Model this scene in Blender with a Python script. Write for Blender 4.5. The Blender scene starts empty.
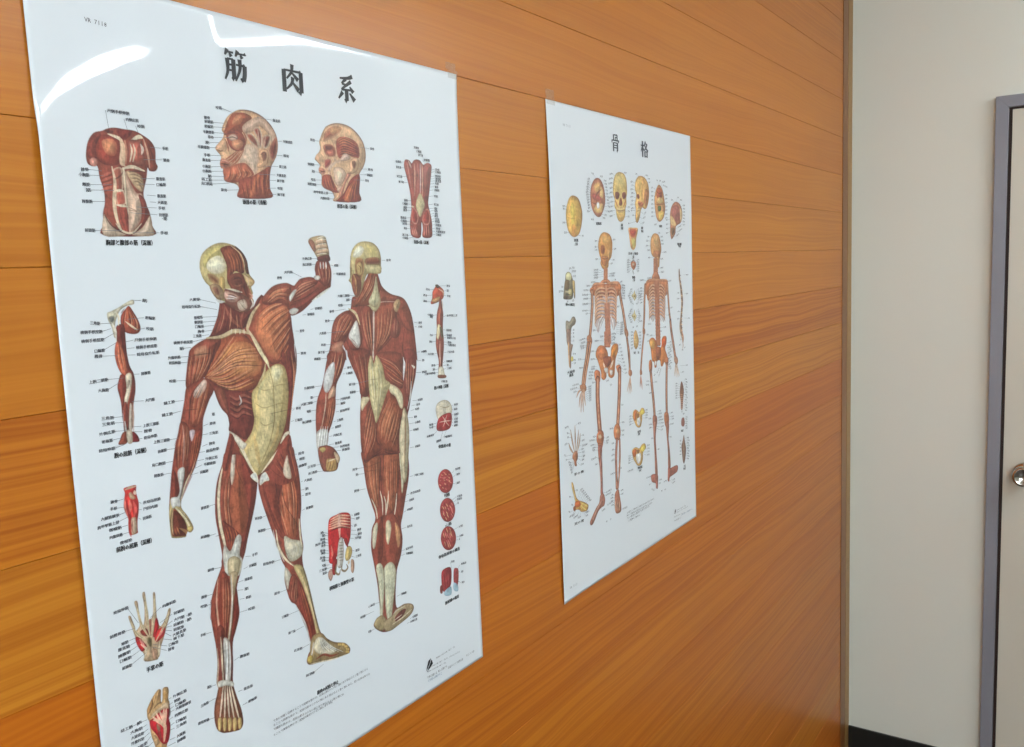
import bpy, math, random
import numpy as np
from mathutils import Vector, Matrix
random.seed(11)
rng = np.random.default_rng(5)
C = bpy.context.scene.collection
CAM_Z = 1.60                      # eye height above the floor
CAM_Y = -0.6346                   # distance from the boarded wall (plane y = 0)
XB = 2.7355                       # wall with the door
W, H = 0.4945, 0.7102              # poster sheet
POS = [(0.3359, CAM_Z + 0.2262), (1.0277, CAM_Z + 0.2251)]   # top left corner of each sheet (x, z)

CURL_S = 12.5
CURL_V = [106, 82, 66, 50, 27, 10, 7, 5]
CURL_K = [2.5, 3.0, 5.0, 5.0]
KNY, KNZ = -.466, CAM_Z - .618
LAMP_COL = (.92, .98, 1.05, 1); LAMP_E = 43.0; EXPO = -0.06
FILL_E = 47.0; FILL_COL = (.82, .95, 1.0)  # strength and tint of the added fill light for the door wall
LAMPS = [(1.84, -1.64, 1.62, 'x', 'long white ceiling lamp with two tubes nearer the door'), (-.3, -1.64, 1.42, 'x', 'long white ceiling lamp with two tubes behind the viewer')]

# ------------------------------------------------------------------ helpers
def lin(c):
    c = np.asarray(c, float) / 255.0
    return np.where(c <= 0.04045, c / 12.92, ((c + 0.055) / 1.055) ** 2.4)
def col(r, g, b): return tuple(lin((r, g, b))) + (1.0,)
def mesh_np(name, co, quads=None, faces=None, smooth=True):
    me = bpy.data.meshes.new(name)
    if quads is not None:
        n = len(quads)
        me.vertices.add(len(co)); me.vertices.foreach_set('co', np.asarray(co, np.float32).ravel())
        k = quads.shape[1]
        me.loops.add(n * k); me.loops.foreach_set('vertex_index', quads.astype(np.int32).ravel())
        me.polygons.add(n); me.polygons.foreach_set('loop_start', (np.arange(n) * k).astype(np.int32))
        me.update(calc_edges=True)
    else:
        me.from_pydata([tuple(c) for c in co], [], faces); me.update()
    if smooth: me.polygons.foreach_set('use_smooth', np.ones(len(me.polygons), bool))
    return me
def link(name, me, mat=None, parent=None):
    o = bpy.data.objects.new(name, me); C.objects.link(o)
    if mat: me.materials.append(mat)
    if parent is not None: o.parent = parent
    return o
class MB:
    def __init__(s): s.v, s.f = [], []
    def box(s, a, b):
        x0, y0, z0 = a; x1, y1, z1 = b; n = len(s.v)
        s.v += [(x0,y0,z0),(x1,y0,z0),(x1,y1,z0),(x0,y1,z0),(x0,y0,z1),(x1,y0,z1),(x1,y1,z1),(x0,y1,z1)]
        s.f += [tuple(n+i for i in q) for q in ((0,3,2,1),(4,5,6,7),(0,1,5,4),(1,2,6,5),(2,3,7,6),(3,0,4,7))]; return s
    def lathe(s, prof, axis_o, n=40):      # profile (distance out from the wall, radius), axis towards -x
        b = len(s.v)
        for d, r in prof:
            for i in range(n):
                a = 2*math.pi*i/n; s.v.append((axis_o[0]-d, axis_o[1]+r*math.cos(a), axis_o[2]+r*math.sin(a)))
        for j in range(len(prof)-1):
            for i in range(n):
                k = (i+1) % n; s.f.append((b+j*n+i, b+j*n+k, b+(j+1)*n+k, b+(j+1)*n+i))
        s.f.append(tuple(b+i for i in range(n))[::-1]); s.f.append(tuple(b+(len(prof)-1)*n+i for i in range(n))); return s
    def build(s, name, mat, parent=None, bevel=0, smooth=False):
        me = bpy.data.meshes.new(name); me.from_pydata(s.v, [], s.f); me.update()
        import bmesh
        bm = bmesh.new(); bm.from_mesh(me); bmesh.ops.recalc_face_normals(bm, faces=bm.faces[:])
        if bevel: bmesh.ops.bevel(bm, geom=bm.edges[:], offset=bevel, segments=2, affect='EDGES', profile=.6)
        bm.to_mesh(me); bm.free()
        if smooth: me.polygons.foreach_set('use_smooth', np.ones(len(me.polygons), bool))
        return link(name, me, mat, parent)
def tag(o, label=None, cat=None, group=None, kind=None):
    if label: o['label'] = label
    if cat: o['category'] = cat
    if group: o['group'] = group
    if kind: o['kind'] = kind
    return o
def empty(name, loc):
    o = bpy.data.objects.new(name, None); C.objects.link(o); o.location = loc; o.empty_display_size = .05; return o

# ------------------------------------------------------------------ materials
def new_mat(name):
    m = bpy.data.materials.new(name); m.use_nodes = True
    nt = m.node_tree; return m, nt, nt.nodes['Principled BSDF']
def simple(name, c, rough=.5, metal=0, spec=.5, bump=0, bscale=200, var=.0):
    m, nt, b = new_mat(name)
    b.inputs['Roughness'].default_value = rough; b.inputs['Metallic'].default_value = metal
    b.inputs['Specular IOR Level'].default_value = spec
    tc = nt.nodes.new('ShaderNodeTexCoord'); nz = nt.nodes.new('ShaderNodeTexNoise')
    nz.inputs['Scale'].default_value = bscale; nz.inputs['Detail'].default_value = 4
    nt.links.new(tc.outputs['Object'], nz.inputs['Vector'])
    mx = nt.nodes.new('ShaderNodeMix'); mx.data_type = 'RGBA'
    mx.inputs['A'].default_value = tuple(x*(1-var) for x in c[:3])+(1,); mx.inputs['B'].default_value = tuple(min(1,x*(1+var)) for x in c[:3])+(1,)
    nt.links.new(nz.outputs['Fac'], mx.inputs['Factor']); nt.links.new(mx.outputs['Result'], b.inputs['Base Color'])
    if bump:
        bp = nt.nodes.new('ShaderNodeBump'); bp.inputs['Strength'].default_value = bump; bp.inputs['Distance'].default_value = .001
        nt.links.new(nz.outputs['Fac'], bp.inputs['Height']); nt.links.new(bp.outputs['Normal'], b.inputs['Normal'])
    return m

PITCH, Z0 = 0.10533, CAM_Z + 0.0148
def wood_mat():
    m, nt, b = new_mat('varnished_cedar'); N = nt.nodes; L = nt.links.new
    def node(t, **k):
        n = N.new(t)
        for a, v in k.items(): setattr(n, a, v)
        return n
    def math_(op, a, bb=None, c=None):
        n = node('ShaderNodeMath', operation=op)
        for i, v in enumerate((a, bb, c)):
            if v is None: continue
            if isinstance(v, (int, float)): n.inputs[i].default_value = v
            else: L(v, n.inputs[i])
        return n.outputs[0]
    tc = node('ShaderNodeTexCoord'); sp = node('ShaderNodeSeparateXYZ'); L(tc.outputs['Object'], sp.inputs[0])
    X, Z = sp.outputs['X'], sp.outputs['Z']
    at = node('ShaderNodeAttribute', attribute_name='board'); ats = node('ShaderNodeSeparateColor'); L(at.outputs['Color'], ats.inputs[0])
    seed, coarse, hue = ats.outputs[0], ats.outputs[1], ats.outputs[2]
    off = math_('MULTIPLY', seed, 37.0)
    cb = node('ShaderNodeCombineXYZ')
    L(math_('ADD', math_('MULTIPLY', X, 1.0), off), cb.inputs[0]); L(math_('ADD', Z, 0), cb.inputs[2]); L(off, cb.inputs[1])
    # slow wander of the grain
    mp0 = node('ShaderNodeMapping'); mp0.inputs['Scale'].default_value = (1.1, 1, 5); L(cb.outputs[0], mp0.inputs[0])
    n0 = node('ShaderNodeTexNoise'); n0.inputs['Scale'].default_value = 1.6; n0.inputs['Detail'].default_value = 2; L(mp0.outputs[0], n0.inputs['Vector'])
    # growth rings : bands across z, bent by the wander
    zz = math_('ADD', math_('MULTIPLY', Z, 1.0), math_('MULTIPLY', math_('SUBTRACT', n0.outputs['Fac'], .5), .05))
    cz = node('ShaderNodeCombineXYZ'); L(math_('MULTIPLY', X, .35), cz.inputs[0]); L(math_('MULTIPLY', zz, 200.0), cz.inputs[2]); L(off, cz.inputs[1])
    n1 = node('ShaderNodeTexNoise'); n1.inputs['Scale'].default_value = 1.0; n1.inputs['Detail'].default_value = 2.5; n1.inputs['Roughness'].default_value = .55; L(cz.outputs[0], n1.inputs['Vector'])
    cf = node('ShaderNodeCombineXYZ'); L(math_('MULTIPLY', X, 3.0), cf.inputs[0]); L(math_('MULTIPLY', zz, 520.0), cf.inputs[2]); L(off, cf.inputs[1])
    n2 = node('ShaderNodeTexNoise'); n2.inputs['Scale'].default_value = 1.0; n2.inputs['Detail'].default_value = 3; L(cf.outputs[0], n2.inputs['Vector'])
    # broad tone patches along the board
    cp = node('ShaderNodeCombineXYZ'); L(math_('MULTIPLY', X, 2.0), cp.inputs[0]); L(math_('MULTIPLY', Z, 22.0), cp.inputs[2]); L(off, cp.inputs[1])
    n3 = node('ShaderNodeTexNoise'); n3.inputs['Scale'].default_value = 1.0; n3.inputs['Detail'].default_value = 3; L(cp.outputs[0], n3.inputs['Vector'])
    cr = node('ShaderNodeValToRGB'); cr.color_ramp.elements[0].position = .36; cr.color_ramp.elements[0].color = (0,0,0,1); cr.color_ramp.elements[1].position = .62; cr.color_ramp.elements[1].color = (1,1,1,1)
    L(n1.outputs['Fac'], cr.inputs[0])
    mixb = node('ShaderNodeMix', data_type='RGBA'); mixb.inputs['A'].default_value = WOOD_A; mixb.inputs['B'].default_value = WOOD_B; L(hue, mixb.inputs['Factor'])
    dark = node('ShaderNodeMix', data_type='RGBA', blend_type='MULTIPLY'); dark.inputs['B'].default_value = (.70, .55, .38, 1); L(mixb.outputs['Result'], dark.inputs['A'])
    L(math_('MULTIPLY', math_('SUBTRACT', 1.0, cr.outputs[0]), math_('ADD', math_('MULTIPLY', coarse, .85), .10)), dark.inputs['Factor'])
    d2 = node('ShaderNodeMix', data_type='RGBA', blend_type='MULTIPLY'); d2.inputs['B'].default_value = (.80, .68, .56, 1); L(dark.outputs['Result'], d2.inputs['A'])
    L(math_('MULTIPLY', math_('SUBTRACT', n2.outputs['Fac'], .2), 1.0), d2.inputs['Factor'])
    d3 = node('ShaderNodeMix', data_type='RGBA', blend_type='MULTIPLY'); d3.inputs['B'].default_value = (.78, .66, .52, 1); L(d2.outputs['Result'], d3.inputs['A'])
    L(math_('MULTIPLY', n3.outputs['Fac'], .9), d3.inputs['Factor'])
    L(d3.outputs['Result'], b.inputs['Base Color'])
    b.inputs['Roughness'].default_value = .5
    b.inputs['Specular IOR Level'].default_value = .2
    b.inputs['Coat Weight'].default_value = .4; b.inputs['Coat Roughness'].default_value = .26
    bp = node('ShaderNodeBump'); bp.inputs['Strength'].default_value = .08; bp.inputs['Distance'].default_value = .0006
    L(n1.outputs['Fac'], bp.inputs['Height']); L(bp.outputs['Normal'], b.inputs['Normal']); L(bp.outputs['Normal'], b.inputs['Coat Normal'])
    return m
WOOD_A = col(200, 137, 41); WOOD_B = col(185, 96, 10)
WOOD = wood_mat()

PAPER_C = np.array((222., 228., 233.))
def print_mat(name, c=None):
    m, nt, b = new_mat(name)
    if c is None:
        a = nt.nodes.new('ShaderNodeAttribute'); a.attribute_name = 'ink'; nt.links.new(a.outputs['Color'], b.inputs['Base Color'])
    else: b.inputs['Base Color'].default_value = c
    b.inputs['Roughness'].default_value = .5; b.inputs['Specular IOR Level'].default_value = .4
    b.inputs['Coat Weight'].default_value = .8; b.inputs['Coat Roughness'].default_value = .045
    return m
PAPER = print_mat('glossy_paper', tuple(lin(PAPER_C)) + (1,))
INK = print_mat('printed_ink')
BLACK = print_mat('black_ink', col(34, 36, 42)); GREY = print_mat('grey_ink', col(72, 74, 84)); BLUE = print_mat('blue_ink', col(70, 110, 150)); FAINT = print_mat('faint_ink', col(140, 146, 156))
LINE = print_mat('leader_line_ink', col(100, 104, 112))

# ------------------------------------------------------------------ sheet shape
def bump1(t, c, w): return np.exp(-((t - c) / w) ** 2)
def lift(k, u, v):
    """distance of the sheet from the wall (m); u, v in mm from its top left corner"""
    u = np.asarray(u, float); v = np.asarray(v, float)
    if k == 0:
        y = 0.0012 + 0.0006 * np.exp(-np.clip(u, 0, None) / 22.)
        return y + CURL(u, v)
    return 0.0012 + 0.0018 * np.exp(-np.clip(u, 0, None) / 30.) * (1 - bump1(v, 0, 60.)) + .0003 * np.sin(v / 95.) ** 2
_CU, _CV = np.linspace(0, 495, 100), np.linspace(0, 711, 712)
def _curl_table():
    # slope of the sheet: its top edge curls back, along a line that drops towards the left side
    vc = np.interp(_CU, [0, 22, 47, 80, 165, 257, 325, 495], CURL_V)[:, None]; V = _CV[None, :]
    need = lambda v: -.0068 + 1.093e-3 * v
    K = np.interp(_CU, [0, 60, 165, 495], CURL_K)[:, None]; D = .03
    up = need(V) + D * (1 - np.exp(-np.clip(vc - V, 0, None) * K / 1000. / D))
    m = -.022 * np.exp(-np.clip(V - vc, 0, None) / 45.)
    dn = m + (need(vc) + .022) * np.exp(-np.clip(V - vc, 0, None) / 1000. * K / (need(vc) + .022))
    P = need(vc) * np.interp(_CU, [0, 60, 82, 115], [1.10, 1.08, .97, .6])[:, None]
    w = np.clip((_CU[:, None] - 146) / 16., 0, 1); w = w * w * (3 - 2 * w)
    a = np.where(V < vc, up, dn) * w + (1 - w) * (P * np.exp(-((V - vc) / CURL_S) ** 2) - .03 * np.exp(-(V / 28.) ** 2)); h = np.cumsum(a, 1) / 1000.; h -= h[:, :1]
    h = h * np.exp(-np.clip(V - vc - 15, 0, None) / 150.) + .0012 * np.exp(-V / 60.) * (np.clip(_CU, 0, 400)[:, None] / 400.)
    return np.maximum(h + .0008 * np.exp(-_CU / 120.)[:, None], -.0007)
_CT = _curl_table()
def CURL(u, v):
    u = np.clip(np.asarray(u, float), 0, 494.9) / 5.; v = np.clip(np.asarray(v, float), 0, 710.9)
    i, j = np.floor(u).astype(int), np.floor(v).astype(int); a, b = u - i, v - j
    return (_CT[i, j]*(1-b)+_CT[i, j+1]*b)*(1-a)+(_CT[i+1, j]*(1-b)+_CT[i+1, j+1]*b)*a
def place(k, u, v, d=0.0):
    """poster mm -> world"""
    x0, z0 = POS[k]
    return np.stack([x0 + np.asarray(u) / 1000., -(lift(k, u, v) + d), z0 - np.asarray(v) / 1000.], -1)

# ------------------------------------------------------------------ painter for the printed pictures
def smooth_closed(P, n=4):
    P = np.asarray(P); a, b, c, d = np.roll(P, 1, 0), P, np.roll(P, -1, 0), np.roll(P, -2, 0); out = []
    for i in range(n):
        t = i / n; out.append(.5 * ((2*b) + (c-a)*t + (2*a-5*b+4*c-d)*t*t + (3*b-a-3*c+d)*t**3))
    return np.stack(out, 1).reshape(-1, 2)
def smooth_open(P, n=5):
    P = np.asarray(P, float)
    if len(P) == 2: return P[0] + (P[1]-P[0]) * np.linspace(0, 1, 3)[:, None]
    Q = np.vstack([2*P[0]-P[1], P, 2*P[-1]-P[-2]]); out = []
    for j in range(1, len(Q)-2):
        a, b, c, d = Q[j-1:j+3]
        for i in range(n):
            t = i / n; out.append(.5 * ((2*b) + (c-a)*t + (2*a-5*b+4*c-d)*t*t + (3*b-a-3*c+d)*t**3))
    out.append(P[-1]); return np.array(out)
def sstep(x): x = np.clip(x, 0, 1); return x*x*(3-2*x)
class Paint:
    def __init__(s, lo, hi, g):
        s.lo = np.array(lo); s.g = g; s.nx = int((hi[0]-lo[0])/g)+2; s.ny = int((hi[1]-lo[1])/g)+2
        s.rgb = np.tile(lin(PAPER_C), (s.ny, s.nx, 1)); s.al = np.zeros((s.ny, s.nx)); s.clip = None
    def win(s, P, m):
        a = np.floor((P.min(0)-m-s.lo)/s.g).astype(int); b = np.ceil((P.max(0)+m-s.lo)/s.g).astype(int)+1
        x0, y0 = max(0, a[0]), max(0, a[1]); x1, y1 = min(s.nx, b[0]), min(s.ny, b[1])
        if x1 <= x0 or y1 <= y0: return None
        X = s.lo[0]+s.g*np.arange(x0, x1); Y = s.lo[1]+s.g*np.arange(y0, y1)
        return (slice(y0, y1), slice(x0, x1)), X[None, :], Y[:, None]
    def over(s, sl, c, a):
        s.rgb[sl] = s.rgb[sl]*(1-a[..., None]) + c*a[..., None]; s.al[sl] = 1-(1-s.al[sl])*(1-a)
    def fill(s, P, c, e, ew, alpha):
        P = smooth_closed(P); w = s.win(P, s.g*2)
        if w is None: return
        sl, X, Y = w; sh = (Y.shape[0], X.shape[1]); d2 = np.full(sh, 1e9); ins = np.zeros(sh, bool)
        Q = np.roll(P, -1, 0)
        for (ax, ay), (bx, by) in zip(P, Q):
            ex, ey = bx-ax, by-ay; L = ex*ex+ey*ey+1e-12
            px, py = X-ax, Y-ay; t = np.clip((px*ex+py*ey)/L, 0, 1)
            d2 = np.minimum(d2, (px-t*ex)**2+(py-t*ey)**2)
            if ay != by: ins ^= ((ay > Y) != (by > Y)) & (X < ex*(Y-ay)/ey+ax)
        d = np.sqrt(d2)*np.where(ins, 1, -1); cov = np.clip(d/s.g+.5, 0, 1)*alpha
        gy, gx = np.gradient(d); lit = np.clip((gx*.85+gy*.5)/s.g, -1, 1)
        k = sstep((d+.35*ew)/(1.25*ew)); k = 1-(1-k)*(1-.5*np.clip(lit, 0, 1)); k = k[..., None]; cc = e*(1-k)+c*k
        cc = cc*(1+(.42 if c.mean() < .4 else .2)*lit*np.exp(-((d/ew-1.0)/.9)**2)*min(1, ew/3.))[..., None]
        s.rgb[sl] = s.rgb[sl]*(1-cov[..., None])+cc*cov[..., None]; s.al[sl] = 1-(1-s.al[sl])*(1-cov)
        if alpha == 1: s.clip = np.zeros_like(s.al); s.clip[sl] = np.clip(d/s.g+.5, 0, 1)
    def stroke(s, P, w, c, alpha, flat=0, clip=False, sm=True):
        P = smooth_open(P) if sm else P; n = len(P)-1; wn = s.win(P, w/2+s.g*2)
        if wn is None: return
        sl, X, Y = wn; cov = np.zeros((Y.shape[0], X.shape[1]))
        for i in range(n):
            (ax, ay), (bx, by) = P[i], P[i+1]; ex, ey = bx-ax, by-ay; L = ex*ex+ey*ey+1e-12
            px, py = X-ax, Y-ay; t = np.clip((px*ex+py*ey)/L, 0, 1); d = np.sqrt((px-t*ex)**2+(py-t*ey)**2)
            tt = (i+t)/n; r = w/2*(1 if flat else (.3+.7*np.sin(np.pi*tt)))
            r2 = np.maximum(r, s.g*.5); cov = np.maximum(cov, np.clip((r2-d)/s.g+.5, 0, 1)*np.minimum(1, r/r2))
        cov *= alpha
        if clip and s.clip is not None: cov *= s.clip[sl]
        s.over(sl, c, cov)
    def tooth(s, r):
        """fine brush texture of the printed painting"""
        n = np.random.default_rng(r).normal(size=s.al.shape)
        def blur(a, k, ax):
            q = np.ones(k)/k; return np.apply_along_axis(lambda m_: np.convolve(m_, q, 'same'), ax, a)
        a = blur(blur(n, 3, 1), 5, 0); a /= a.std()+1e-9; b = blur(blur(np.random.default_rng(r+1).normal(size=s.al.shape), 13, 1), 15, 0); b /= b.std()+1e-9
        s.rgb *= (1+(.10*a+.12*b)*s.al)[..., None].clip(.55, 1.5)
    def mesh(s, k, name, d):
        keep = s.al > .03; q = keep[:-1, :-1] | keep[1:, :-1] | keep[:-1, 1:] | keep[1:, 1:]
        iy, ix = np.nonzero(q); used = np.zeros(s.al.shape, bool)
        for a, b in ((0,0),(1,0),(1,1),(0,1)): used[iy+a, ix+b] = True
        idx = np.full(s.al.shape, -1, np.int64); uy, ux = np.nonzero(used); idx[uy, ux] = np.arange(len(uy))
        co = place(k, s.lo[0]+s.g*ux, s.lo[1]+s.g*uy, d)
        quads = np.stack([idx[iy, ix], idx[iy+1, ix], idx[iy+1, ix+1], idx[iy, ix+1]], 1)
        me = mesh_np(name, co, quads)
        at = me.color_attributes.new('ink', 'FLOAT_COLOR', 'POINT')
        at.data.foreach_set('color', np.concatenate([s.rgb[uy, ux], np.ones((len(uy), 1))], 1).astype(np.float32).ravel())
        return me
INKMUL = 1.0
def ink_colour(i):
    c = np.array(PAL[i], float)
    if SATUR < .9:      # the muscle chart is printed in deeper reds and ochres
        if c[0]-c[2] > 60 and c[0] < 192: c = c*.86
        elif c[0] > 195 and c[1] > 178 and c[2] < 160: c = c*(.95, .91, .96)
    y = c @ (.3, .59, .11)
    return lin((c*SATUR + y*(1-SATUR))*.97)
def pts(a): return np.array(a, float).reshape(-1, 2) / 10.

# ------------------------------------------------------------------ lettering
POOL = {1: '筋', 2: '咬筋 頬筋 胸骨 鎖骨 脛骨 腓骨 頭骨 手根'.split(), 3: '大胸筋 小胸筋 三角筋 僧帽筋 広背筋 前鋸筋 腹直筋 大殿筋 縫工筋 腓腹筋 棘下筋 大円筋 側頭筋 前頭筋 眼輪筋 口輪筋'.split(),
 4: '外腹斜筋 内腹斜筋 大腿直筋 半腱様筋 烏口腕筋 円回内筋 総指伸筋 前脛骨筋 外側広筋 内側広筋'.split(), 5: '上腕二頭筋 上腕三頭筋 大腿二頭筋 胸鎖乳突筋 長母指屈筋 腕橈骨筋膜 大腿筋膜張'.split(),
 6: '橈側手根屈筋 尺側手根伸筋 短母指外転筋 肩甲挙筋上部'.split(), 7: '長橈側手根伸筋 上腕三頭筋長頭 上腕二頭筋短頭'.split(), 8: '上腕三頭筋外側頭 胸鎖乳突筋胸骨頭'.split()}
POOL2 = {1: '骨', 2: '鎖骨 肋骨 胸骨 橈骨 尺骨 脛骨 腓骨 寛骨 踵骨 距骨'.split(), 3: '肩甲骨 上腕骨 大腿骨 膝蓋骨 頭頂骨 前頭骨 側頭骨'.split(), 4: '中手骨体 恥骨結合 坐骨結節'.split()}
LONG = '筋は腱によって骨に付着し収縮することで関節を動かす。起始は動きの少ない側にあり停止はよく動く側にある。筋の名称は形や位置および働きによって決まる。'
LONG2 = '骨格は体を支え内臓を保護する。骨は関節によって互いに連結し筋の働きで動く。'
LATIN = 'Human anatomy wall chart, edited and printed for classroom use.'
texts = []            # (poster, key, string, x0, y0, x1, y1, size)
need = set()
def glyphs(chars, bold):
    out = {}; tmp = []
    for ch in sorted(chars):
        cu = bpy.data.curves.new('glyph', 'FONT'); cu.body = ch; cu.size = 1; cu.resolution_u = 1; cu.fill_mode = 'FRONT'
        o = bpy.data.objects.new('glyph', cu); C.objects.link(o); tmp.append((ch, o, cu))
    dg = bpy.context.evaluated_depsgraph_get(); dg.update()
    for ch, o, cu in tmp:
        me = bpy.data.meshes.new_from_object(o.evaluated_get(dg), depsgraph=dg)
        v = np.empty(len(me.vertices)*3, np.float32); me.vertices.foreach_get('co', v); v = v.reshape(-1, 3)[:, :2].copy()
        me.calc_loop_triangles(); t = np.empty(len(me.loop_triangles)*3, np.int32); me.loop_triangles.foreach_get('vertices', t)
        out[ch] = (v, t.reshape(-1, 3)); bpy.data.meshes.remove(me)
        bpy.data.objects.remove(o); bpy.data.curves.remove(cu)
    return out
class Ink:           # collects flat printed shapes in poster mm
    def __init__(s): s.v, s.t, s.n = [], [], 0
    def add(s, v, t):
        if len(v): s.v.append(v); s.t.append(t+s.n); s.n += len(v)
    def line(s, a, b, w):
        a, b = np.array(a, float), np.array(b, float); d = b-a; L = np.hypot(*d)
        if L < .01: return
        n = np.array([-d[1], d[0]])/L*w/2; k = max(1, int(L/12)); P = a+(b-a)*np.linspace(0, 1, k+1)[:, None]
        v = np.vstack([P+n, P-n]); t = []
        for i in range(k): t += [(i, i+1, k+2+i), (i, k+2+i, k+1+i)]
        s.add(v, np.array(t))
    def poly(s, P): P = np.array(P, float); s.add(P, np.array([(0, i, i+1) for i in range(1, len(P)-1)]))
    def text(s, string, a, b, h, G, heavy=0):
        for q in range(heavy): s.text(string, (a[0]+.16*(q+1), a[1]+.08*(q+1)), (b[0]+.16*(q+1), b[1]+.08*(q+1)), h, G)
        """fit string between a and b (mm), centred vertically on the segment, glyph height h"""
        a, b = np.array(a, float), np.array(b, float); d = b-a; L = max(np.hypot(*d), .5); d = d/L; up = np.array([d[1], -d[0]])
        n = len(string); adv = [1.0 if ord(c) > 0x2000 else .58 for c in string]; T = sum(adv); cell = L/T; x = 0
        for ch, w in zip(string, adv):
            if ch in G and len(G[ch][0]):
                v, t = G[ch]; cjk = ord(ch) > 0x2000
                gx = v[:, 0]*cell*.94/GEM
                gy = (v[:, 1]-(GMID if cjk else .36))*h/GEM
                P = a+d*(x*cell+gx)[:, None]+up*gy[:, None]; s.add(P, t)
            x += w
    def mesh(s, k, name, d):
        if not s.v: return None
        V = np.vstack(s.v); T = np.vstack(s.t); return mesh_np(name, place(k, V[:, 0], V[:, 1], d), T, smooth=False)

# title characters as brush strokes (x, y, x, y ... , width, width) in a 100 x 100 box
TITLE = {
'筋': [((22,0,12,20),8,3),((18,9,46,9),3,3),((30,12,37,23),3,8),((64,0,54,20),8,3),((60,9,96,9),3,3),((74,12,81,23),3,8),((20,30,20,70,8,99),9,3),((20,31,44,31),3,3),((44,30,44,94),9,9),((44,96,34,90),8,2),((20,49,42,49),3,3),((20,67,42,67),3,3),((54,46,90,46),3,4),((90,45,88,75,82,96),9,9),((82,97,70,88),8,2),((70,27,69,60,50,99),9,3)],
'肉': [((12,22,12,99),10,10),((12,23,90,23),3,4),((90,22,90,94),10,10),((90,97,74,92),9,2),((51,0,47,26,24,52),9,3),((48,28,76,52),3,9),((52,44,46,66,22,88),9,3),((48,60,77,88),3,10)],
'系': [((84,0,60,9,18,14),9,3),((50,13,26,32),8,3),((28,33,52,36),4,4),((76,20,24,54),8,3),((24,55,82,52),4,4),((68,40,86,60),3,10),((51,55,51,94),10,10),((51,98,38,90),9,2),((30,64,8,90),9,3),((66,64,92,90),3,11)],
'骨': [((28,2,28,34),7,7),((28,3,72,3),3,4),((72,2,72,34),7,7),((49,17,49,34),5,5),((49,17,70,17),3,3),((8,35,92,35),3,4),((9,34,8,50),7,4),((92,34,84,48),8,3),((26,48,26,99),8,8),((26,49,74,49),3,3),((74,48,74,94),9,9),((74,98,62,93),8,2),((26,63,74,63),3,3),((26,77,74,77),3,3)],
'格': [((0,27,44,27),3,4),((24,0,24,99),9,9),((24,28,2,66),7,3),((26,38,42,54),3,8),((66,0,44,34),8,3),((60,15,88,15),3,3),((88,14,68,42,42,60),8,3),((54,22,74,44,100,60),3,9),((56,62,56,99),8,8),((56,63,86,63),3,3),((86,62,86,99),8,8),((56,93,86,93),3,3)]}
def title_glyph(I, ch, cx, cy, w, h):
    for p, w0, w1 in TITLE[ch]:
        P = smooth_open(np.array(p, float).reshape(-1, 2), 5); n = len(P); d = np.gradient(P, axis=0); d /= np.hypot(d[:, 0], d[:, 1])[:, None]+1e-9
        N = np.stack([-d[:, 1], d[:, 0]], 1)*(np.linspace(w0*1.75+1.5, w1*1.75+1.5, n)/2)[:, None]
        V = np.vstack([P+N, P-N])/100.-.5; V = V*np.array([w, h])+np.array([cx, cy])
        t = []
        for i in range(n-1): t += [(i, i+1, n+1+i), (i, n+1+i, n+i)]
        I.add(V, np.array(t))
        if len(p) == 4 and w0 <= 4 and abs(p[1]-p[3]) < 4 and p[2]-p[0] > 30:      # triangular stop at the end of a level stroke
            x, y = p[2], p[3]; I.poly((np.array([(x-13, y), (x-3, y-8), (x+4, y+2)])/100.-.5)*np.array([w, h])+np.array([cx, cy]))

# ------------------------------------------------------------------ posters
def sheet(k, parent):
    nx, ny = 124, 178; u = np.linspace(0, W*1000, nx); v = np.linspace(0, H*1000, ny); U, V = np.meshgrid(u, v)
    a = place(k, U.ravel(), V.ravel(), 0); b = place(k, U.ravel(), V.ravel(), -.00025); n = nx*ny
    i = np.arange(ny-1)[:, None]*nx+np.arange(nx-1)[None, :]; i = i.ravel()
    q = np.concatenate([np.stack([i, i+nx, i+nx+1, i+1], 1), np.stack([i+n, i+1+n, i+nx+1+n, i+nx+n], 1)])
    rim = list(range(nx)) + [r*nx+nx-1 for r in range(1, ny)] + [(ny-1)*nx+c for c in range(nx-2, -1, -1)] + [r*nx for r in range(ny-2, 0, -1)]
    r = np.array(rim); r2 = np.roll(r, -1); q = np.concatenate([q, np.stack([r, r2, r2+n, r+n], 1)])
    me = mesh_np('paper_sheet', np.vstack([a, b]), q, smooth=True)
    sm = np.ones(len(me.polygons), bool); sm[-len(r):] = False; me.polygons.foreach_set('use_smooth', sm)
    me.shade_smooth() if False else None
    return link('paper_sheet', me, PAPER, parent)
def pool_text(k, n, r):
    P = POOL if k == 0 else POOL2; n = max(1, min(n, max(P))); 
    return P[n] if isinstance(P[n], str) else r.choice(P[n])
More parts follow.
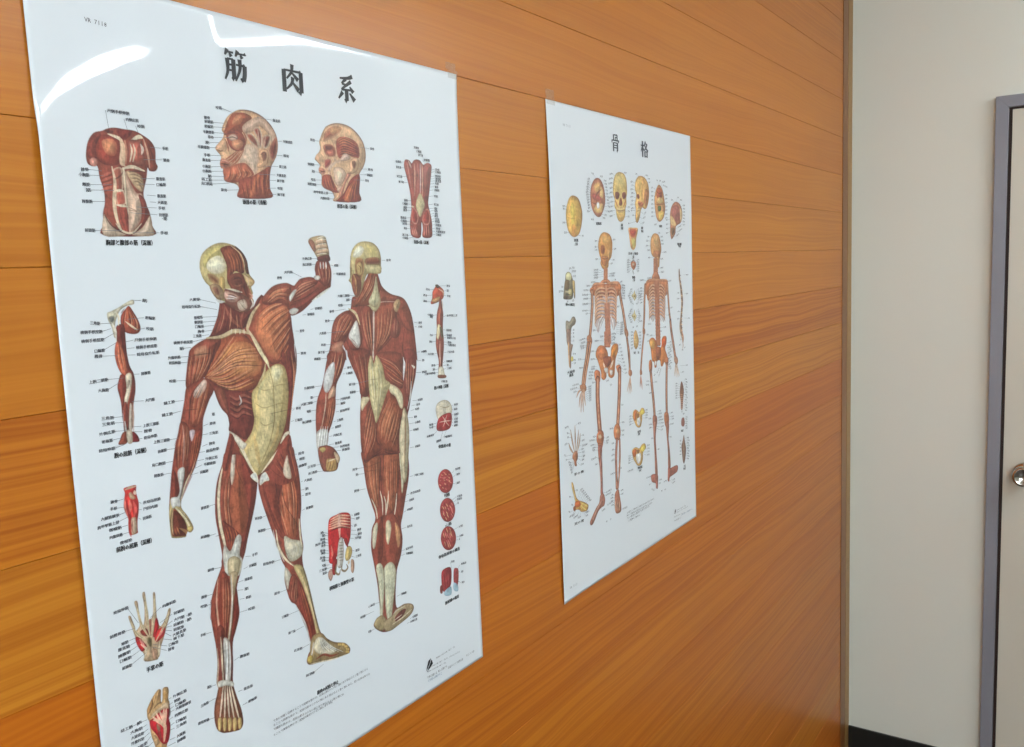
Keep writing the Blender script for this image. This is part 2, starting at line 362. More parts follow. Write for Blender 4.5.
def build_posters():
    global GEM, GMID, SATUR
    r = random.Random(4); jobs = []
    for it in ILLS:
        k = it[0]; L = []
        for t in it[4]:
            q = pts(t[1])
            if t[0] == 0:
                n = int(round(abs(q[1][0]-q[0][0])/(3.2 if k == 0 else 3.9))); L.append((0, pool_text(k, n, r), q))
            elif t[0] == 1: L.append((1, t[2], q))
            else:
                n = int(np.hypot(*(q[1]-q[0]))/2.9); s0 = r.randrange(8); L.append((2, (LONG*3)[s0*3:s0*3+n], q))
        jobs.append(L)
    small = set(''.join(s for L in jobs for c, s, q in L if c != 1)+LONG+LONG2+LATIN+'VR 711803'); big = set(''.join(s for L in jobs for c, s, q in L if c == 1))
    G0 = glyphs(small, False); G1 = glyphs(big, True)
    v = G0['骨'][0] if '骨' in G0 else G0['筋'][0]
    GEM = float(v[:, 1].max()-v[:, 1].min())*1.06; GMID = float(v[:, 1].max()+v[:, 1].min())/2
    roots = []
    for k in (0, 1):
        x0, z0 = POS[k]; root = empty('wall_poster', (x0+W/2, 0, z0-H)); roots.append(root)
        sheet(k, root)
    inv = []
    for it, L in zip(ILLS, jobs):
        k, name, label, ops, _ = it; root = roots[k]
        allp = [pts(o[1]) for o in ops] + [pts(o[2]) for o in ops if o[0] == 'B']
        P = np.vstack(allp); lo, hi = P.min(0)-4, P.max(0)+4
        g = .5 if (name == 'muscle_figure') else (.42 if k == 0 else .62)
        SATUR = .86 if k == 0 else .97; pa = Paint(lo, hi, g)
        for o in ops:
            if o[0] == 'F': pa.fill(pts(o[1]), ink_colour(o[2]), ink_colour(o[3]), o[4], o[5])
            elif o[0] == 'S': pa.stroke(pts(o[1]), o[2], ink_colour(o[3]), o[4], o[5])
            else:
                A, B = smooth_open(pts(o[1])), smooth_open(pts(o[2])); n = o[3]; cs = [ink_colour(c) for c in o[4]]
                m = max(len(A), len(B))
                def rs(Q): 
                    t = np.linspace(0, 1, m); s_ = np.linspace(0, 1, len(Q)); return np.stack([np.interp(t, s_, Q[:, 0]), np.interp(t, s_, Q[:, 1])], 1)
                A, B = rs(A), rs(B)
                for i in range(n):
                    t = (i+.5+r.uniform(-.35, .35))/n; Q = A*(1-t)+B*t; a0 = int(r.uniform(0, .25)*m); a1 = m-int(r.uniform(0, .25)*m)
                    if a1-a0 < 2: a0, a1 = 0, m
                    pa.stroke(Q[a0:a1], o[6]*r.uniform(.8, 1.7), cs[i % len(cs)], min(.95, o[5]*r.uniform(1.1, 1.9)), 0, True, False)
        pa.tooth(len(name)+k); o = link(name, pa.mesh(k, name, .00022), INK, root); o['label'] = label
        I = Ink(); J = Ink(); K = Ink()
        for c, s, q in L:
            if c == 0:
                I.text(s, q[0], q[1], 2.8 if k == 0 else 3.1, G0, 1 if k == 0 else 0)
                if len(q) > 2:
                    e = q[1] if abs(q[2][0]-q[1][0]) < abs(q[2][0]-q[0][0]) else q[0]
                    dx = 1.2 if e is q[1] else -1.2
                    J.line((e[0]+dx, e[1]), q[2], .32 if k == 0 else .3)
            elif c == 1: K.text(s, q[0], q[1], 4.4 if k == 0 else 4.4, G1, 2)
            else: I.text(s, q[0], q[1], 2.5, G0)
        for X, nm, mt, d in ((I, 'callout_lettering', GREY, .0005), (J, 'leader_lines', LINE, .00042), (K, 'caption_lettering', BLACK, .0005)):
            me = X.mesh(k, nm, d)
            if me: tag(link(nm, me, mt, o), kind='stuff' if X is not K else None)
    for k in (0, 1):
        M = MISC[k]; root = roots[k]; names = [('left', 'middle', 'right'), ('left', 'right')][k]
        for ch, nm, (x, y) in zip('筋肉系' if k == 0 else '骨格', names, [pts(q)[0] for q in M['t']]):
            I = Ink(); title_glyph(I, ch, x, y, *((26.5, 26) if k == 0 else (27, 26)))
            link('title_character', I.mesh(k, 'title_character', .0005), BLACK if k == 0 else GREY, root)['label'] = nm + (' black title character' if k == 0 else ' grey title character')
        I = Ink(); q = pts(M['code']); I.text('VR 7118' if k == 0 else 'VR 7113', q[0], q[1], 4.4 if k == 0 else 4.6, G0)
        if 'code2' in M: q = pts(M['code2']); I.text('VR 7113', q[0], q[1], 5, G0)
        link('code_lettering', I.mesh(k, 'code_lettering', .0005), GREY if k == 0 else FAINT, root)
        I = Ink(); B = Ink()
        for j, l in enumerate(M['lines']):
            q = pts(l); n = int(np.hypot(*(q[1]-q[0]))/2.6); s = (LATIN*3)[:int(n*1.7)] if j < 3 else (LONG*2)[j*2:j*2+n]
            tgt = B if (j == 4) else I
            tgt.text(s, q[0], q[1], 2.9 if k == 0 else 3.2, G0)
        link('imprint_lettering', I.mesh(k, 'imprint_lettering', .0005), GREY, root)
        link('imprint_highlight', B.mesh(k, 'imprint_highlight', .0005), BLUE, root)['label'] = 'blue printed imprint line'
        x, y = pts(M['logo'])[0]; I = Ink()
        q_ = 1.0 if k == 0 else .62
        for P_ in (((-6, 6), (-1, -5), (4, -7), (1, -1)), ((-4, 7), (2, 1), (5, -5), (7, 1), (2, 3))): I.poly([(x+a_*q_, y+b_*q_) for a_, b_ in P_])
        link('emblem', I.mesh(k, 'emblem', .0005), BLACK if k == 0 else GREY, root)
    tag(roots[0], 'large white chart of red muscle figures on the boarded wall at left', 'poster')
    tag(roots[1], 'smaller looking white chart of brown skeletons and skulls nearer the door', 'poster')
    for rt in roots:      # the empties stand at the sheet's foot; keep the children where they were built
        for ch in rt.children: ch.location = -rt.location
    return roots

# ------------------------------------------------------------------ what is printed on the charts (tenths of a millimetre from each sheet's top left corner)
PAL=[[168,72,52],[104,38,32],[158,64,46],[184,90,56],[216,146,106],[200,104,62],[228,212,178],[190,140,110],[70,26,24],[214,216,212],[196,190,168],[140,128,98],[222,214,190],[190,176,140],[110,80,60],[52,34,30],[200,192,172],[140,120,100],[160,60,44],[192,170,112],[128,96,52],[222,204,150],[178,146,96],[98,70,44],[206,196,168],[150,124,84],[160,50,36],[214,178,104],[120,84,44],[200,168,80],[140,100,50],[148,56,42],[176,78,54],[120,70,50],[214,204,184],[206,204,194],[150,140,124],[204,192,140],[160,140,96],[164,64,46],[205,170,140],[198,180,130],[130,104,64],[146,54,42],[150,66,52],[200,196,186],[130,110,100],[238,240,240],[206,186,150],[160,90,62],[88,50,36],[222,206,180],[206,172,106],[110,76,44],[216,212,200],[160,150,130],[134,52,42],[186,96,72],[178,88,66],[170,84,64],[140,52,42],[182,84,54],[204,116,70],[186,86,50],[216,140,78],[226,160,90],[164,72,52],[204,150,110],[170,90,64],[182,86,60],[214,196,180],[190,120,96],[160,64,48],[214,198,206],[180,120,110],[220,180,150],[206,206,200],[140,130,120],[164,64,48],[170,84,70],[200,150,120],[196,172,112],[116,88,52],[128,54,40],[84,36,26],[218,216,210],[160,156,150],[222,208,168],[214,190,130],[206,178,104],[90,64,36],[186,130,80],[200,120,70],[190,100,60],[136,50,42],[170,84,62],[184,96,76],[204,186,112],[150,122,66],[214,204,136],[226,220,176],[150,124,66],[156,128,70],[190,190,140],[226,190,110],[200,150,70],[222,214,196],[190,150,120],[216,206,180],[180,140,100],[150,58,44],[154,62,46],[160,66,50],[158,64,48],[214,196,170],[180,120,90],[214,194,140],[216,196,140],[224,206,156],[222,208,164],[212,196,130],[226,214,180],[180,84,58],[206,132,86],[172,74,54],[206,120,90],[206,206,196],[150,110,90],[150,58,46],[204,200,192],[150,110,100],[214,214,200],[162,68,52],[226,222,214],[216,210,200],[170,120,100],[190,160,116],[96,66,46],[216,184,140],[150,108,66],[172,104,80],[232,222,196],[120,60,46],[120,44,38],[196,182,112],[120,96,60],[206,194,104],[190,178,100],[226,222,196],[204,190,134],[152,68,46],[96,40,32],[180,92,56],[96,42,34],[60,26,22],[214,176,130],[146,64,46],[92,40,32],[118,54,42],[128,58,44],[70,32,28],[190,120,90],[206,170,112],[130,84,52],[226,200,150],[158,84,52],[196,160,104],[200,164,92],[150,110,64],[186,146,104],[104,66,46],[146,84,62],[190,140,100],[214,206,180],[150,84,66],[110,56,44],[200,156,138],[160,96,78],[206,184,160],[160,104,84],[180,100,70],[196,130,100],[222,206,190],[172,90,56],[182,92,58],[204,202,170],[140,130,90],[218,206,180],[168,70,50],[176,76,54],[206,200,170],[150,110,80],[210,196,160],[160,110,80],[200,140,90],[206,204,172],[140,120,84],[186,160,112],[100,78,48],[184,158,116],[92,70,48],[130,56,44],[220,200,180],[210,200,180],[150,58,48],[220,212,196],[160,120,100],[200,192,146],[160,100,56],[160,70,48],[168,78,48],[190,106,64],[220,204,160],[170,120,90],[218,206,166],[170,130,96],[172,80,54],[160,70,50],[172,84,60],[156,64,46],[158,68,48],[150,66,50],[200,130,100],[168,76,54],[214,180,120],[150,100,70],[206,198,134],[150,130,76],[160,136,80],[222,222,150],[226,222,190],[160,140,90],[204,202,142],[160,120,80],[150,64,50],[214,212,204],[150,120,110],[218,198,140],[168,76,56],[160,68,50],[200,140,110],[160,70,54],[208,208,206],[196,150,120],[150,90,70],[176,82,50],[200,198,192],[140,120,110],[160,78,60],[84,40,34],[204,180,100],[150,110,60],[196,150,88],[100,60,36],[110,60,36],[212,186,140],[120,80,50],[230,210,170],[168,80,52],[176,84,52],[204,204,150],[196,184,116],[222,222,206],[200,190,130],[208,196,112],[150,72,48],[190,160,100],[216,206,140],[180,160,100],[170,96,58],[196,160,100],[204,166,100],[110,70,44],[110,66,44],[158,84,58],[90,48,36],[204,150,90],[150,80,50],[188,66,46],[226,150,100],[176,62,48],[222,150,130],[170,70,56],[176,90,70],[200,96,76],[150,60,48],[224,210,190],[214,160,130],[214,176,140],[120,40,34],[184,78,58],[190,96,72],[196,92,70],[190,76,56],[130,40,34],[222,196,160],[226,206,172],[212,186,150],[180,110,84],[206,170,128],[130,84,60],[130,90,60],[168,66,50],[120,60,50],[206,100,78],[110,40,34],[150,44,36],[110,36,30],[210,160,118],[110,60,46],[186,84,52],[140,70,48],[222,150,100],[218,186,148],[168,72,48],[158,62,46],[150,56,42],[222,186,150],[180,80,56],[130,50,40],[214,176,150],[110,50,44],[120,54,40],[150,60,44],[222,156,110],[208,160,122],[190,136,100],[170,74,50],[222,196,158],[200,150,116],[190,86,56],[226,190,140],[190,104,80],[198,136,106],[214,140,120],[196,98,66],[140,62,48],[184,80,56],[110,44,38],[206,110,66],[166,62,44],[212,160,118],[150,96,68],[150,84,60],[200,150,110],[110,56,40],[80,44,36],[212,164,122],[110,64,48],[190,90,60],[226,176,116],[164,54,42],[190,100,70],[214,130,84],[176,84,62],[206,150,110],[120,46,40],[170,90,70],[204,110,84],[150,60,50],[212,164,124],[196,142,106],[176,60,48],[206,150,120],[222,190,150],[218,180,140],[214,150,120],[196,116,92],[206,150,118],[186,76,54],[130,54,44],[150,90,60],[232,212,180],[220,180,140],[150,90,64],[220,190,156],[216,140,110],[160,80,60],[170,58,42],[216,120,70],[212,162,120],[120,72,50],[140,80,56],[80,50,40],[178,76,62],[110,40,36],[222,160,130],[206,110,90],[224,160,130],[190,90,74],[222,200,190],[212,200,140],[186,60,48],[214,130,110],[220,140,120],[120,40,36],[226,190,170],[178,72,50],[200,92,62],[158,60,46],[222,210,184],[150,120,90],[176,74,56],[218,206,184],[140,110,90],[206,180,150],[172,78,56],[100,50,36],[166,44,48],[100,40,36],[222,208,184],[206,198,170],[120,110,90],[100,104,100],[190,180,150],[130,60,46],[214,44,40],[150,26,28],[214,190,140],[170,80,50],[206,190,150],[190,160,130],[240,120,100],[236,90,80],[140,20,26],[230,210,190],[200,60,50],[240,150,130],[206,182,136],[120,90,60],[204,34,40],[150,30,30],[170,56,46],[196,40,44],[130,30,34],[216,50,50],[150,30,34],[180,60,50],[226,208,164],[120,84,60],[96,86,60],[190,160,110],[240,150,140],[240,130,120],[206,160,104],[110,74,44],[194,28,40],[130,20,30],[226,204,156],[238,190,160],[232,196,150],[206,150,90],[130,84,50],[196,140,70],[140,90,50],[216,176,120],[180,120,80],[150,70,60],[80,30,34],[120,120,90],[196,76,50],[110,60,44],[206,150,96],[120,84,54],[90,72,56],[172,84,66],[90,44,38],[222,206,160],[90,80,60],[224,180,160],[214,110,80],[212,204,180],[90,70,60],[220,190,170],[206,30,34],[140,20,28],[224,170,140],[214,170,150],[110,20,24],[196,190,180],[120,104,96],[110,90,80],[206,176,100],[222,180,140],[226,180,150],[160,100,80],[190,36,34],[130,30,30],[190,40,40],[176,150,110],[90,70,50],[240,130,110],[200,170,120],[206,196,172],[130,110,90],[190,40,44],[236,200,180],[150,130,100],[186,58,58],[120,30,34],[226,120,110],[140,40,44],[232,170,120],[176,36,44],[110,24,30],[180,56,60],[120,40,40],[160,50,50],[100,40,40],[150,184,200],[120,150,170],[210,100,96],[214,170,84],[120,70,52],[222,204,90],[170,120,60],[200,110,60],[214,150,80],[176,110,80],[104,60,50],[222,176,110],[226,196,130],[190,92,80],[140,70,60],[222,186,120],[160,100,70],[110,60,50],[216,184,110],[130,84,56],[228,206,140],[110,54,44],[116,58,46],[130,66,44],[216,190,130],[160,110,70],[120,76,54],[180,100,60],[170,90,56],[206,170,100],[180,130,80],[214,172,98],[140,84,54],[222,170,100],[190,120,74],[170,100,68],[130,76,54],[120,66,50],[222,190,130],[160,100,60],[120,76,50],[200,142,88],[180,90,60],[150,84,56],[90,110,60],[60,60,40],[222,190,100],[190,140,80],[180,114,86],[110,70,54],[170,96,84],[140,80,66],[222,186,130],[170,110,70],[200,150,100],[206,150,100],[180,66,50],[206,130,80],[206,190,110],[170,130,80],[206,146,78],[130,78,44],[150,84,50],[190,120,70],[214,160,96],[140,84,50],[104,60,44],[190,120,84],[200,140,104],[186,96,56],[120,60,40],[192,110,70],[184,110,72],[130,70,48],[150,86,62],[218,168,132],[96,54,42],[210,156,122],[206,150,116],[60,44,40],[186,120,92],[200,120,74],[176,116,82],[222,176,140],[196,120,68],[120,66,40],[206,120,72],[218,140,64],[160,90,50],[150,80,56],[236,216,196],[228,226,222],[140,84,60],[222,220,216],[186,116,88],[200,120,80],[186,114,84],[190,112,76],[194,114,76],[226,196,160],[170,100,70],[194,116,72],[218,160,110],[180,110,70],[170,100,86],[214,160,136],[180,110,90],[166,106,90],[206,160,140],[176,110,84],[222,180,150],[200,146,92],[130,84,54],[218,176,120],[186,110,80],[184,122,90],[184,116,80],[196,134,96],[196,124,76],[190,116,76],[184,112,74],[130,74,50],[150,92,66],[110,66,50],[216,168,134],[208,152,116],[176,108,78],[164,106,84],[170,110,84],[214,186,164],[140,100,80],[180,130,104],[196,116,58],[130,70,44],[218,160,84],[206,90,40],[160,80,40],[160,86,54],[110,60,40],[230,226,220],[140,90,70],[190,110,64],[190,110,70],[168,106,78],[176,104,68],[170,96,80],[140,130,112],[90,82,70],[150,120,104],[96,80,70],[226,180,130],[226,206,110],[170,150,80],[120,112,92],[84,76,60],[214,208,160],[150,140,100],[110,90,66],[196,180,120],[120,104,80],[200,170,110],[130,100,70],[60,54,44],[110,90,74],[84,70,60],[170,110,80],[150,120,100],[226,190,160],[206,160,84],[120,76,44],[226,206,130],[196,100,52],[130,70,40],[222,206,120],[206,126,90],[130,76,56],[222,190,160],[170,100,80],[110,90,70],[206,190,140],[120,100,70],[140,110,70],[206,160,90],[140,96,56],[226,190,120],[190,130,80],[150,120,96],[96,76,62],[100,70,56],[190,130,100],[130,84,64],[80,56,48],[150,90,80],[84,56,50],[120,84,70],[80,60,52],[214,170,90],[196,110,56],[140,80,44],[222,200,90],[170,140,60],[232,232,228],[196,100,50]]
ILLS=[
[0,"muscle_figure","large printed muscle man seen from the front with one fist raised",[
["F",[1928,3884,2111,3849,2147,3964,2174,4097,2184,4264,2177,4445,2154,4587,2157,4736,2166,4849,2144,4936,2147,5030,2162,5103,2223,5360,2266,5625,2316,5784,2389,5867,2486,5941,2612,6000,2686,6080,2671,6129,2580,6126,2420,6097,2270,6066,2144,6041,2104,5994,2130,5927,2168,5881,2155,5757,2079,5537,2022,5388,1966,5335,1929,5231,1906,5089,1927,4990,1891,4906,1856,4777,1814,4629,1764,4464,1715,4293,1689,4121,1743,4003],0,1,5,1],
["F",[1768,4078,1875,3979,2004,4024,1953,4209,1904,4376,1953,4569,2031,4718,1940,4710,1859,4615,1792,4401,1736,4193],2,1,4,1],
["F",[2023,4064,2088,4096,2120,4249,2151,4421,2136,4582,2102,4701,2051,4742,1965,4681,1924,4525,1931,4329,1978,4179],3,0,5,1],
["B",[1873,3996,1805,4263,1945,4657],[2092,4061,2145,4364,2076,4731],16,[1,4,5],0.45,0.7],
["F",[2012,3936,2082,3915,2106,4028,2105,4118,2056,4071,2015,4026],6,7,3,1],
["S",[1991,4039,1953,4209,1992,4398,2110,4612],1.2,8,0.7,0],
["S",[1900,3949,1888,4194,1932,4437],1,8,0.6,0],
["S",[1733,4105,1796,4349,1884,4586,1942,4692],1.2,1,0.6,0],
["F",[1716,4066,1774,4018,1819,4107,1765,4112,1709,4134],9,6,2,1],
["F",[1943,4684,2029,4736,2141,4786,2157,4865,2127,4931,2009,4950,1949,4858],10,11,4,1],
["F",[1992,4762,2082,4788,2110,4870,2035,4921,1984,4850],12,13,4,1],
["S",[1850,4595,1868,4761,1944,4911,2093,5050],2.2,6,0.95,0],
["S",[1872,4601,1899,4789,1987,4943,2114,5075],1.1,14,0.8,0],
["S",[1818,4586,1846,4755,1920,4922],1.2,9,0.9,0],
["S",[2138,4564,2136,4711,2147,4844],2,6,0.9,0],
["S",[1964,4699,1933,4781,1988,4925],1,15,0.45,0],
["F",[1927,4982,1979,5044,1996,5114,1941,5207,1911,5087],16,17,3,1],
["F",[1973,5107,2023,5077,2064,5137,2064,5268,2031,5360,1975,5340,1937,5252],0,1,3,1],
["B",[2022,5086,1960,5251,1975,5340],[2070,5120,2050,5282,2031,5360],6,[1,4],0.4,0.6],
["F",[2062,5155,2115,5229,2171,5399,2215,5587,2237,5750,2193,5829,2159,5797,2117,5589,2063,5399],18,1,3,1],
["B",[2070,5195,2109,5416,2176,5745],[2113,5247,2186,5500,2218,5762],7,[1,5],0.5,0.6],
["F",[2029,5004,2133,5028,2181,5156,2215,5319,2256,5544,2297,5773,2258,5787,2225,5610,2181,5422,2116,5210],19,20,3,1],
["S",[2139,5039,2203,5315,2247,5560,2308,5787],1.4,15,0.75,0],
["S",[2071,5055,2149,5240,2222,5513,2255,5737],1.6,21,0.8,0],
["S",[2018,5383,2116,5608,2169,5820],2,9,0.8,0],
["S",[2052,5395,2149,5639,2194,5810],0.8,15,0.6,0],
["F",[2169,5820,2223,5764,2321,5782,2389,5867,2486,5944,2625,6007,2680,6082,2668,6128,2575,6124,2420,6097,2270,6065,2137,6031,2110,5988,2147,5927],22,23,3.2,1],
["F",[2216,5838,2294,5810,2434,5944,2504,6031,2424,6049,2277,5989,2210,5913],24,25,3,1],
["S",[2273,5812,2309,5914,2348,5988],0.9,9,0.85,0],
["S",[2285,5817,2338,5926,2407,6012],0.9,9,0.85,0],
["S",[2297,5822,2368,5937,2467,6036],0.9,9,0.85,0],
["S",[2310,5826,2397,5949,2527,6061],0.9,9,0.85,0],
["S",[2322,5831,2427,5961,2589,6086],0.9,9,0.85,0],
["S",[2292,5829,2328,5926,2378,5996],0.5,15,0.6,0],
["S",[2304,5834,2358,5937,2437,6020],0.5,15,0.6,0],
["S",[2316,5839,2387,5949,2497,6045],0.5,15,0.6,0],
["S",[2328,5843,2417,5961,2558,6069],0.5,15,0.6,0],
["S",[2205,5834,2184,5922,2154,5987],1.6,9,0.7,0],
["S",[2225,6016,2326,6009,2423,6062,2526,6080],2.4,26,0.9,0],
["S",[2149,6036,2271,6063,2445,6107,2627,6129],1.4,6,0.8,0],
["F",[2525,5970,2569,5983,2576,6016,2530,6004],27,28,1.6,1],
["F",[2576,5990,2620,6003,2628,6037,2581,6024],27,28,1.6,1],
["F",[2613,6025,2657,6038,2665,6072,2618,6059],27,28,1.6,1],
["F",[2628,6059,2673,6073,2681,6106,2633,6093],27,28,1.6,1],
["F",[2623,6085,2668,6099,2676,6133,2628,6120],27,28,1.6,1],
["F",[2120,5954,2169,5951,2189,6002,2150,6028,2114,5994],29,30,2,1],
["F",[1368,3754,1534,3787,1668,3900,1695,4010,1682,4111,1643,4275,1586,4434,1531,4575,1488,4701,1450,4776,1420,4871,1368,4992,1373,5120,1372,5242,1318,5379,1279,5469,1263,5658,1246,5835,1273,5979,1310,6120,1319,6240,1285,6293,1213,6280,1145,6259,1088,6231,1039,6170,1024,6047,1045,5928,1088,5830,1076,5752,1101,5599,1101,5437,1084,5277,1072,5107,1091,5010,1070,5182,1081,5051,1147,4890,1222,4758,1230,4708,1242,4644,1223,4462,1207,4307,1218,4152,1253,3995,1318,3860],0,1,5,1],
["F",[1531,3821,1660,3985,1672,4126,1616,4338,1519,4589,1449,4672,1492,4443,1537,4180],31,1,4,1],
["F",[1487,3862,1544,4113,1563,4342,1505,4516,1423,4527,1364,4408,1360,4238,1405,4080],3,0,6,1],
["F",[1360,3936,1408,3846,1472,3808,1399,4045,1354,4237,1378,4463,1377,4582,1304,4510,1281,4302,1306,4090],32,1,4,1],
["B",[1350,3934,1297,4222,1328,4568],[1457,3957,1429,4255,1401,4538],12,[1,4,5],0.45,0.7],
["B",[1483,3895,1451,4227,1444,4516],[1658,4002,1622,4270,1489,4580],12,[1,5,4],0.45,0.7],
["F",[1271,4349,1335,4400,1408,4472,1442,4533,1395,4605,1340,4653,1296,4593,1273,4468],2,1,3,1],
["B",[1277,4385,1304,4510,1333,4621],[1408,4472,1421,4544,1351,4643],8,[1,5],0.5,0.6],
["S",[1323,3878,1278,4017,1251,4177,1251,4377,1277,4553,1290,4659],3.2,6,0.95,0],
["S",[1311,3875,1261,4013,1236,4173,1232,4372,1257,4548],1,15,0.6,0],
["S",[1336,3897,1290,4053,1263,4213,1266,4382,1292,4541],0.7,33,0.7,0],
["F",[1445,3770,1472,3758,1459,3856,1438,3987,1403,4063,1397,3961,1418,3848],34,7,3,1],
["S",[1476,3759,1470,3926,1534,4111],1,8,0.6,0],
["S",[1556,3877,1616,4009,1666,4142],1,8,0.5,0],
["S",[1380,4091,1354,4237,1380,4447],1,8,0.7,0],
["S",[1527,4178,1566,4359,1505,4516],1,8,0.5,0],
["F",[1279,4571,1331,4645,1401,4538,1443,4524,1459,4572,1426,4700,1451,4759,1420,4871,1368,4888,1272,4840,1252,4749,1252,4647],35,36,4,1],
["F",[1300,4713,1366,4699,1431,4753,1417,4835,1366,4905,1309,4869,1287,4794],37,38,4,1],
["S",[1331,4645,1310,4699,1292,4796],1,15,0.35,0],
["S",[1430,4701,1413,4799,1366,4905],1,15,0.4,0],
["F",[1217,4808,1262,4814,1289,4883,1285,5054,1261,5236,1214,5409,1173,5427,1163,5286,1167,5081,1192,4919],39,1,3.5,1],
["B",[1208,4856,1186,5088,1172,5393],[1285,4881,1279,5087,1220,5394],9,[1,5,4],0.45,0.6],
["S",[1180,4847,1147,5040,1147,5245,1157,5422],1.6,40,0.8,0],
["S",[1165,4859,1132,5035,1128,5238,1144,5416],0.8,8,0.8,0],
["F",[1309,4846,1388,4863,1357,4974,1324,5102,1292,5265,1247,5439,1228,5432,1267,5238,1300,5059],41,42,2.4,1],
["F",[1365,4995,1372,5154,1360,5237,1308,5376,1273,5467,1266,5394,1307,5236,1334,5106],43,1,2.5,1],
["S",[1318,4858,1313,5046,1279,5260,1236,5435],1.2,9,0.8,0],
["S",[1341,4883,1320,5101,1289,5299,1249,5458],0.8,15,0.5,0],
["F",[1143,5266,1198,5303,1198,5406,1188,5610,1161,5789,1112,5785,1111,5595,1114,5425],44,1,3,1],
["F",[1183,5401,1244,5442,1244,5581,1220,5797,1169,5810,1173,5621],45,46,3,1],
["S",[1158,5374,1153,5578,1145,5782],2,6,0.8,0],
["S",[1215,5431,1201,5615,1180,5797],1.6,47,0.7,0],
["S",[1243,5450,1236,5630,1214,5812],1.4,9,0.8,0],
["S",[1173,5414,1163,5600,1130,5784],0.7,15,0.75,0],
["S",[1202,5425,1192,5611,1158,5796],0.7,15,0.75,0],
["S",[1230,5437,1220,5623,1186,5809],0.7,15,0.75,0],
["S",[1265,5450,1255,5637,1221,5824],0.7,15,0.75,0],
["S",[1111,5458,1109,5611,1085,5756,1091,5819],1.8,48,0.85,0],
["F",[1092,5811,1141,5789,1227,5826,1273,5979,1310,6123,1315,6238,1282,6288,1214,6276,1145,6255,1088,6227,1041,6168,1030,6050,1053,5931],49,50,3,1],
["S",[1143,5807,1107,5973,1074,6114],1.7,51,0.95,0],
["S",[1154,5820,1126,5982,1096,6107],0.7,15,0.6,0],
["F",[1059,6090,1094,6092,1094,6155,1077,6206,1053,6191],52,53,1.6,1],
["S",[1162,5815,1141,5989,1125,6138],1.7,51,0.95,0],
["S",[1173,5829,1160,5998,1147,6132],0.7,15,0.6,0],
["F",[1109,6114,1145,6116,1145,6179,1128,6231,1103,6216],52,53,1.6,1],
["S",[1181,5824,1177,6006,1176,6163],1.7,51,0.95,0],
["S",[1192,5837,1197,6014,1199,6156],0.7,15,0.6,0],
["F",[1161,6138,1196,6141,1196,6204,1179,6256,1155,6241],52,53,1.6,1],
["S",[1200,5832,1212,6021,1228,6188],1.7,51,0.95,0],
["S",[1211,5846,1231,6030,1251,6181],0.7,15,0.6,0],
["F",[1212,6163,1249,6166,1249,6229,1231,6281,1206,6266],52,53,1.6,1],
["S",[1219,5841,1249,6038,1281,6213],1.7,51,0.95,0],
["S",[1230,5854,1268,6047,1304,6206],0.7,15,0.6,0],
["F",[1265,6187,1301,6191,1301,6255,1286,6290,1261,6274],52,53,1.6,1],
["F",[1095,5760,1162,5772,1247,5826,1243,5868,1167,5826,1095,5812],54,55,2,1],
["F",[1435,2416,1479,2458,1639,2541,1785,2509,1844,2437,1889,2405,1920,2415,2011,2360,2200,2464,2199,2603,2224,2745,2239,2906,2239,3078,2232,2884,2252,2974,2241,3115,2205,3253,2159,3425,2122,3580,2095,3700,2071,3767,2105,3919,2002,4042,1827,4021,1740,4037,1688,4086,1657,4018,1531,3821,1376,3772,1427,3580,1428,3514,1416,3437,1363,3371,1324,3283,1298,3198,1230,3076,1246,2918,1284,2797,1260,2750,1310,2720,1390,2582,1424,2487],0,1,5,1],
["F",[1442,2440,1508,2460,1639,2541,1762,2533,1833,2445,1888,2414,1838,2495,1758,2574,1708,2670,1624,2697,1523,2713,1422,2745,1308,2735,1374,2645],56,1,4,1],
["S",[1477,2474,1534,2592,1625,2681],3.2,57,0.8,0],
["S",[1679,2544,1630,2631,1645,2690],3,58,0.8,0],
["S",[1439,2472,1415,2616,1366,2724],2.2,59,0.7,0],
["B",[1450,2457,1418,2584,1338,2722],[1618,2548,1630,2631,1644,2699],9,[8,4,1],0.5,0.7],
["S",[1760,2557,1695,2636,1655,2691],1.4,15,0.6,0],
["F",[2199,2603,2224,2745,2239,2906,2239,3078,2232,2884,2254,2975,2241,3115,2205,3253,2159,3425,2112,3614,2071,3714,2081,3538,2121,3349,2120,3189,2100,3090,2050,3023,2043,2866],60,1,5,1],
["B",[2158,2947,2192,3198,2090,3682],[2247,2974,2211,3236,2101,3684],7,[1,5,4],0.4,0.7],
["F",[1881,2489,2002,2457,2196,2516,2203,2674,2169,2846,2141,2984,2144,3067,2091,2940,2061,3024,2004,3049,1939,3042,1891,2971,1827,2862,1839,2935,1777,2810,1746,2699,1777,2592],61,1,6,1],
["F",[1932,2518,2171,2532,2170,2671,2098,2840,2038,3008,1911,2960,1819,2814,1800,2678],62,61,8,0.8],
["B",[2178,2459,1966,2494,1787,2593],[2245,2765,2158,2915,2033,3054],30,[1,5,4,1],0.5,0.7],
["F",[1356,2828,1420,2765,1559,2744,1669,2754,1744,2827,1818,2933,1872,3036,1803,2894,1853,2993,1863,3071,1824,3165,1733,3239,1603,3261,1466,3225,1336,3161,1236,3112,1214,3058,1240,2981,1297,2875],63,1,6,1],
["F",[1442,2858,1586,2806,1725,2836,1818,2963,1829,3067,1760,3127,1614,3142,1459,3089,1369,3013],64,63,14,0.85],
["B",[1234,3045,1360,2914,1534,2719],[1247,3103,1486,3224,1798,3174],30,[1,5,4,1,65],0.5,0.8],
["B",[1240,3078,1538,2884,1765,2856],[1247,3103,1544,3033,1854,3070],12,[1,4],0.5,0.7],
["S",[1214,3058,1237,3109,1336,3161,1466,3225,1603,3261,1728,3241],1.8,8,0.7,0],
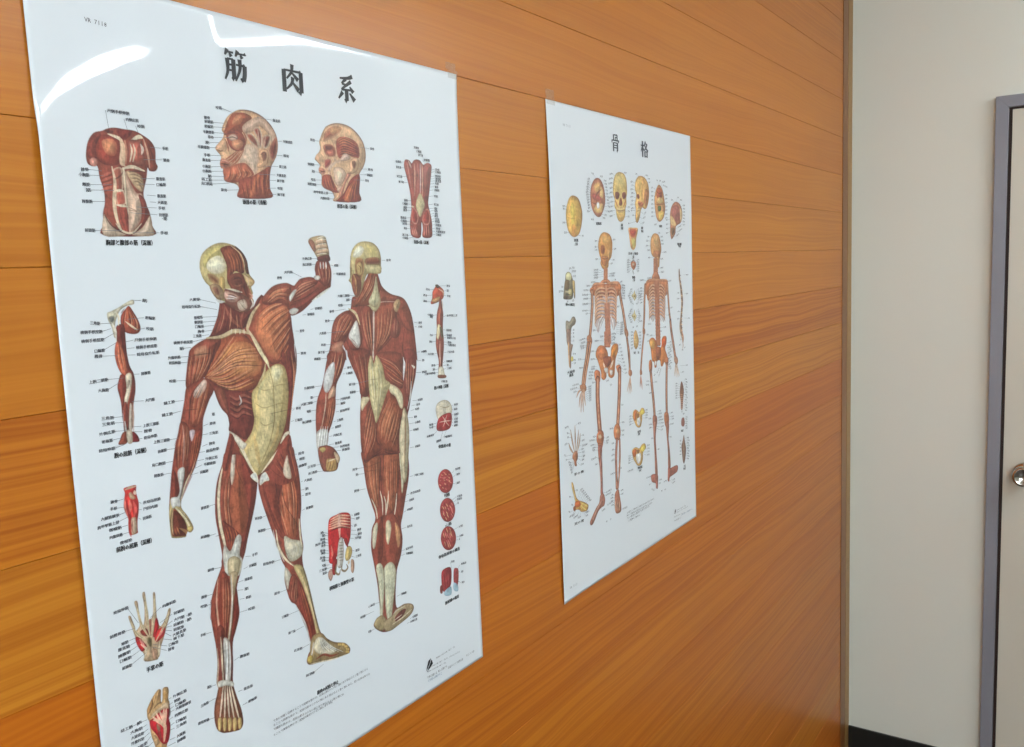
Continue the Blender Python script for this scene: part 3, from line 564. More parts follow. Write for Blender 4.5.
["F",[1260,2750,1402,2752,1406,2809,1351,2884,1304,2971,1299,2956,1232,3061,1133,3128,1048,3163,1026,3113,1045,3006,1075,2884,1109,2817],66,1,5,1],
["B",[1096,2855,1045,3006,1049,3148],[1316,2781,1281,2938,1133,3128],14,[1,4,5],0.45,0.8],
["F",[1144,2828,1257,2807,1268,2888,1155,2908],67,68,6,0.5],
["S",[1361,2801,1300,2940,1232,3061],1.6,8,0.8,0],
["F",[1051,3132,1211,3082,1309,3143,1292,3214,1249,3272,1203,3354,1167,3437,1151,3547,1111,3685,1045,3832,1074,3784,1015,3873,949,3960,896,4061,882,4133,931,4210,973,4298,980,4344,952,4365,924,4351,910,4370,892,4389,789,4368,765,4331,766,4154,781,4033,823,3818,858,3676,890,3558,871,3606,916,3504,961,3371,998,3251,1021,3160],0,1,5,1],
["F",[1209,3106,1271,3138,1263,3226,1206,3330,1158,3435,1079,3486,1029,3445,1044,3289,1101,3171],69,1,6,1],
["F",[1200,3097,1236,3117,1210,3186,1140,3240,1095,3233,1110,3172],70,71,4,0.9],
["B",[1169,3132,1065,3261,1047,3448],[1260,3161,1229,3285,1128,3462],10,[1,4,5],0.45,0.7],
["S",[1200,3097,1080,3200,1040,3368,1018,3459],1.4,8,0.7,0],
["F",[951,3416,1018,3459,1024,3588,994,3709,972,3833,885,3814,875,3654,916,3504],32,1,5,1],
["B",[958,3433,889,3594,869,3794],[1017,3475,1009,3648,965,3815],8,[1,4],0.45,0.7],
["F",[1048,3528,1132,3511,1145,3562,1104,3699,1038,3815,978,3866,1003,3711,1022,3603],72,1,4,1],
["B",[1046,3544,1014,3682,990,3836],[1129,3543,1086,3696,1027,3828],8,[1,5],0.45,0.7],
["F",[1026,3508,1077,3509,1063,3563,1035,3598],73,74,2,1],
["S",[966,3450,962,3608,932,3792],1.6,75,0.5,0],
["F",[877,3830,923,3796,948,3821,922,3941,883,4058,862,4128,816,4091,828,4044,864,4028,884,3970],76,77,3,1],
["F",[832,3795,868,3853,877,3968,858,4026,808,4039,806,3914],78,1,3,1],
["S",[958,3797,918,3940,876,4056],1.2,15,0.6,0],
["S",[994,3868,935,3956,885,4071],1.4,6,0.8,0],
["S",[973,3864,924,3967,876,4081],0.8,15,0.7,0],
["S",[1014,3886,956,3961,896,4061],1.6,79,0.8,0],
["S",[1062,3756,1001,3870,934,3969],1.2,80,0.7,0],
["F",[792,4035,822,4030,883,4058,885,4134,931,4212,973,4298,978,4344,952,4364,925,4348,911,4268,863,4179,813,4128,777,4207,774,4306,790,4355,893,4378,892,4390,789,4368,765,4331,766,4154],81,82,2.6,1],
["F",[811,4140,863,4179,911,4268,920,4322,882,4343,908,4369,886,4378,804,4353,782,4296,795,4199],83,84,4,1],
["F",[795,4033,870,4044,876,4119,835,4109,800,4115],85,86,2,1],
["S",[827,4119,897,4201,949,4317],2.4,87,0.9,0],
["S",[848,4125,916,4218,972,4310],0.9,15,0.7,0],
["S",[806,4126,782,4233,785,4335],1.6,88,0.8,0],
["F",[928,4311,971,4316,975,4347,942,4358,922,4335],89,90,1.6,1],
["S",[851,4302,904,4343,908,4369],2.4,91,0.8,0],
["S",[825,4283,846,4352],1.2,92,0.7,0],
["S",[804,4289,818,4350],1.2,93,0.7,0],
["F",[1307,3159,1466,3222,1694,3277,1698,3407,1701,3527,1661,3622,1592,3688,1506,3632,1421,3583,1428,3514,1416,3437,1363,3371,1324,3283],94,1,4,1],
["F",[1314,3184,1399,3204,1427,3315,1436,3432,1382,3382,1333,3285],95,1,4,1],
["S",[1461,3271,1537,3312,1600,3284,1689,3324],2.6,96,0.75,0],
["S",[1459,3290,1535,3331,1598,3304,1687,3341],1,8,0.8,0],
["S",[1457,3320,1532,3361,1596,3334,1684,3374],2.6,96,0.75,0],
["S",[1455,3339,1530,3381,1594,3354,1683,3391],1,8,0.8,0],
["S",[1452,3369,1528,3410,1591,3384,1679,3424],2.6,96,0.75,0],
["S",[1450,3388,1526,3430,1589,3403,1678,3441],1,8,0.8,0],
["S",[1447,3421,1522,3463,1586,3437,1674,3478],2.6,96,0.75,0],
["S",[1445,3440,1521,3483,1584,3456,1673,3495],1,8,0.8,0],
["S",[1560,3285,1575,3337,1552,3367],1.6,9,0.8,0],
["B",[1442,3467,1454,3552,1583,3676],[1696,3475,1676,3574,1603,3680],10,[1,5,4],0.4,0.7],
["F",[1948,3064,2025,3052,2093,3089,2120,3189,2121,3349,2091,3504,2057,3622,1980,3768,1856,3920,1739,4021,1674,4032,1622,3957,1570,3861,1514,3764,1591,3703,1667,3623,1702,3518,1692,3406,1700,3280,1750,3231,1823,3172,1872,3110],97,98,5,1],
["F",[1912,3094,2042,3109,2059,3287,2003,3525,1890,3786,1723,3962,1661,3948,1589,3830,1707,3682,1768,3487,1753,3313,1837,3205],99,97,9,0.9],
["F",[1947,3072,2045,3075,2072,3148,1987,3225,1938,3166],100,97,6,0.8],
["S",[1905,3076,1944,3219,1941,3392,1929,3565,1848,3778,1699,3991],1.4,101,0.75,0],
["S",[1750,3227,1831,3273,1939,3274],1.2,102,0.6,0],
["S",[1726,3377,1816,3434,1935,3426],1.2,102,0.6,0],
["S",[1762,3554,1821,3599,1927,3582],1.2,102,0.6,0],
["S",[1962,3256,2029,3248,2107,3258],1.2,102,0.6,0],
["S",[1946,3428,2013,3421,2096,3442],1.2,102,0.6,0],
["S",[1862,3174,1815,3219,1763,3314],3,103,0.5,0],
["S",[1973,3608,1940,3725,1841,3847],3,104,0.5,0],
["S",[1687,3678,1705,3819,1725,3945],5,105,0.45,0],
["S",[1427,3584,1484,3658,1552,3789,1620,3940,1674,4029],3,6,0.95,0],
["S",[2095,3704,2010,3809,1855,3928,1739,4021],2.6,6,0.95,0],
["S",[1420,3591,1472,3672,1549,3822,1627,3975],0.8,15,0.5,0],
["F",[1427,3584,1506,3637,1561,3697,1599,3730,1554,3772,1499,3711],106,107,2,1],
["F",[2030,3715,2099,3701,2083,3752,1977,3803],108,109,2,1],
["F",[1610,4025,1669,4004,1691,4061,1691,4104,1651,4078],9,6,2,1],
["F",[1429,3606,1472,3672,1430,3798,1369,3919,1319,3892,1349,3782],110,111,4,1],
["F",[2086,3725,2123,3939,2135,4159,1941,4187,1820,4070,1877,3924],112,113,4,1],
["B",[1825,4019,1906,4090,1991,4139],[2083,3752,2112,3937,2149,4162],8,[1,5],0.4,0.7],
["F",[2045,3923,2062,3980,2081,4147,2014,4132,1987,4054],114,115,3,1],
["S",[1270,2745,1422,2745,1543,2710,1642,2718,1721,2747],3.6,116,1,0],
["S",[1269,2756,1420,2762,1551,2730,1640,2738],0.8,98,0.7,0],
["S",[1860,2488,1780,2559,1731,2639,1704,2704,1730,2756],3.4,117,1,0],
["S",[1870,2497,1795,2576,1746,2657],0.7,98,0.7,0],
["S",[1714,2713,1776,2819,1839,2935,1897,3044],3.8,118,1,0],
["S",[1744,2723,1807,2830,1870,2938,1925,3039],0.8,98,0.7,0],
["S",[1768,2823,1822,2913,1888,3005,1914,3077],3.2,119,1,0],
["S",[1874,3038,1849,3121,1773,3213],2.4,120,0.9,0],
["S",[1535,2690,1521,2730],1.6,121,0.8,0],
["S",[1578,2693,1568,2734],1.6,121,0.8,0],
["S",[1622,2697,1616,2738],1.6,121,0.8,0],
["S",[1666,2700,1664,2742],1.6,121,0.8,0],
["F",[1884,2456,1967,2370,2058,2323,2192,2309,2285,2337,2355,2280,2473,2262,2564,2269,2556,2195,2576,2133,2621,2098,2696,2075,2749,2123,2775,2219,2760,2328,2741,2378,2627,2435,2488,2497,2374,2579,2254,2618,2201,2603,2194,2533,2086,2492,1933,2501],0,1,4.5,1],
["F",[1892,2481,1954,2392,2068,2337,2213,2329,2243,2370,2200,2464,2200,2516,2088,2475],122,1,5,1],
["F",[1984,2418,2076,2363,2164,2367,2115,2416,2024,2455],123,122,7,0.8],
["B",[1915,2466,2032,2370,2213,2329],[1999,2487,2111,2459,2201,2507],10,[1,4,5],0.45,0.7],
["F",[2241,2396,2354,2287,2556,2276,2588,2322,2462,2388,2291,2469,2210,2482],124,1,4,1],
["F",[2325,2347,2423,2298,2530,2302,2465,2353,2345,2383],125,124,5,0.8],
["B",[2250,2414,2375,2314,2567,2285],[2233,2474,2388,2421,2586,2340],8,[1,4],0.4,0.7],
["F",[2214,2438,2276,2380,2311,2382,2258,2449,2221,2486],126,127,2,1],
["F",[2218,2517,2383,2473,2581,2394,2719,2372,2551,2464,2399,2563,2266,2611,2210,2601],128,1,4,1],
["F",[2202,2569,2261,2546,2317,2567,2278,2605,2221,2608],129,130,2,1],
["S",[2495,2494,2627,2432,2736,2378],2.4,131,0.9,0],
["S",[2220,2500,2408,2457,2583,2376],1.2,8,0.8,0],
["F",[2576,2133,2632,2107,2729,2127,2764,2228,2748,2328,2671,2357,2617,2323,2564,2267],132,1,4,1],
["B",[2585,2142,2574,2213,2625,2314],[2740,2136,2756,2236,2720,2354],8,[1,4],0.5,0.6],
["S",[2635,2125,2634,2188],1.6,133,0.9,0],
["S",[2674,2126,2673,2189],1.6,133,0.9,0],
["S",[2709,2126,2708,2190],1.6,133,0.9,0],
["F",[2546,2257,2606,2254,2621,2278,2590,2297,2548,2288],134,135,1.6,1],
["F",[2497,1928,2526,1892,2629,1870,2716,1877,2745,1946,2762,2036,2744,2091,2681,2104,2609,2092,2566,2035,2523,1977],136,137,3,1],
["F",[2581,1919,2700,1892,2721,1936,2609,1954],138,139,2,1],
["F",[2584,1963,2720,1946,2734,1982,2598,2003],138,139,2,1],
["F",[2597,2013,2736,1993,2742,2029,2613,2046],138,139,2,1],
["F",[2504,1924,2542,1907,2579,1946,2587,2017,2556,2017,2524,1972],140,1,2,1],
["S",[2615,1896,2677,1881,2738,1884],1.3,141,0.9,0],
["S",[2613,1917,2675,1902,2736,1906],1.3,141,0.9,0],
["S",[2609,1960,2671,1946,2732,1949],1.3,141,0.9,0],
["S",[2604,2008,2667,1994,2728,1998],1.3,141,0.9,0],
["S",[2600,2053,2663,2039,2724,2043],1.3,141,0.9,0],
["S",[2592,1956,2659,1944,2741,1938],0.9,142,0.8,0],
["S",[2588,2004,2655,1992,2736,1987],0.9,142,0.8,0],
["S",[2584,2049,2650,2037,2732,2032],0.9,142,0.8,0],
["F",[2611,2074,2748,2054,2759,2118,2608,2107],143,1,2,1],
["F",[1373,1974,1442,1946,1529,1939,1634,1965,1709,2019,1753,2093,1764,2168,1775,2222,1823,2280,1804,2313,1781,2334,1795,2384,1779,2417,1798,2459,1781,2509,1741,2536,1659,2546,1581,2516,1517,2470,1479,2452,1414,2426,1372,2373,1341,2308,1307,2275,1275,2219,1259,2140,1280,2055,1324,2005],144,145,4,1],
["F",[1304,2055,1401,1977,1517,1962,1492,2025,1409,2088,1310,2149],146,147,5,0.8],
["F",[1357,2087,1451,2049,1515,2082,1528,2154,1475,2201,1380,2198,1328,2150],148,149,8,1],
["F",[1486,1986,1595,1962,1680,2011,1726,2093,1731,2175,1691,2210,1613,2188,1556,2268,1557,2316,1527,2267,1535,2138,1500,2041],150,151,5,1],
["F",[1522,2010,1612,1994,1665,2059,1677,2141,1595,2172,1553,2090],152,150,8,0.8],
["B",[1513,2002,1562,2106,1567,2252],[1688,2027,1721,2109,1717,2191],10,[1,5],0.45,0.7],
["F",[1634,1965,1709,2019,1755,2093,1764,2168,1768,2212,1736,2202,1731,2109,1687,2040],153,154,2.5,1],
["S",[1595,1965,1678,2024,1717,2101,1722,2200],1.2,155,0.85,0],
["F",[1538,2251,1591,2207,1671,2203,1709,2232,1744,2291,1758,2358,1781,2442,1754,2507,1689,2437,1634,2385,1568,2349],156,157,4,1],
["F",[1563,2252,1620,2221,1683,2248,1682,2305,1620,2319,1572,2301],158,159,6,1],
["S",[1590,2256,1647,2245,1682,2259],1.6,160,0.7,0],
["S",[1592,2305,1640,2317,1678,2302],1.2,161,0.5,0],
["F",[1706,2216,1749,2233,1820,2277,1804,2313,1761,2325,1728,2290],162,163,2.4,1],
["S",[1720,2224,1756,2275,1741,2324],1.6,164,0.8,0],
["F",[1334,2200,1397,2211,1447,2248,1436,2304,1389,2294,1341,2245],165,166,5,1],
["F",[1456,2232,1500,2242,1501,2330,1482,2426,1444,2416,1441,2312],167,168,3,1],
["F",[1343,2308,1390,2286,1454,2312,1487,2378,1468,2426,1406,2414,1363,2364],169,170,3,1],
["F",[1371,2325,1416,2311,1445,2352,1437,2392,1400,2382],171,172,3,1],
["S",[1490,2338,1577,2350,1675,2374],2.2,173,0.8,0],
["F",[1490,2346,1520,2339,1654,2383,1755,2437,1792,2476,1767,2521,1689,2548,1581,2516,1493,2456],174,175,5,1],
["F",[1494,2359,1575,2374,1641,2410,1612,2449,1548,2454,1492,2419],176,177,4,1],
["B",[1500,2379,1554,2385,1615,2409],[1510,2436,1559,2438,1608,2441],5,[1,47],0.5,0.7],
["F",[1617,2458,1699,2438,1723,2505,1680,2536,1630,2524],178,179,4,1],
["S",[1741,2324,1765,2391,1750,2440],2.6,180,0.8,0],
["S",[1751,2391,1784,2409,1771,2433,1786,2459],2,181,0.8,0],
["S",[1771,2441,1787,2484,1753,2524],1.8,182,0.9,0],
["S",[1646,2468,1691,2520,1721,2530],1.2,15,0.5,0],
["S",[1680,2321,1654,2386,1686,2470],1.6,1,0.6,0],
["S",[1713,2290,1707,2355,1740,2440],1.2,8,0.5,0],
["S",[1396,2422,1432,2443,1480,2446],2.6,9,0.8,0],
["S",[1109,2883,1220,2879,1304,2879],0.5,15,0.8,0],
["S",[1122,2873,1306,2876],0.5,15,0.8,0],
["S",[1874,3500,2006,3499,2188,3492],0.5,15,0.8,0],
["S",[1191,4470,1269,4467],0.5,15,0.8,0],
["S",[996,3326,1140,3336],0.5,15,0.8,0]],[
[0,[1129,2411,1238,2413,1393,2454]],
[0,[1052,2468,1232,2471,1397,2510]],
[0,[1159,2565,1247,2564,1391,2569]],
[0,[1159,2603,1246,2606,1378,2608]],
[0,[1160,2641,1252,2643,1355,2643]],
[0,[1184,2682,1253,2685,1332,2683]],
[0,[1135,2717,1220,2721,1295,2718]],
[0,[944,2757,1130,2764,1251,2750]],
[0,[995,2810,1041,2810,1107,2809]],
[0,[881,2874,999,2879,1091,2882]],
[0,[885,2916,998,2925,1060,2929]],
[0,[2407,2089,2525,2087,2609,2092]],
[0,[2402,2144,2520,2143,2580,2145]],
[0,[2813,2161,2871,2162,2763,2156]],
[0,[2831,2244,2967,2248,2793,2243]],
[0,[2168,2211,2274,2211,2380,2261]],
[0,[2081,2260,2141,2261,2141,2261]],
[0,[2517,2570,2619,2569,2464,2576]],
[0,[2417,2621,2512,2621,2358,2621]],
[0,[2309,2770,2368,2771,2259,2766]],
[0,[2301,2983,2371,2987,2255,2978]],
[0,[872,3066,938,3070,1029,3078]],
[0,[804,3240,911,3238,992,3242]],
[0,[777,3333,880,3335,960,3326]],
[0,[681,3538,833,3544,912,3548]],
[0,[711,3624,796,3622,877,3626]],
[0,[646,3723,775,3727,841,3728]],
[0,[658,3813,746,3817,818,3822]],
[0,[1255,3403,1289,3405,1289,3405]],
[0,[1225,3479,1289,3482,1162,3488]],
[0,[1211,3563,1306,3567,1142,3561]],
[0,[1202,3651,1265,3653,1136,3660]],
[0,[1168,3709,1302,3709,1098,3706]],
[0,[1153,3774,1279,3781,1069,3773]],
[0,[1130,3818,1256,3825,1045,3832]],
[0,[1087,3877,1174,3880,995,3878]],
[0,[2192,3498,2256,3505,2151,3513]],
[0,[2172,3610,2265,3615,2126,3613]],
[0,[2181,3936,2259,3937,2135,3931]],
[0,[2188,3992,2263,3993,2153,3990]],
[0,[2177,4059,2281,4056,2157,4073]],
[0,[2229,4210,2336,4218,2194,4214]],
[0,[2238,4295,2281,4296,2186,4292]],
[0,[2233,4349,2305,4351,2181,4351]],
[0,[2228,4486,2324,4488,2180,4492]],
[0,[1068,4188,1152,4189,1219,4186]],
[0,[1040,4435,1133,4445,1197,4446]],
[0,[1618,4425,1702,4434,1756,4430]],
[0,[1644,4551,1729,4557,1798,4562]],
[0,[1671,4872,1801,4885,1878,4888]],
[0,[1555,4753,1619,4749,1484,4738]],
[0,[1512,4839,1599,4844,1453,4847]],
[0,[1079,4744,1149,4747,1222,4756]],
[0,[1454,4948,1542,4954,1382,4948]],
[0,[997,4954,1053,4960,1120,4963]],
[0,[980,5035,1051,5043,1093,5046]],
[0,[1450,5115,1512,5122,1385,5106]],
[0,[1444,5032,1491,5037,1373,5018]],
[0,[1466,5232,1544,5236,1370,5223]],
[0,[955,5283,1008,5286,1069,5293]],
[0,[1772,5190,1839,5195,1923,5198]],
[0,[1839,5443,1923,5446,2059,5450]],
[0,[1902,5625,1990,5632,2102,5626]],
[0,[1954,5820,2059,5834,2156,5830]],
[0,[1337,5627,1443,5641,1275,5637]],
[0,[975,5759,1022,5768,1068,5774]],
[0,[896,5897,979,5894,1062,5892]],
[0,[858,6037,970,6048,1027,6060]],
[0,[1348,5941,1452,5948,1291,5937]],
[0,[1387,6080,1486,6078,1324,6082]],
[0,[2077,6126,2190,6136,2312,6104]],
[1,[2202,6359,2494,6365],"筋肉の起始と停止"],
[2,[1648,6392,2925,6407]],
[2,[1644,6432,2947,6473]],
[2,[1641,6471,2558,6528]],
[2,[1635,6526,2400,6537]]]],
[0,"muscle_figure","large printed muscle man seen from behind",[
["F",[3039,4076,3307,4158,3612,4190,3695,4146,3751,4278,3747,4490,3674,4716,3608,4912,3568,5023,3582,5179,3540,5350,3457,5507,3422,5710,3422,5909,3546,5913,3670,5956,3701,6018,3632,6078,3440,6116,3308,6133,3182,6103,3083,6030,3051,5970,3106,5915,3165,5907,3154,5738,3145,5556,3114,5339,3084,5124,3115,4957,3175,4828,3131,4671,3075,4484,3048,4248],0,1,4,1],
["F",[3074,4126,3305,4187,3280,4473,3240,4698,3177,4711,3104,4519,3074,4311],183,1,5,1],
["B",[3094,4173,3111,4435,3185,4713],[3294,4214,3272,4472,3250,4730],10,[1,4,5],0.5,0.7],
["F",[3370,4157,3601,4218,3590,4455,3537,4713,3440,4838,3353,4697,3324,4454],184,1,5,1],
["B",[3380,4188,3342,4488,3390,4766],[3581,4243,3568,4510,3487,4790],10,[1,4,5],0.5,0.7],
["S",[3313,4189,3297,4477,3291,4740],1.2,8,0.7,0],
["S",[3471,4221,3467,4517,3424,4774],1,8,0.6,0],
["F",[3631,4074,3753,4097,3729,4274,3663,4531,3615,4672,3613,4490,3607,4249],185,186,3,1],
["S",[3273,4560,3296,4683,3291,4829],1.8,187,0.9,0],
["S",[3329,4632,3351,4726,3333,4840],1.8,187,0.9,0],
["S",[3405,4591,3376,4732,3341,4842],1.8,187,0.9,0],
["S",[3136,4614,3195,4745,3205,4865],1.8,187,0.9,0],
["S",[3529,4651,3500,4794,3453,4932],1.8,187,0.9,0],
["S",[3311,4598,3319,4748,3314,4864],0.8,15,0.6,0],
["S",[3179,4683,3218,4810],0.8,15,0.5,0],
["F",[3107,4955,3185,4860,3281,4856,3280,5063,3257,5234,3203,5367,3128,5373,3103,5188],188,1,4,1],
["F",[3311,4893,3419,4833,3479,4878,3566,5053,3570,5207,3525,5376,3432,5439,3327,5406,3281,5242],189,1,4,1],
["F",[3123,4960,3182,4888,3208,4925,3148,5143,3108,5131],190,191,2.4,1],
["F",[3333,4929,3390,4915,3412,5010,3355,5174,3319,5104],192,193,2.4,1],
["F",[3472,4967,3540,5046,3544,5199,3492,5245],194,0,3,1],
["B",[3135,4963,3120,5135,3183,5360],[3278,4885,3267,5118,3214,5340],7,[1,4],0.4,0.6],
["B",[3323,4956,3303,5189,3349,5398],[3540,5046,3553,5202,3479,5393],8,[1,4],0.4,0.6],
["F",[3141,5362,3206,5338,3250,5411,3251,5592,3215,5820,3195,5948,3156,5919,3162,5741,3156,5530],195,196,2.6,1],
["F",[3262,5415,3372,5375,3442,5472,3418,5647,3364,5873,3328,5997,3268,5990,3248,5831,3251,5592],195,196,3,1],
["S",[3256,5384,3254,5653,3217,5941],1,15,0.7,0],
["S",[3461,5509,3411,5736,3382,5971],1.4,8,0.7,0],
["S",[3155,5441,3167,5683,3174,5895],1,8,0.6,0],
["F",[3092,5925,3177,5911,3236,5963,3251,6045,3183,6086,3103,6043,3059,5979],197,198,2.4,1],
["F",[3212,6000,3343,5972,3421,5924,3568,5921,3678,5963,3697,6016,3632,6075,3440,6116,3316,6133,3216,6098],199,200,2.4,1],
["F",[3383,6017,3474,5974,3564,5975,3537,6027,3421,6078],201,1,2,1],
["S",[3334,6076,3512,6056,3665,6017],1.4,6,0.8,0],
["S",[3381,6038,3502,6021],1,202,0.9,0],
["S",[3365,5965,3433,5943,3544,5943],1.6,203,0.8,0],
["F",[3037,2492,3103,2460,3283,2288,3418,2238,3486,2386,3614,2475,3778,2518,3859,2572,3935,2710,3966,2867,3982,3023,3995,3233,3974,3236,3934,3426,3859,3612,3803,3760,3773,3872,3783,4030,3765,4184,3606,4218,3466,4206,3331,4182,3197,4181,3085,4199,3037,4097,3040,3748,3071,3534,3060,3369,2978,3161,2912,3012,2908,3113,2903,3030,2864,2920,2913,2783,3002,2613],0,1,5,1],
["F",[3775,3099,3945,3116,3980,3236,3947,3409,3867,3593,3802,3779,3758,3772,3756,3597,3744,3460,3741,3363,3788,3254],204,1,4,1],
["B",[3796,3158,3762,3385,3778,3717],[3940,3174,3921,3405,3824,3685],8,[1,4],0.45,0.7],
["F",[3888,3275,3950,3301,3928,3324],205,206,1.6,1],
["S",[3872,3458,3845,3610,3783,3756],1.8,9,0.8,0],
["F",[3751,3173,3777,3214,3789,3273,3747,3422,3726,3467,3711,3379,3713,3283],47,47,1,1],
["F",[3733,3729,3785,3874,3786,4070,3746,4337,3700,4538,3637,4524,3619,4233,3624,4001,3665,3854],207,42,4,1],
["S",[3739,3827,3723,4058,3673,4440],2,208,0.7,0],
["F",[3081,3572,3197,3571,3249,3728,3279,3845,3278,4013,3350,4112,3226,4153,3077,4197,3032,4040,3042,3785],209,1,6,1],
["B",[3196,3590,3100,3795,3052,4044],[3260,3823,3239,4006,3105,4184],14,[1,4,5],0.45,0.7],
["F",[3524,3526,3627,3636,3703,3744,3655,3910,3621,4039,3602,4191,3469,4174,3350,4121,3281,3976,3283,3864,3368,3747,3450,3590],210,1,7,1],
["F",[3455,3686,3619,3730,3618,3903,3507,4056,3348,3989,3345,3856],211,210,12,0.8],
["B",[3492,3578,3310,3794,3298,3942],[3673,3758,3598,3977,3470,4164],20,[1,4,5],0.45,0.7],
["F",[3070,3552,3125,3509,3188,3533,3198,3562,3114,3632,3073,3662],212,213,3,1],
["F",[3504,3438,3639,3494,3716,3591,3710,3726,3662,3718,3602,3594,3523,3535],214,215,4,1],
["F",[3354,2672,3497,2570,3675,2571,3708,2676,3652,2842,3516,2980,3346,3075,3335,2890],216,1,6,1],
["B",[3371,2636,3365,2856,3333,3073],[3685,2619,3577,2911,3346,3075],16,[1,4,5],0.45,0.7],
["F",[3125,2639,3246,2566,3318,2633,3310,2815,3285,3105,3142,3018,3136,2801],217,1,5,1],
["B",[3137,2640,3167,2876,3274,3141],[3295,2595,3302,2814,3288,3069],10,[1,4,5],0.45,0.7],
["F",[3456,2422,3614,2480,3763,2525,3676,2562,3471,2560,3433,2530],218,1,4,1],
["S",[3389,2574,3498,2556,3717,2568],1,75,0.7,0],
["F",[2917,3012,3230,3044,3221,3152,3204,3499,3074,3498,3049,3350],219,1,6,1],
["B",[2950,3051,3021,3238,3090,3464],[3214,3079,3211,3261,3192,3479],9,[1,4,5],0.35,0.7],
["F",[3344,3092,3726,3132,3743,3344,3722,3515,3586,3458,3479,3406,3411,3248],220,1,6,1],
["B",[3371,3095,3608,3195,3737,3344],[3433,3307,3560,3436,3723,3505],9,[1,4,5],0.4,0.7],
["S",[3666,2674,3694,2845,3514,2999,3316,3109],1.4,8,0.7,0],
["S",[3805,2873,3759,3079,3777,3209],1.4,8,0.7,0],
["F",[3577,2911,3662,2730,3750,2850,3684,2958],221,1,3,1],
["S",[3658,2767,3632,2915],1.2,222,0.7,0],
["S",[3700,2770,3674,2919],1,222,0.6,0],
["F",[3671,2618,3763,2533,3859,2572,3929,2710,3957,2866,3918,2911,3807,2854,3731,2734],223,1,5,1],
["F",[3660,2580,3734,2537,3767,2586,3708,2676,3660,2654],224,225,3,1],
["B",[3760,2566,3791,2701,3807,2854],[3858,2591,3932,2748,3935,2883],7,[1,4],0.4,0.7],
["F",[3259,3102,3296,3197,3343,3111,3426,3231,3455,3375,3531,3441,3453,3553,3373,3692,3281,3826,3249,3728,3210,3573,3199,3406,3207,3224],226,227,5,1],
["S",[3299,3161,3295,3419,3284,3789],1.4,228,0.5,0],
["S",[3332,3239,3306,3532],4,229,0.6,0],
["B",[3234,3154,3212,3408,3271,3787],[3341,3129,3425,3399,3297,3792],8,[230,231],0.4,0.6],
["S",[3405,2274,3368,2454,3339,2671,3320,2889,3291,3156],2.4,70,0.95,0],
["S",[3295,3050,3292,3142],2.4,70,0.95,0],
["F",[3407,2310,3451,2476,3447,2586,3356,2654,3282,2595,3246,2566,3322,2434],232,233,4,1],
["F",[2977,2612,3098,2655,3136,2801,3143,2946,3065,3028,2955,2999,2908,2889,2889,2781],234,1,4,1],
["F",[3079,2725,3109,2817,3116,2961,3067,3010,2986,2931,2954,2875,3011,2791],235,236,4,1],
["S",[2978,2598,3073,2653,3125,2773],3,237,0.9,0],
["B",[2925,2925,2995,2968,3065,3028],[2966,2876,3035,2936,3104,3014],5,[1,4],0.4,0.7],
["F",[2952,2614,3023,2650,3054,2723,2983,2824,2905,2924,2860,2972,2896,3029,2903,3113,2888,3116,2824,3232,2742,3345,2718,3482,2664,3685,2593,3813,2560,3921,2638,3963,2693,4027,2719,4086,2700,4136,2653,4198,2524,4187,2480,4160,2447,4065,2432,3923,2430,3819,2435,3647,2470,3463,2551,3319,2620,3120,2635,3083,2695,2939,2734,2769,2802,2670],0,1,5,1],
["F",[2939,2624,3040,2687,3012,2773,2917,2872,2816,2915,2733,2908,2746,2770,2814,2671],238,1,5,1],
["B",[2939,2627,2811,2706,2745,2909],[3031,2704,2986,2789,2816,2915],12,[1,4,5],0.45,0.7],
["F",[2653,3020,2869,3007,2830,3162,2758,3294,2708,3323,2710,3166,2653,3142],239,1,4,1],
["B",[2691,2990,2658,3090,2613,3206],[2869,3007,2818,3161,2733,3308],8,[1,4],0.45,0.7],
["F",[2719,2941,2876,2921,2855,3025,2724,3011],240,241,4,0.5],
["F",[2727,3112,2731,3203,2683,3337,2618,3406,2573,3383,2570,3287,2627,3173],242,130,2.6,1],
["F",[2706,3349,2724,3413,2669,3493,2612,3467,2642,3401],243,244,3,1],
["S",[2595,3403,2570,3547,2491,3778],1.6,6,0.5,0],
["S",[2627,3434,2578,3583,2514,3782],1,8,0.6,0],
["F",[2611,3484,2707,3463,2711,3552,2664,3685,2583,3794,2538,3769,2574,3635],245,1,4,1],
["B",[2622,3486,2574,3635,2548,3788],[2704,3498,2665,3668,2584,3777],7,[1,4],0.4,0.7],
["B",[2485,3465,2446,3648,2453,3823],[2579,3444,2539,3629,2512,3799],7,[1,4],0.4,0.7],
["F",[2442,3769,2584,3777,2567,3923,2497,3971,2430,3949],246,247,3,1],
["S",[2496,3726,2469,3826,2452,3909],1.2,47,0.8,0],
["S",[2506,3745,2478,3845,2463,3912],0.6,15,0.5,0],
["S",[2528,3732,2500,3831,2483,3915],1.2,47,0.8,0],
["S",[2538,3751,2510,3851,2495,3918],0.6,15,0.5,0],
["S",[2560,3737,2532,3837,2515,3922],1.2,47,0.8,0],
["S",[2570,3757,2542,3857,2527,3924],0.6,15,0.5,0],
["S",[2588,3742,2560,3843,2543,3927],1.2,47,0.8,0],
["S",[2598,3762,2570,3862,2554,3929],0.6,15,0.5,0],
["F",[2443,3934,2513,3921,2571,3929,2649,3974,2719,4078,2700,4136,2660,4203,2524,4187,2485,4157,2447,4065],248,249,3,1],
["F",[2458,3945,2512,3935,2544,3962,2495,3988],250,251,2,1],
["F",[2532,4101,2559,4062,2663,4084,2676,4131,2653,4198,2536,4183],252,253,2.4,1],
["S",[2570,4070,2553,4123,2532,4171],1,254,0.8,0],
["S",[2604,4077,2588,4130,2567,4179],1,254,0.8,0],
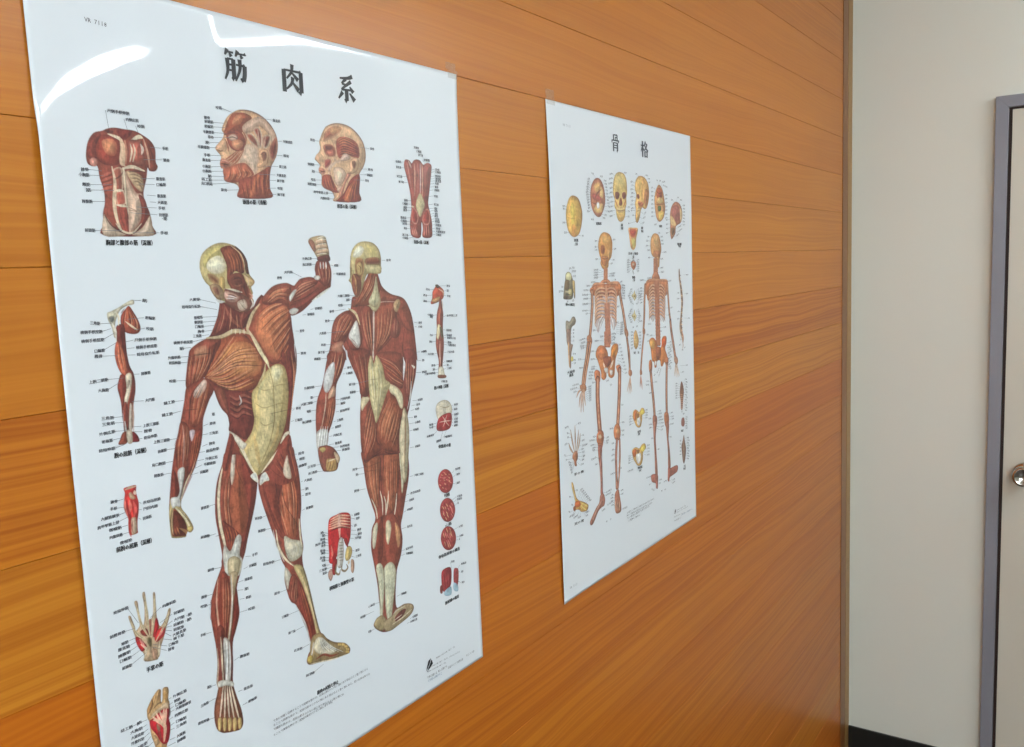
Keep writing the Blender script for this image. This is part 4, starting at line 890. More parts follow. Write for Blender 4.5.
["S",[2640,4084,2623,4138,2602,4186],1,254,0.8,0],
["F",[2645,4018,2685,4026,2723,4087,2700,4136,2673,4113],255,256,2,1],
["S",[2556,4088,2663,4084],1.2,257,0.8,0],
["S",[3036,4115,3084,4208,3197,4176,3334,4141],1.6,8,0.7,0],
["S",[3361,4146,3467,4194,3620,4214],1.6,8,0.7,0],
["S",[3355,4151,3349,4292,3324,4452],1.4,8,0.7,0],
["F",[3100,2486,3170,2409,3270,2288,3314,2235,3418,2247,3467,2349,3460,2431,3367,2527,3284,2577,3104,2584,3029,2580],258,1,4,1],
["F",[3314,2235,3379,2237,3353,2381,3279,2486,3158,2552,3054,2581,3139,2479,3267,2324],259,1,3,1],
["B",[3312,2253,3224,2376,3081,2565],[3377,2255,3353,2381,3183,2553],8,[1,4],0.45,0.7],
["F",[3409,2283,3429,2420,3446,2531,3387,2601,3321,2597,3274,2540,3349,2435],260,233,4,1],
["S",[3414,2292,3389,2455,3361,2599],1.2,231,0.6,0],
["F",[3124,1966,3199,1931,3289,1922,3392,1940,3466,1994,3499,2076,3494,2167,3478,2258,3312,2253,3257,2287,3181,2428,3112,2492,3070,2458,3047,2386,3031,2342,3004,2315,3026,2280,3037,2158,3065,2036],261,145,4,1],
["F",[3130,2001,3196,1966,3257,2002,3200,2072,3123,2089,3087,2071],262,263,7,1],
["F",[3287,1949,3415,1976,3459,2075,3328,2074],264,261,6,0.8],
["F",[3269,2100,3405,2084,3483,2103,3484,2158,3398,2174,3268,2162],265,266,4,1],
["F",[3255,2171,3477,2176,3477,2239,3313,2244],267,268,4,1],
["F",[3121,2107,3198,2090,3246,2126,3231,2233,3176,2338,3126,2336,3105,2230],269,270,5,1],
["F",[3128,2169,3174,2129,3212,2161,3209,2250,3157,2270,3130,2230],271,272,2.6,1],
["S",[3154,2160,3189,2196,3171,2249],1.2,273,0.8,0],
["F",[3057,2264,3133,2257,3183,2321,3169,2427,3113,2489,3070,2455,3047,2386],274,275,3,1],
["S",[3071,2246,3102,2318,3104,2442],2,276,0.7,0],
["S",[3102,2268,3126,2336,3090,2406],1.4,1,0.6,0],
["S",[3050,2071,3051,2193,3033,2316],1.4,277,0.7,0],
["S",[2873,2821,2766,2815,2934,2826],0.5,15,0.8,0],
["S",[3216,3357,3361,3363],0.5,15,0.8,0],
["S",[3111,4264,3325,4249],0.5,15,0.8,0],
["S",[3081,4309,3291,4327],0.5,15,0.8,0]],[
[0,[3576,2121,3650,2120,3509,2120]],
[0,[2833,2464,3002,2467,3089,2470]],
[0,[2949,2510,2999,2509,3085,2512]],
[0,[2831,2559,2897,2558,3031,2559]],
[0,[2708,2612,2774,2610,2934,2600]],
[0,[2642,2700,2705,2701,2776,2703]],
[0,[2556,2815,2648,2817,2885,2822]],
[0,[2568,2928,2633,2933,2719,2933]],
[0,[2523,2999,2612,3003,2714,2993]],
[0,[2466,3056,2552,3062,2637,3068]],
[0,[4044,2822,4104,2823,3971,2809]],
[0,[4034,2868,4106,2870,3981,2858]],
[0,[4062,3148,4162,3150,3993,3145]],
[0,[2312,3324,2446,3326,2555,3328]],
[0,[2383,3424,2421,3425,2489,3423]],
[0,[2261,3475,2410,3474,2462,3470]],
[0,[2326,3552,2380,3552,2448,3554]],
[0,[2256,3647,2378,3651,2445,3652]],
[0,[2901,3193,2963,3192,2851,3200]],
[0,[2876,3249,2975,3250,2835,3247]],
[0,[2910,3367,3004,3371,3203,3361]],
[0,[2915,3449,3002,3452,3066,3452]],
[0,[2781,3499,2918,3497,2717,3491]],
[0,[2777,3544,2845,3540,2713,3538]],
[0,[2761,3616,2901,3613,2706,3614]],
[0,[2709,3705,2802,3701,2666,3707]],
[0,[2680,3767,2764,3764,2632,3768]],
[0,[2649,3845,2769,3849,2597,3846]],
[0,[2665,3929,2762,3930,2583,3926]],
[0,[2729,3972,2868,3981,2638,3963]],
[0,[2754,4013,2865,4017,2671,4005]],
[0,[2286,4092,2394,4092,2481,4099]],
[0,[2287,4156,2406,4158,2490,4171]],
[0,[4069,3246,4114,3247,3985,3241]],
[0,[4058,3379,4143,3381,3954,3370]],
[0,[3957,3681,4048,3683,3869,3676]],
[0,[3932,3731,3998,3731,3850,3728]],
[0,[3905,3779,3979,3779,3830,3783]],
[0,[3883,3861,3933,3863,3781,3853]],
[0,[3886,3926,3988,3928,3789,3923]],
[0,[3856,4004,3951,4007,3792,4002]],
[0,[3870,4196,3960,4198,3782,4191]],
[0,[3829,4514,3993,4530,3755,4513]],
[0,[2882,4247,2957,4249,3046,4256]],
[0,[2922,4308,2965,4310,3048,4321]],
[0,[2887,4473,2964,4477,3055,4485]],
[0,[3747,4703,3922,4708,3670,4709]],
[0,[3723,4777,3805,4776,3642,4775]],
[0,[3679,4876,3778,4877,3624,4886]],
[0,[3663,5064,3753,5068,3574,5061]],
[0,[3620,5307,3742,5312,3553,5308]],
[0,[3616,5358,3736,5379,3540,5356]],
[0,[3504,5787,3592,5795,3433,5787]],
[0,[2984,5752,3087,5750,3169,5759]],
[0,[2858,5824,2938,5824,3060,5824]],
[0,[2961,6019,3010,6020,3084,6018]],
[0,[3666,6112,3758,6114,3629,6117]],
[0,[3626,6154,3745,6160,3572,6149]]]],
[0,"torso_illustration","printed torso study at the upper left of the chart",[
["F",[542,1077,602,1066,678,1069,765,1072,833,1097,901,1138,935,1199,931,1297,945,1336,918,1372,868,1374,852,1351,835,1432,797,1547,806,1627,835,1698,849,1804,848,1882,426,1885,435,1795,436,1718,459,1640,461,1547,437,1456,426,1368,381,1372,348,1348,345,1281,371,1188,423,1123,490,1101],0,1,4,1],
["F",[452,1150,537,1126,610,1150,635,1194,623,1304,590,1346,513,1356,450,1333,425,1259],278,1,6,1],
["F",[482,1178,568,1154,605,1197,580,1277,506,1267],279,278,9,0.85],
["F",[376,1188,438,1129,479,1132,428,1228,427,1320,378,1323,355,1280],280,1,5,0.8],
["F",[369,1332,395,1307,432,1319,422,1366,381,1368],281,282,4,1],
["S",[538,1119,620,1141,651,1169],2.4,6,0.9,0],
["S",[721,1155,796,1116,831,1121],3,6,0.9,0],
["F",[704,1157,775,1142,825,1145,828,1241,839,1304,791,1339,721,1328,694,1283],283,1,3,1],
["F",[737,1177,809,1163,815,1273,758,1310,728,1265],284,285,4,1],
["S",[719,1179,727,1233,702,1314],1.6,6,0.8,0],
["S",[745,1176,754,1231,728,1312],1.6,6,0.8,0],
["S",[808,1171,822,1209,809,1250],2.4,286,0.7,0],
["S",[839,1128,864,1238,871,1349],2,287,0.8,0],
["S",[868,1141,900,1234,918,1330],1.4,8,0.5,0],
["S",[638,1132,654,1224,636,1319,652,1365],5,288,0.95,0],
["S",[674,1144,678,1237,665,1332],2,222,0.8,0],
["S",[628,1094,646,1131,676,1128,703,1079],2,289,0.9,0],
["F",[516,1090,582,1091,572,1115,522,1113],8,0,2,0.8],
["F",[537,1373,632,1350,664,1380,660,1506,661,1664,641,1863,581,1856,534,1731,538,1606,559,1480],290,1,3,1],
["F",[552,1387,622,1367,628,1476,613,1540,553,1543,558,1449],291,6,2,1],
["F",[560,1558,622,1539,638,1633,575,1659,557,1620],292,6,2,1],
["F",[574,1667,652,1664,640,1855,603,1840,576,1730],293,294,3,1],
["S",[546,1364,559,1480,538,1637,548,1762,581,1856],3,295,0.95,0],
["S",[639,1366,651,1475,652,1632,654,1728],4,296,0.95,0],
["S",[650,1380,650,1554,633,1855],1,15,0.6,0],
["S",[553,1543,622,1539],2,6,0.9,0],
["S",[554,1652,644,1661],2,6,0.9,0],
["S",[562,1456,607,1430,636,1397],1.4,8,0.7,0],
["F",[654,1388,689,1473,734,1550,778,1555,792,1595,770,1724,726,1806,668,1855,641,1855,652,1664,654,1506],297,298,4,1],
["F",[662,1395,707,1385,783,1411,805,1466,788,1539,737,1518,691,1457],299,300,3,1],
["S",[686,1417,730,1410,799,1434],1.3,301,0.7,0],
["S",[704,1442,745,1438,796,1463],1.3,301,0.7,0],
["S",[723,1466,760,1465,793,1492],1.3,301,0.7,0],
["S",[742,1490,775,1493,790,1521],1.3,301,0.7,0],
["F",[750,1565,801,1595,818,1691,781,1789,667,1863,747,1773,767,1660],302,1,4,1],
["S",[658,1688,719,1694,652,1664],1.2,303,0.6,0],
["S",[455,1440,542,1403],2,304,0.6,0],
["S",[457,1458,540,1422],1,8,0.5,0],
["S",[452,1474,538,1441],2,304,0.6,0],
["S",[453,1492,536,1459],1,8,0.5,0],
["S",[448,1508,534,1478],2,304,0.6,0],
["S",[450,1526,532,1497],1,8,0.5,0],
["S",[445,1542,531,1516],2,304,0.6,0],
["S",[446,1560,529,1534],1,8,0.5,0],
["B",[459,1640,505,1763,615,1855],[530,1606,534,1731,598,1856],7,[1,5],0.5,0.6],
["S",[630,1374,719,1352,823,1377],2.6,6,0.9,0],
["S",[680,1391,751,1383,804,1386],1.2,8,0.7,0],
["F",[441,1733,465,1748,524,1825,613,1879,426,1885],48,191,3,1],
["F",[833,1723,849,1804,848,1882,665,1880,760,1821],48,191,3,1],
["S",[450,1733,500,1810,597,1863,666,1868,761,1805,833,1723],1.6,305,0.9,0],
["S",[536,1793,582,1848,667,1863,754,1789],1.6,6,0.7,0],
["F",[612,1085,747,1074,670,1154],306,307,2,0.8]],[
[0,[547,945,734,947,546,1072]],
[0,[695,994,808,992,704,1071]],
[0,[790,1035,858,1031,795,1085]],
[0,[997,1186,1054,1186,887,1187]],
[0,[997,1278,1058,1279,823,1289]],
[0,[290,1402,354,1398,459,1401]],
[0,[270,1439,354,1440,472,1436]],
[0,[290,1510,354,1510,532,1500]],
[0,[314,1551,359,1549,545,1543]],
[0,[274,1635,360,1634,460,1630]],
[0,[275,1847,360,1849,582,1846]],
[0,[917,1432,1001,1430,781,1439]],
[0,[912,1479,1004,1474,759,1481]],
[0,[913,1567,995,1567,822,1565]],
[0,[911,1619,1001,1619,844,1617]],
[0,[912,1663,978,1665,723,1662]],
[0,[913,1717,999,1718,665,1708]],
[0,[911,1860,984,1863,667,1863]],
[0,[951,1746,988,1747,951,1746]],
[1,[434,1938,860,1941],"胸部と腹部の筋（深層）"]]],
[0,"head_illustration","printed head study in profile with surface muscles",[
["F",[1709,825,1783,788,1871,777,1959,785,2054,819,2133,872,2186,945,2208,1028,2197,1108,2155,1191,2115,1247,2086,1341,2079,1447,2085,1532,1725,1548,1729,1477,1719,1446,1690,1429,1636,1422,1598,1415,1577,1398,1577,1348,1575,1308,1556,1302,1549,1263,1563,1230,1559,1194,1524,1159,1516,1132,1554,1089,1590,1055,1610,1009,1594,986,1600,955,1633,896,1668,854],308,309,4,1],
["F",[1716,830,1796,808,1876,811,1929,843,1851,896,1812,976,1730,1010,1644,1018,1610,1012,1636,945,1673,879],310,311,5,1],
["F",[1746,845,1826,830,1803,901,1707,925],312,310,9,0.7],
["F",[1817,925,1928,849,2038,817,2133,878,2186,951,2203,1042,2147,1086,2107,972,2013,904,1943,950,1843,986],313,213,6,1],
["F",[1851,985,1908,973,1969,1025,1981,1101,1931,1080,1870,1034],314,6,3,1],
["F",[1936,938,1996,912,2027,967,2025,1045,1995,1100,1970,1012],315,6,3,1],
["F",[2038,992,2108,966,2130,996,2098,1064,2062,1094,2031,1071],316,6,3,1],
["F",[2104,1090,2192,977,2205,1055,2174,1163,2120,1194],285,240,4,1],
["S",[1986,933,1994,1106],1.6,317,0.6,0],
["S",[2030,954,2014,1104],1.6,317,0.6,0],
["S",[2075,975,2034,1103],1.6,317,0.6,0],
["F",[1638,1000,1718,967,1796,972,1838,1037,1822,1115,1764,1145,1687,1133,1646,1080],318,319,4,1],
["F",[1659,1023,1723,1000,1760,1026,1725,1060,1671,1059],320,321,3,1],
["S",[1652,1045,1697,1028,1751,1035],1.4,15,0.8,0],
["S",[1637,1013,1693,991,1763,991],1.8,322,0.7,0],
["S",[1813,964,1847,1023,1824,1102],2,323,0.8,0],
["F",[1694,1063,1774,1043,1818,1077,1749,1134,1697,1113],324,318,6,0.8],
["F",[1590,1058,1618,1048,1638,1081,1633,1131,1607,1161,1562,1162,1525,1153,1520,1129],325,326,2,1],
["S",[1625,1057,1643,1106,1646,1155],2,327,0.8,0],
["S",[1533,1146,1562,1160,1593,1147],1.2,8,0.6,0],
["F",[1850,1074,1978,1101,1962,1271,1906,1339,1834,1241,1737,1261,1793,1168],328,329,5,1],
["S",[1813,1128,1725,1224,1658,1273],3.4,330,0.9,0],
["S",[1813,1128,1725,1224,1658,1273],0.8,331,0.7,0],
["S",[1773,1138,1687,1215,1621,1257],3.4,330,0.9,0],
["S",[1773,1138,1687,1215,1621,1257],0.8,331,0.7,0],
["S",[1740,1147,1656,1211,1600,1234],3.4,330,0.9,0],
["S",[1740,1147,1656,1211,1600,1234],0.8,331,0.7,0],
["F",[1563,1224,1601,1221,1653,1242,1657,1280,1616,1308,1563,1301,1548,1269],332,333,3,1],
["S",[1559,1264,1597,1266,1635,1269],1.3,8,0.8,0],
["S",[1566,1243,1600,1236,1637,1250],1.6,334,0.8,0],
["F",[1578,1310,1657,1280,1754,1247,1834,1248,1907,1326,1872,1354,1788,1391,1722,1414,1644,1419,1591,1412,1578,1372],335,336,6,1],
["B",[1656,1292,1634,1356,1606,1408],[1817,1255,1891,1327,1856,1355],12,[1,5,4],0.5,0.7],
["F",[1740,1394,1872,1354,1940,1324,2028,1279,2098,1248,2086,1341,2079,1447,2085,1532,1728,1548,1730,1465],337,338,6,1],
["F",[1902,1378,1957,1323,1988,1347,1928,1455,1887,1534,1838,1536,1870,1457],339,340,5,0.8],
["B",[1754,1412,1764,1476,1774,1539],[2080,1262,2050,1396,2055,1527],12,[1,5],0.5,0.8],
["F",[1984,1126,2028,1101,2078,1103,2096,1143,2076,1210,2039,1252,1978,1272,1946,1265,1957,1232,1984,1211,1971,1173],341,342,2.4,1],
["F",[2008,1137,2051,1121,2071,1145,2052,1199,2017,1215,2012,1183],343,344,2,1],
["S",[1998,1154,2042,1129,2062,1159,2041,1208],1.4,345,0.8,0],
["S",[1717,826,1871,780,2054,819,2186,945,2202,1055],1,346,0.6,0]],[
[0,[1545,798,1609,795,1710,818]],
[0,[1422,893,1484,891,1484,891]],
[0,[1424,925,1513,924,1623,921]],
[0,[1421,966,1509,963,1627,956]],
[0,[1401,1012,1513,1009,1622,1006]],
[0,[1446,1050,1505,1051,1665,1035]],
[0,[1416,1099,1457,1100,1554,1089]],
[0,[1335,1141,1456,1140,1534,1134]],
[0,[1391,1206,1456,1203,1588,1197]],
[0,[1373,1245,1456,1247,1570,1236]],
[0,[1368,1298,1455,1300,1580,1288]],
[0,[1364,1337,1455,1338,1583,1328]],
[0,[1414,1377,1454,1378,1602,1371]],
[0,[1348,1405,1453,1411,1607,1402]],
[0,[1342,1442,1456,1444,1628,1426]],
[0,[1533,1487,1598,1489,1724,1478]],
[0,[2163,833,2254,833,1987,830]],
[0,[2267,1012,2382,1012,2206,1015]],
[0,[2260,1140,2330,1143,2159,1145]],
[0,[2201,1243,2289,1245,2030,1253]],
[0,[2163,1323,2278,1324,1956,1329]],
[0,[2163,1373,2252,1375,2069,1375]],
[0,[2162,1442,2228,1444,2045,1448]],
[0,[2157,1499,2247,1499,2057,1501]],
[1,[1754,1581,2053,1577],"頭部の筋（浅層）"]]],
[0,"head_illustration","printed head study in profile with deep muscles and jaw",[
["F",[2826,820,2898,785,2979,769,3069,770,3170,791,3260,839,3328,913,3363,1006,3355,1096,3316,1172,3256,1243,3237,1340,3236,1429,3236,1520,2884,1534,2880,1488,2858,1447,2830,1434,2763,1416,2721,1383,2726,1326,2726,1284,2699,1265,2696,1230,2715,1194,2680,1162,2655,1143,2665,1118,2707,1076,2734,1032,2725,977,2743,934,2783,867],347,348,4,1],
["F",[2812,871,2895,813,2986,796,3045,818,2957,899,2875,935,2784,965,2789,915],349,347,6,1],
["F",[2894,827,2996,798,3035,820,2960,870,2889,884],350,349,7,0.8],
["F",[2965,926,3038,891,3161,900,3251,942,3275,1028,3249,1089,3165,1081,3085,1059,2999,1109,2961,1083,2948,999],351,352,4,1],
["F",[2975,918,3079,894,3180,920,3113,970,3010,979],353,351,9,0.8],
["B",[2973,940,3078,901,3260,956],[2980,1096,3063,1075,3228,1083],14,[1,5],0.5,0.7],
["F",[2781,1000,2861,978,2928,1001,2942,1070,2899,1102,2820,1102,2782,1056],354,355,3,1],
["F",[2810,1004,2889,990,2910,1019,2855,1042,2811,1036],356,357,2,1],
["F",[2815,1053,2905,1038,2911,1080,2850,1095],358,359,3,1],
["F",[2665,1118,2710,1078,2762,1099,2786,1154,2745,1178,2689,1164],360,361,2,1],
["F",[2788,1139,2867,1126,2851,1191,2781,1217],362,363,2.6,1],
["S",[2956,1133,2850,1205,2824,1278],3.4,364,0.9,0],
["S",[2898,1117,2955,1141,3017,1129],3,365,0.8,0],
["S",[2790,1224,2836,1249,2864,1275],2,366,0.8,0],
["F",[2703,1223,2761,1219,2787,1252,2755,1282,2709,1264],367,368,2.4,1],
["S",[2701,1244,2744,1252,2778,1250],1.2,8,0.8,0],
["F",[2745,1290,2844,1277,2878,1331,2913,1387,2949,1442,2878,1446,2830,1427,2763,1409,2728,1368],369,370,4,1],
["B",[2754,1296,2757,1367,2783,1408],[2853,1283,2896,1359,2919,1429],8,[1,5],0.5,0.7],
["F",[2893,1217,2951,1191,3030,1207,3066,1262,3019,1338,2954,1384,2906,1358,2892,1288],364,371,3,1],
["F",[2936,1242,2988,1224,3014,1273,2968,1333,2941,1299],372,344,3,1],
["F",[2955,1370,3015,1381,3001,1425,2949,1442,2921,1415],373,374,2.4,1],
["F",[3043,1062,3105,1057,3133,1098,3079,1124,2997,1130],375,193,3,1],
["F",[3078,1247,3129,1258,3048,1350,3010,1439,2964,1499,2949,1442,3017,1352],376,377,3,1],
["F",[2943,1500,3020,1439,3125,1302,3256,1250,3236,1429,3236,1520,2920,1533],378,305,4,1],
["F",[3041,1438,3132,1346,3160,1373,3105,1522,3022,1526],379,378,5,0.7],
["B",[2961,1528,3053,1408,3167,1300],[3190,1519,3200,1401,3232,1281],9,[1,5],0.5,0.7],
["F",[3124,1128,3186,1087,3245,1089,3255,1140,3228,1208,3161,1245,3093,1246,3117,1201],380,381,3,1],
["F",[3157,1125,3204,1114,3218,1150,3186,1204,3161,1176],382,344,2,1],
["S",[2816,822,2979,770,3170,791,3328,913,3360,1036],1,383,0.6,0]],[
[0,[2608,961,2669,966,2726,966]],
[0,[2554,1193,2643,1195,2734,1192]],
[0,[2599,1256,2644,1262,2738,1262]],
[0,[2584,1337,2644,1339,2721,1335]],
[0,[2536,1379,2650,1384,2717,1380]],
[0,[2606,1452,2798,1456,2887,1457]],
[0,[2690,1508,2813,1510,2902,1509]],
[0,[3427,974,3493,974,3280,976]],
[0,[3380,1186,3456,1190,3240,1192]],
[0,[3360,1244,3447,1247,3256,1250]],
[0,[3329,1302,3385,1305,3166,1306]],
[1,[2906,1576,3206,1578],"頭部の筋（深層）"]]],
[0,"back_illustration","printed narrow study of the deep back muscles",[
["F",[3966,1051,4004,1039,4047,1048,4079,1074,4113,1043,4164,1026,4226,1034,4278,1075,4339,1050,4391,1054,4422,1084,4407,1167,4380,1282,4348,1414,4328,1497,4348,1578,4374,1675,4376,1774,4357,1873,4202,1874,4210,1777,4195,1712,4164,1875,4020,1867,3995,1780,4003,1684,4031,1587,4034,1492,4027,1397,4006,1303,3977,1210,3949,1118],384,385,4,1],
["S",[4123,1074,4121,1217,4099,1425],2.2,386,0.8,0],
["S",[4178,1070,4176,1213,4154,1423],2.2,387,0.8,0],
["S",[4254,1064,4252,1209,4230,1419],2.2,388,0.8,0],
["S",[4300,1061,4298,1206,4276,1417],2.2,389,0.8,0],
["S",[4097,1092,4095,1266,4106,1425],1.2,8,0.7,0],
["S",[4224,1066,4213,1259,4196,1405],1.4,390,0.95,0],
["S",[4277,1094,4262,1273,4283,1417],1,8,0.6,0],
["S",[4161,1071,4172,1230,4159,1391],1,8,0.6,0],
["F",[4197,1389,4239,1435,4268,1515,4225,1598,4175,1656,4134,1600,4110,1529,4147,1439],391,191,3,1],
["F",[4058,1555,4118,1585,4144,1664,4106,1730,4045,1715,4027,1635],392,281,3,1],
["F",[4257,1580,4323,1562,4350,1643,4323,1726,4244,1735,4211,1679],392,281,3,1],
["S",[4021,1763,4038,1859],1.2,393,0.7,0],
["S",[4231,1744,4229,1858],1.2,394,0.7,0],
["S",[4033,1795,4053,1859],1.2,393,0.7,0],
["S",[4252,1743,4250,1858],1.2,143,0.7,0],
["S",[4051,1763,4068,1859],1.2,393,0.7,0],
["S",[4272,1743,4270,1858],1.2,394,0.7,0],
["S",[4063,1795,4083,1859],1.2,393,0.7,0],
["S",[4293,1743,4291,1857],1.2,143,0.7,0],
["S",[4081,1762,4098,1859],1.2,393,0.7,0],
["S",[4313,1742,4312,1857],1.2,394,0.7,0],
["S",[4093,1794,4113,1859],1.2,393,0.7,0],
["S",[4334,1742,4333,1857],1.2,143,0.7,0],
["S",[4001,1067,4027,1191,4051,1348],2,393,0.7,0],
["S",[4376,1079,4367,1185,4329,1334],2,395,0.6,0],
["S",[4027,1049,4069,1125],2.4,396,0.7,0],
["S",[4035,1539,4084,1546],2,6,0.7,0]],[
[0,[4125,899,4212,901,4212,901]],
[0,[4164,936,4254,939,4254,939]],
[0,[4193,976,4276,979,4276,979]],
[0,[3815,1073,3904,1074,3953,1071]],
[0,[3817,1130,3899,1134,3959,1133]],
[0,[3820,1228,3910,1230,3988,1222]],
[0,[3844,1284,3929,1288,3995,1288]],
[0,[3913,1478,3978,1481,4040,1479]],
[0,[3886,1513,3975,1519,4037,1517]],
[0,[3900,1557,3960,1558,4033,1555]],
[0,[3897,1584,3957,1586,4043,1584]],
[0,[3843,1664,3938,1669,4024,1664]],
[0,[3840,1700,3947,1706,4021,1704]],
[0,[3868,1731,3945,1736,4031,1734]],
[0,[3888,1778,3941,1784,4027,1782]],
[0,[3858,1848,3954,1855,4046,1853]],
[0,[3855,1880,3952,1889,4044,1875]],
[0,[4283,1023,4393,1021,4281,1046]],
[0,[4477,1113,4556,1114,4398,1127]],
[0,[4475,1139,4581,1145,4395,1154]],
[0,[4471,1187,4577,1189,4379,1201]],
[0,[4474,1215,4575,1219,4376,1227]],
[0,[4472,1241,4578,1245,4375,1250]],
[0,[4464,1269,4530,1274,4372,1283]],
[0,[4456,1308,4519,1311,4356,1316]],
[0,[4445,1344,4538,1346,4353,1352]],
[0,[4427,1411,4505,1417,4348,1421]],
[0,[4424,1503,4511,1510,4327,1513]],
[0,[4428,1549,4481,1554,4311,1556]],
[0,[4426,1575,4486,1583,4334,1585]],
[0,[4432,1608,4484,1613,4331,1619]],
[0,[4422,1633,4487,1640,4342,1643]],
[0,[4432,1667,4511,1676,4353,1676]],
[0,[4430,1694,4514,1702,4350,1702]],
[0,[4432,1734,4538,1742,4361,1738]],
[0,[4437,1773,4516,1782,4357,1778]],
[0,[4434,1807,4607,1818,4355,1807]],
[0,[4431,1843,4529,1852,4352,1849]],
[1,[4040,1927,4326,1936],"背部の筋（深層）"]]],
[0,"arm_illustration","printed arm study with deep flexor muscles",[
["F",[505,2502,550,2450,581,2430,616,2482,650,2549,663,2615,635,2650,579,2651,522,2628,498,2574],397,1,3.4,1],
["B",[549,2459,517,2521,507,2575],[589,2452,648,2567,640,2641],8,[1,4,5],0.5,0.7],
["S",[539,2550,589,2591,632,2622],1.6,6,0.8,0],
["F",[469,2572,523,2576,527,2668,526,2779,538,2891,567,2969,543,3003,507,2962,470,2847,454,2717,444,2625],60,1,3,1],
["F",[446,2698,483,2719,507,2814,521,2926,496,2979,460,2947,433,2879,423,2787],398,1,3.4,1],
["B",[454,2717,433,2824,460,2947],[482,2729,501,2832,508,2953],6,[1,4,5],0.5,0.6],
["F",[459,2956,496,2979,496,3072,479,3144,450,3232,435,3323,436,3174,419,3061,435,2999],399,1,2.6,1],
["F",[497,2970,554,2940,573,3007,569,3100,542,3209,535,3321,506,3410,478,3442,453,3400,450,3288,471,3161,506,3073],112,1,3,1],
["F",[497,2970,544,2957,545,3022,522,3112,483,3200,467,3160,496,3072],400,401,2.4,1],
["S",[510,3036,521,3019,504,3073],2,8,0.6,0],
["F",[452,3214,485,3182,470,3329,459,3439,439,3398],402,1,2,1],
["F",[505,3222,526,3207,513,3336,502,3485,475,3479],403,404,2,1],
["S",[493,3183,482,3331,467,3478],1.2,15,0.7,0],
["S",[454,3326,455,3401,453,3494],1.6,9,0.8,0],
["S",[540,3190,525,3338,518,3450],1.4,405,0.8,0],
["F",[426,3414,462,3411,465,3478,442,3507,383,3499,402,3456],406,407,2.4,1],
["F",[505,3419,548,3451,563,3506,512,3505,473,3494],408,409,2.4,1],
["F",[462,3402,505,3419,502,3503,462,3500],410,401,2,1],
["F",[392,2476,422,2464,492,2437,554,2405,610,2384,629,2396,618,2421,562,2429,510,2455,476,2500,449,2571,450,2662,431,2660,419,2586,396,2531],411,412,2.6,1],
["F",[408,2504,447,2498,453,2535,422,2560,404,2540],413,414,2,1],
["S",[422,2551,446,2607,446,2698],2,106,0.9,0],
["S",[469,2472,484,2519,478,2573],2,6,0.9,0],
["S",[507,2484,540,2449],1.4,415,0.6,0]],[
[0,[696,2392,742,2402,625,2392]],
[0,[709,2531,799,2545,551,2533]],
[0,[708,2617,776,2630,602,2619]],
[0,[245,2537,328,2551,422,2554]],
[0,[162,2605,340,2612,412,2595]],
[0,[162,2672,347,2674,433,2633]],
[0,[256,2755,344,2755,445,2707]],
[0,[256,2794,321,2798,445,2807]],
[0,[598,2701,795,2707,517,2708]],
[0,[604,2761,794,2764,528,2761]],
[0,[606,2817,809,2819,532,2813]],
[0,[190,2985,349,2982,475,2987]],
[0,[257,3057,345,3062,442,3018]],
[0,[627,2973,714,2972,557,2968]],
[0,[642,3190,729,3192,529,3181]],
[0,[259,3274,367,3282,444,3287]],
[0,[261,3322,368,3324,446,3334]],
[0,[231,3393,365,3390,453,3400]],
[0,[247,3455,339,3454,422,3451]],
[0,[215,3518,352,3521,432,3509]],
[0,[601,3389,748,3391,509,3382]],
[0,[605,3435,680,3437,511,3420]],
[0,[600,3488,721,3487,545,3485]],
[1,[336,3579,637,3587],"腕の屈筋（深層）"]]],
[0,"forearm_illustration","small bright red printed forearm study",[
["F",[390,3852,435,3846,474,3845,498,3853,493,3896,498,3944,506,3993,499,4066,482,4136,476,4209,472,4236,419,4238,401,4221,399,4151,404,4097,385,4045,376,3997,384,3944,396,3892],416,417,4,1],
["F",[429,3904,449,3895,466,3918,483,3950,462,3959,435,3942],418,419,3,1],
["F",[433,4104,467,4104,474,4153,467,4225,434,4240,415,4211,422,4157],420,277,3.4,1],
["S",[399,3865,443,3857,497,3858],2,421,0.9,0],
["S",[428,3955,432,4011,417,4063],2.6,422,0.8,0],
["S",[461,3972,474,4040,453,4100],2.6,423,0.7,0],
["S",[405,3949,407,4023,424,4093,409,4191],2,424,0.7,0],
["S",[479,3893,484,3922],3,425,0.7,0],
["S",[440,4125,432,4178,435,4226],2,359,0.6,0],
["S",[421,4120,411,4191,413,4248],2.6,426,0.8,0],
["S",[391,3936,388,4018,404,4097],1.6,427,0.6,0]],[
[0,[268,3933,329,3937,382,3934]],
[0,[258,3987,319,3991,380,4000]],
[0,[176,4046,332,4050,380,4044]],
[0,[142,4106,324,4103,400,4086]],
[0,[232,4149,341,4151,394,4149]],
[0,[231,4207,344,4210,403,4208]],
[0,[312,4274,419,4273,419,4273]],
[0,[539,4006,700,4009,508,3993]],
[0,[537,4057,669,4060,493,4050]],
[0,[524,4133,605,4131,490,4120]],
[1,[276,4319,611,4328],"前腕の屈筋（深層）"]]],
[0,"hand_illustration","printed open hand study with red palm muscles",[
["F",[326,4876,345,4882,356,4920,373,4982,375,5017,413,4986,408,4928,398,4846,387,4786,400,4774,416,4791,420,4865,434,4960,442,4997,458,4958,469,4849,461,4745,473,4727,486,4737,490,4812,498,4916,497,4984,510,4977,538,4931,550,4821,555,4766,568,4759,575,4784,572,4863,570,4977,587,5052,612,5050,655,4996,678,4947,698,4942,697,4977,677,5027,653,5076,628,5136,605,5185,581,5234,565,5297,549,5313,533,5324,430,5296,429,5241,405,5186,382,5121,365,5058,345,4972,330,4911],428,429,2.6,1],
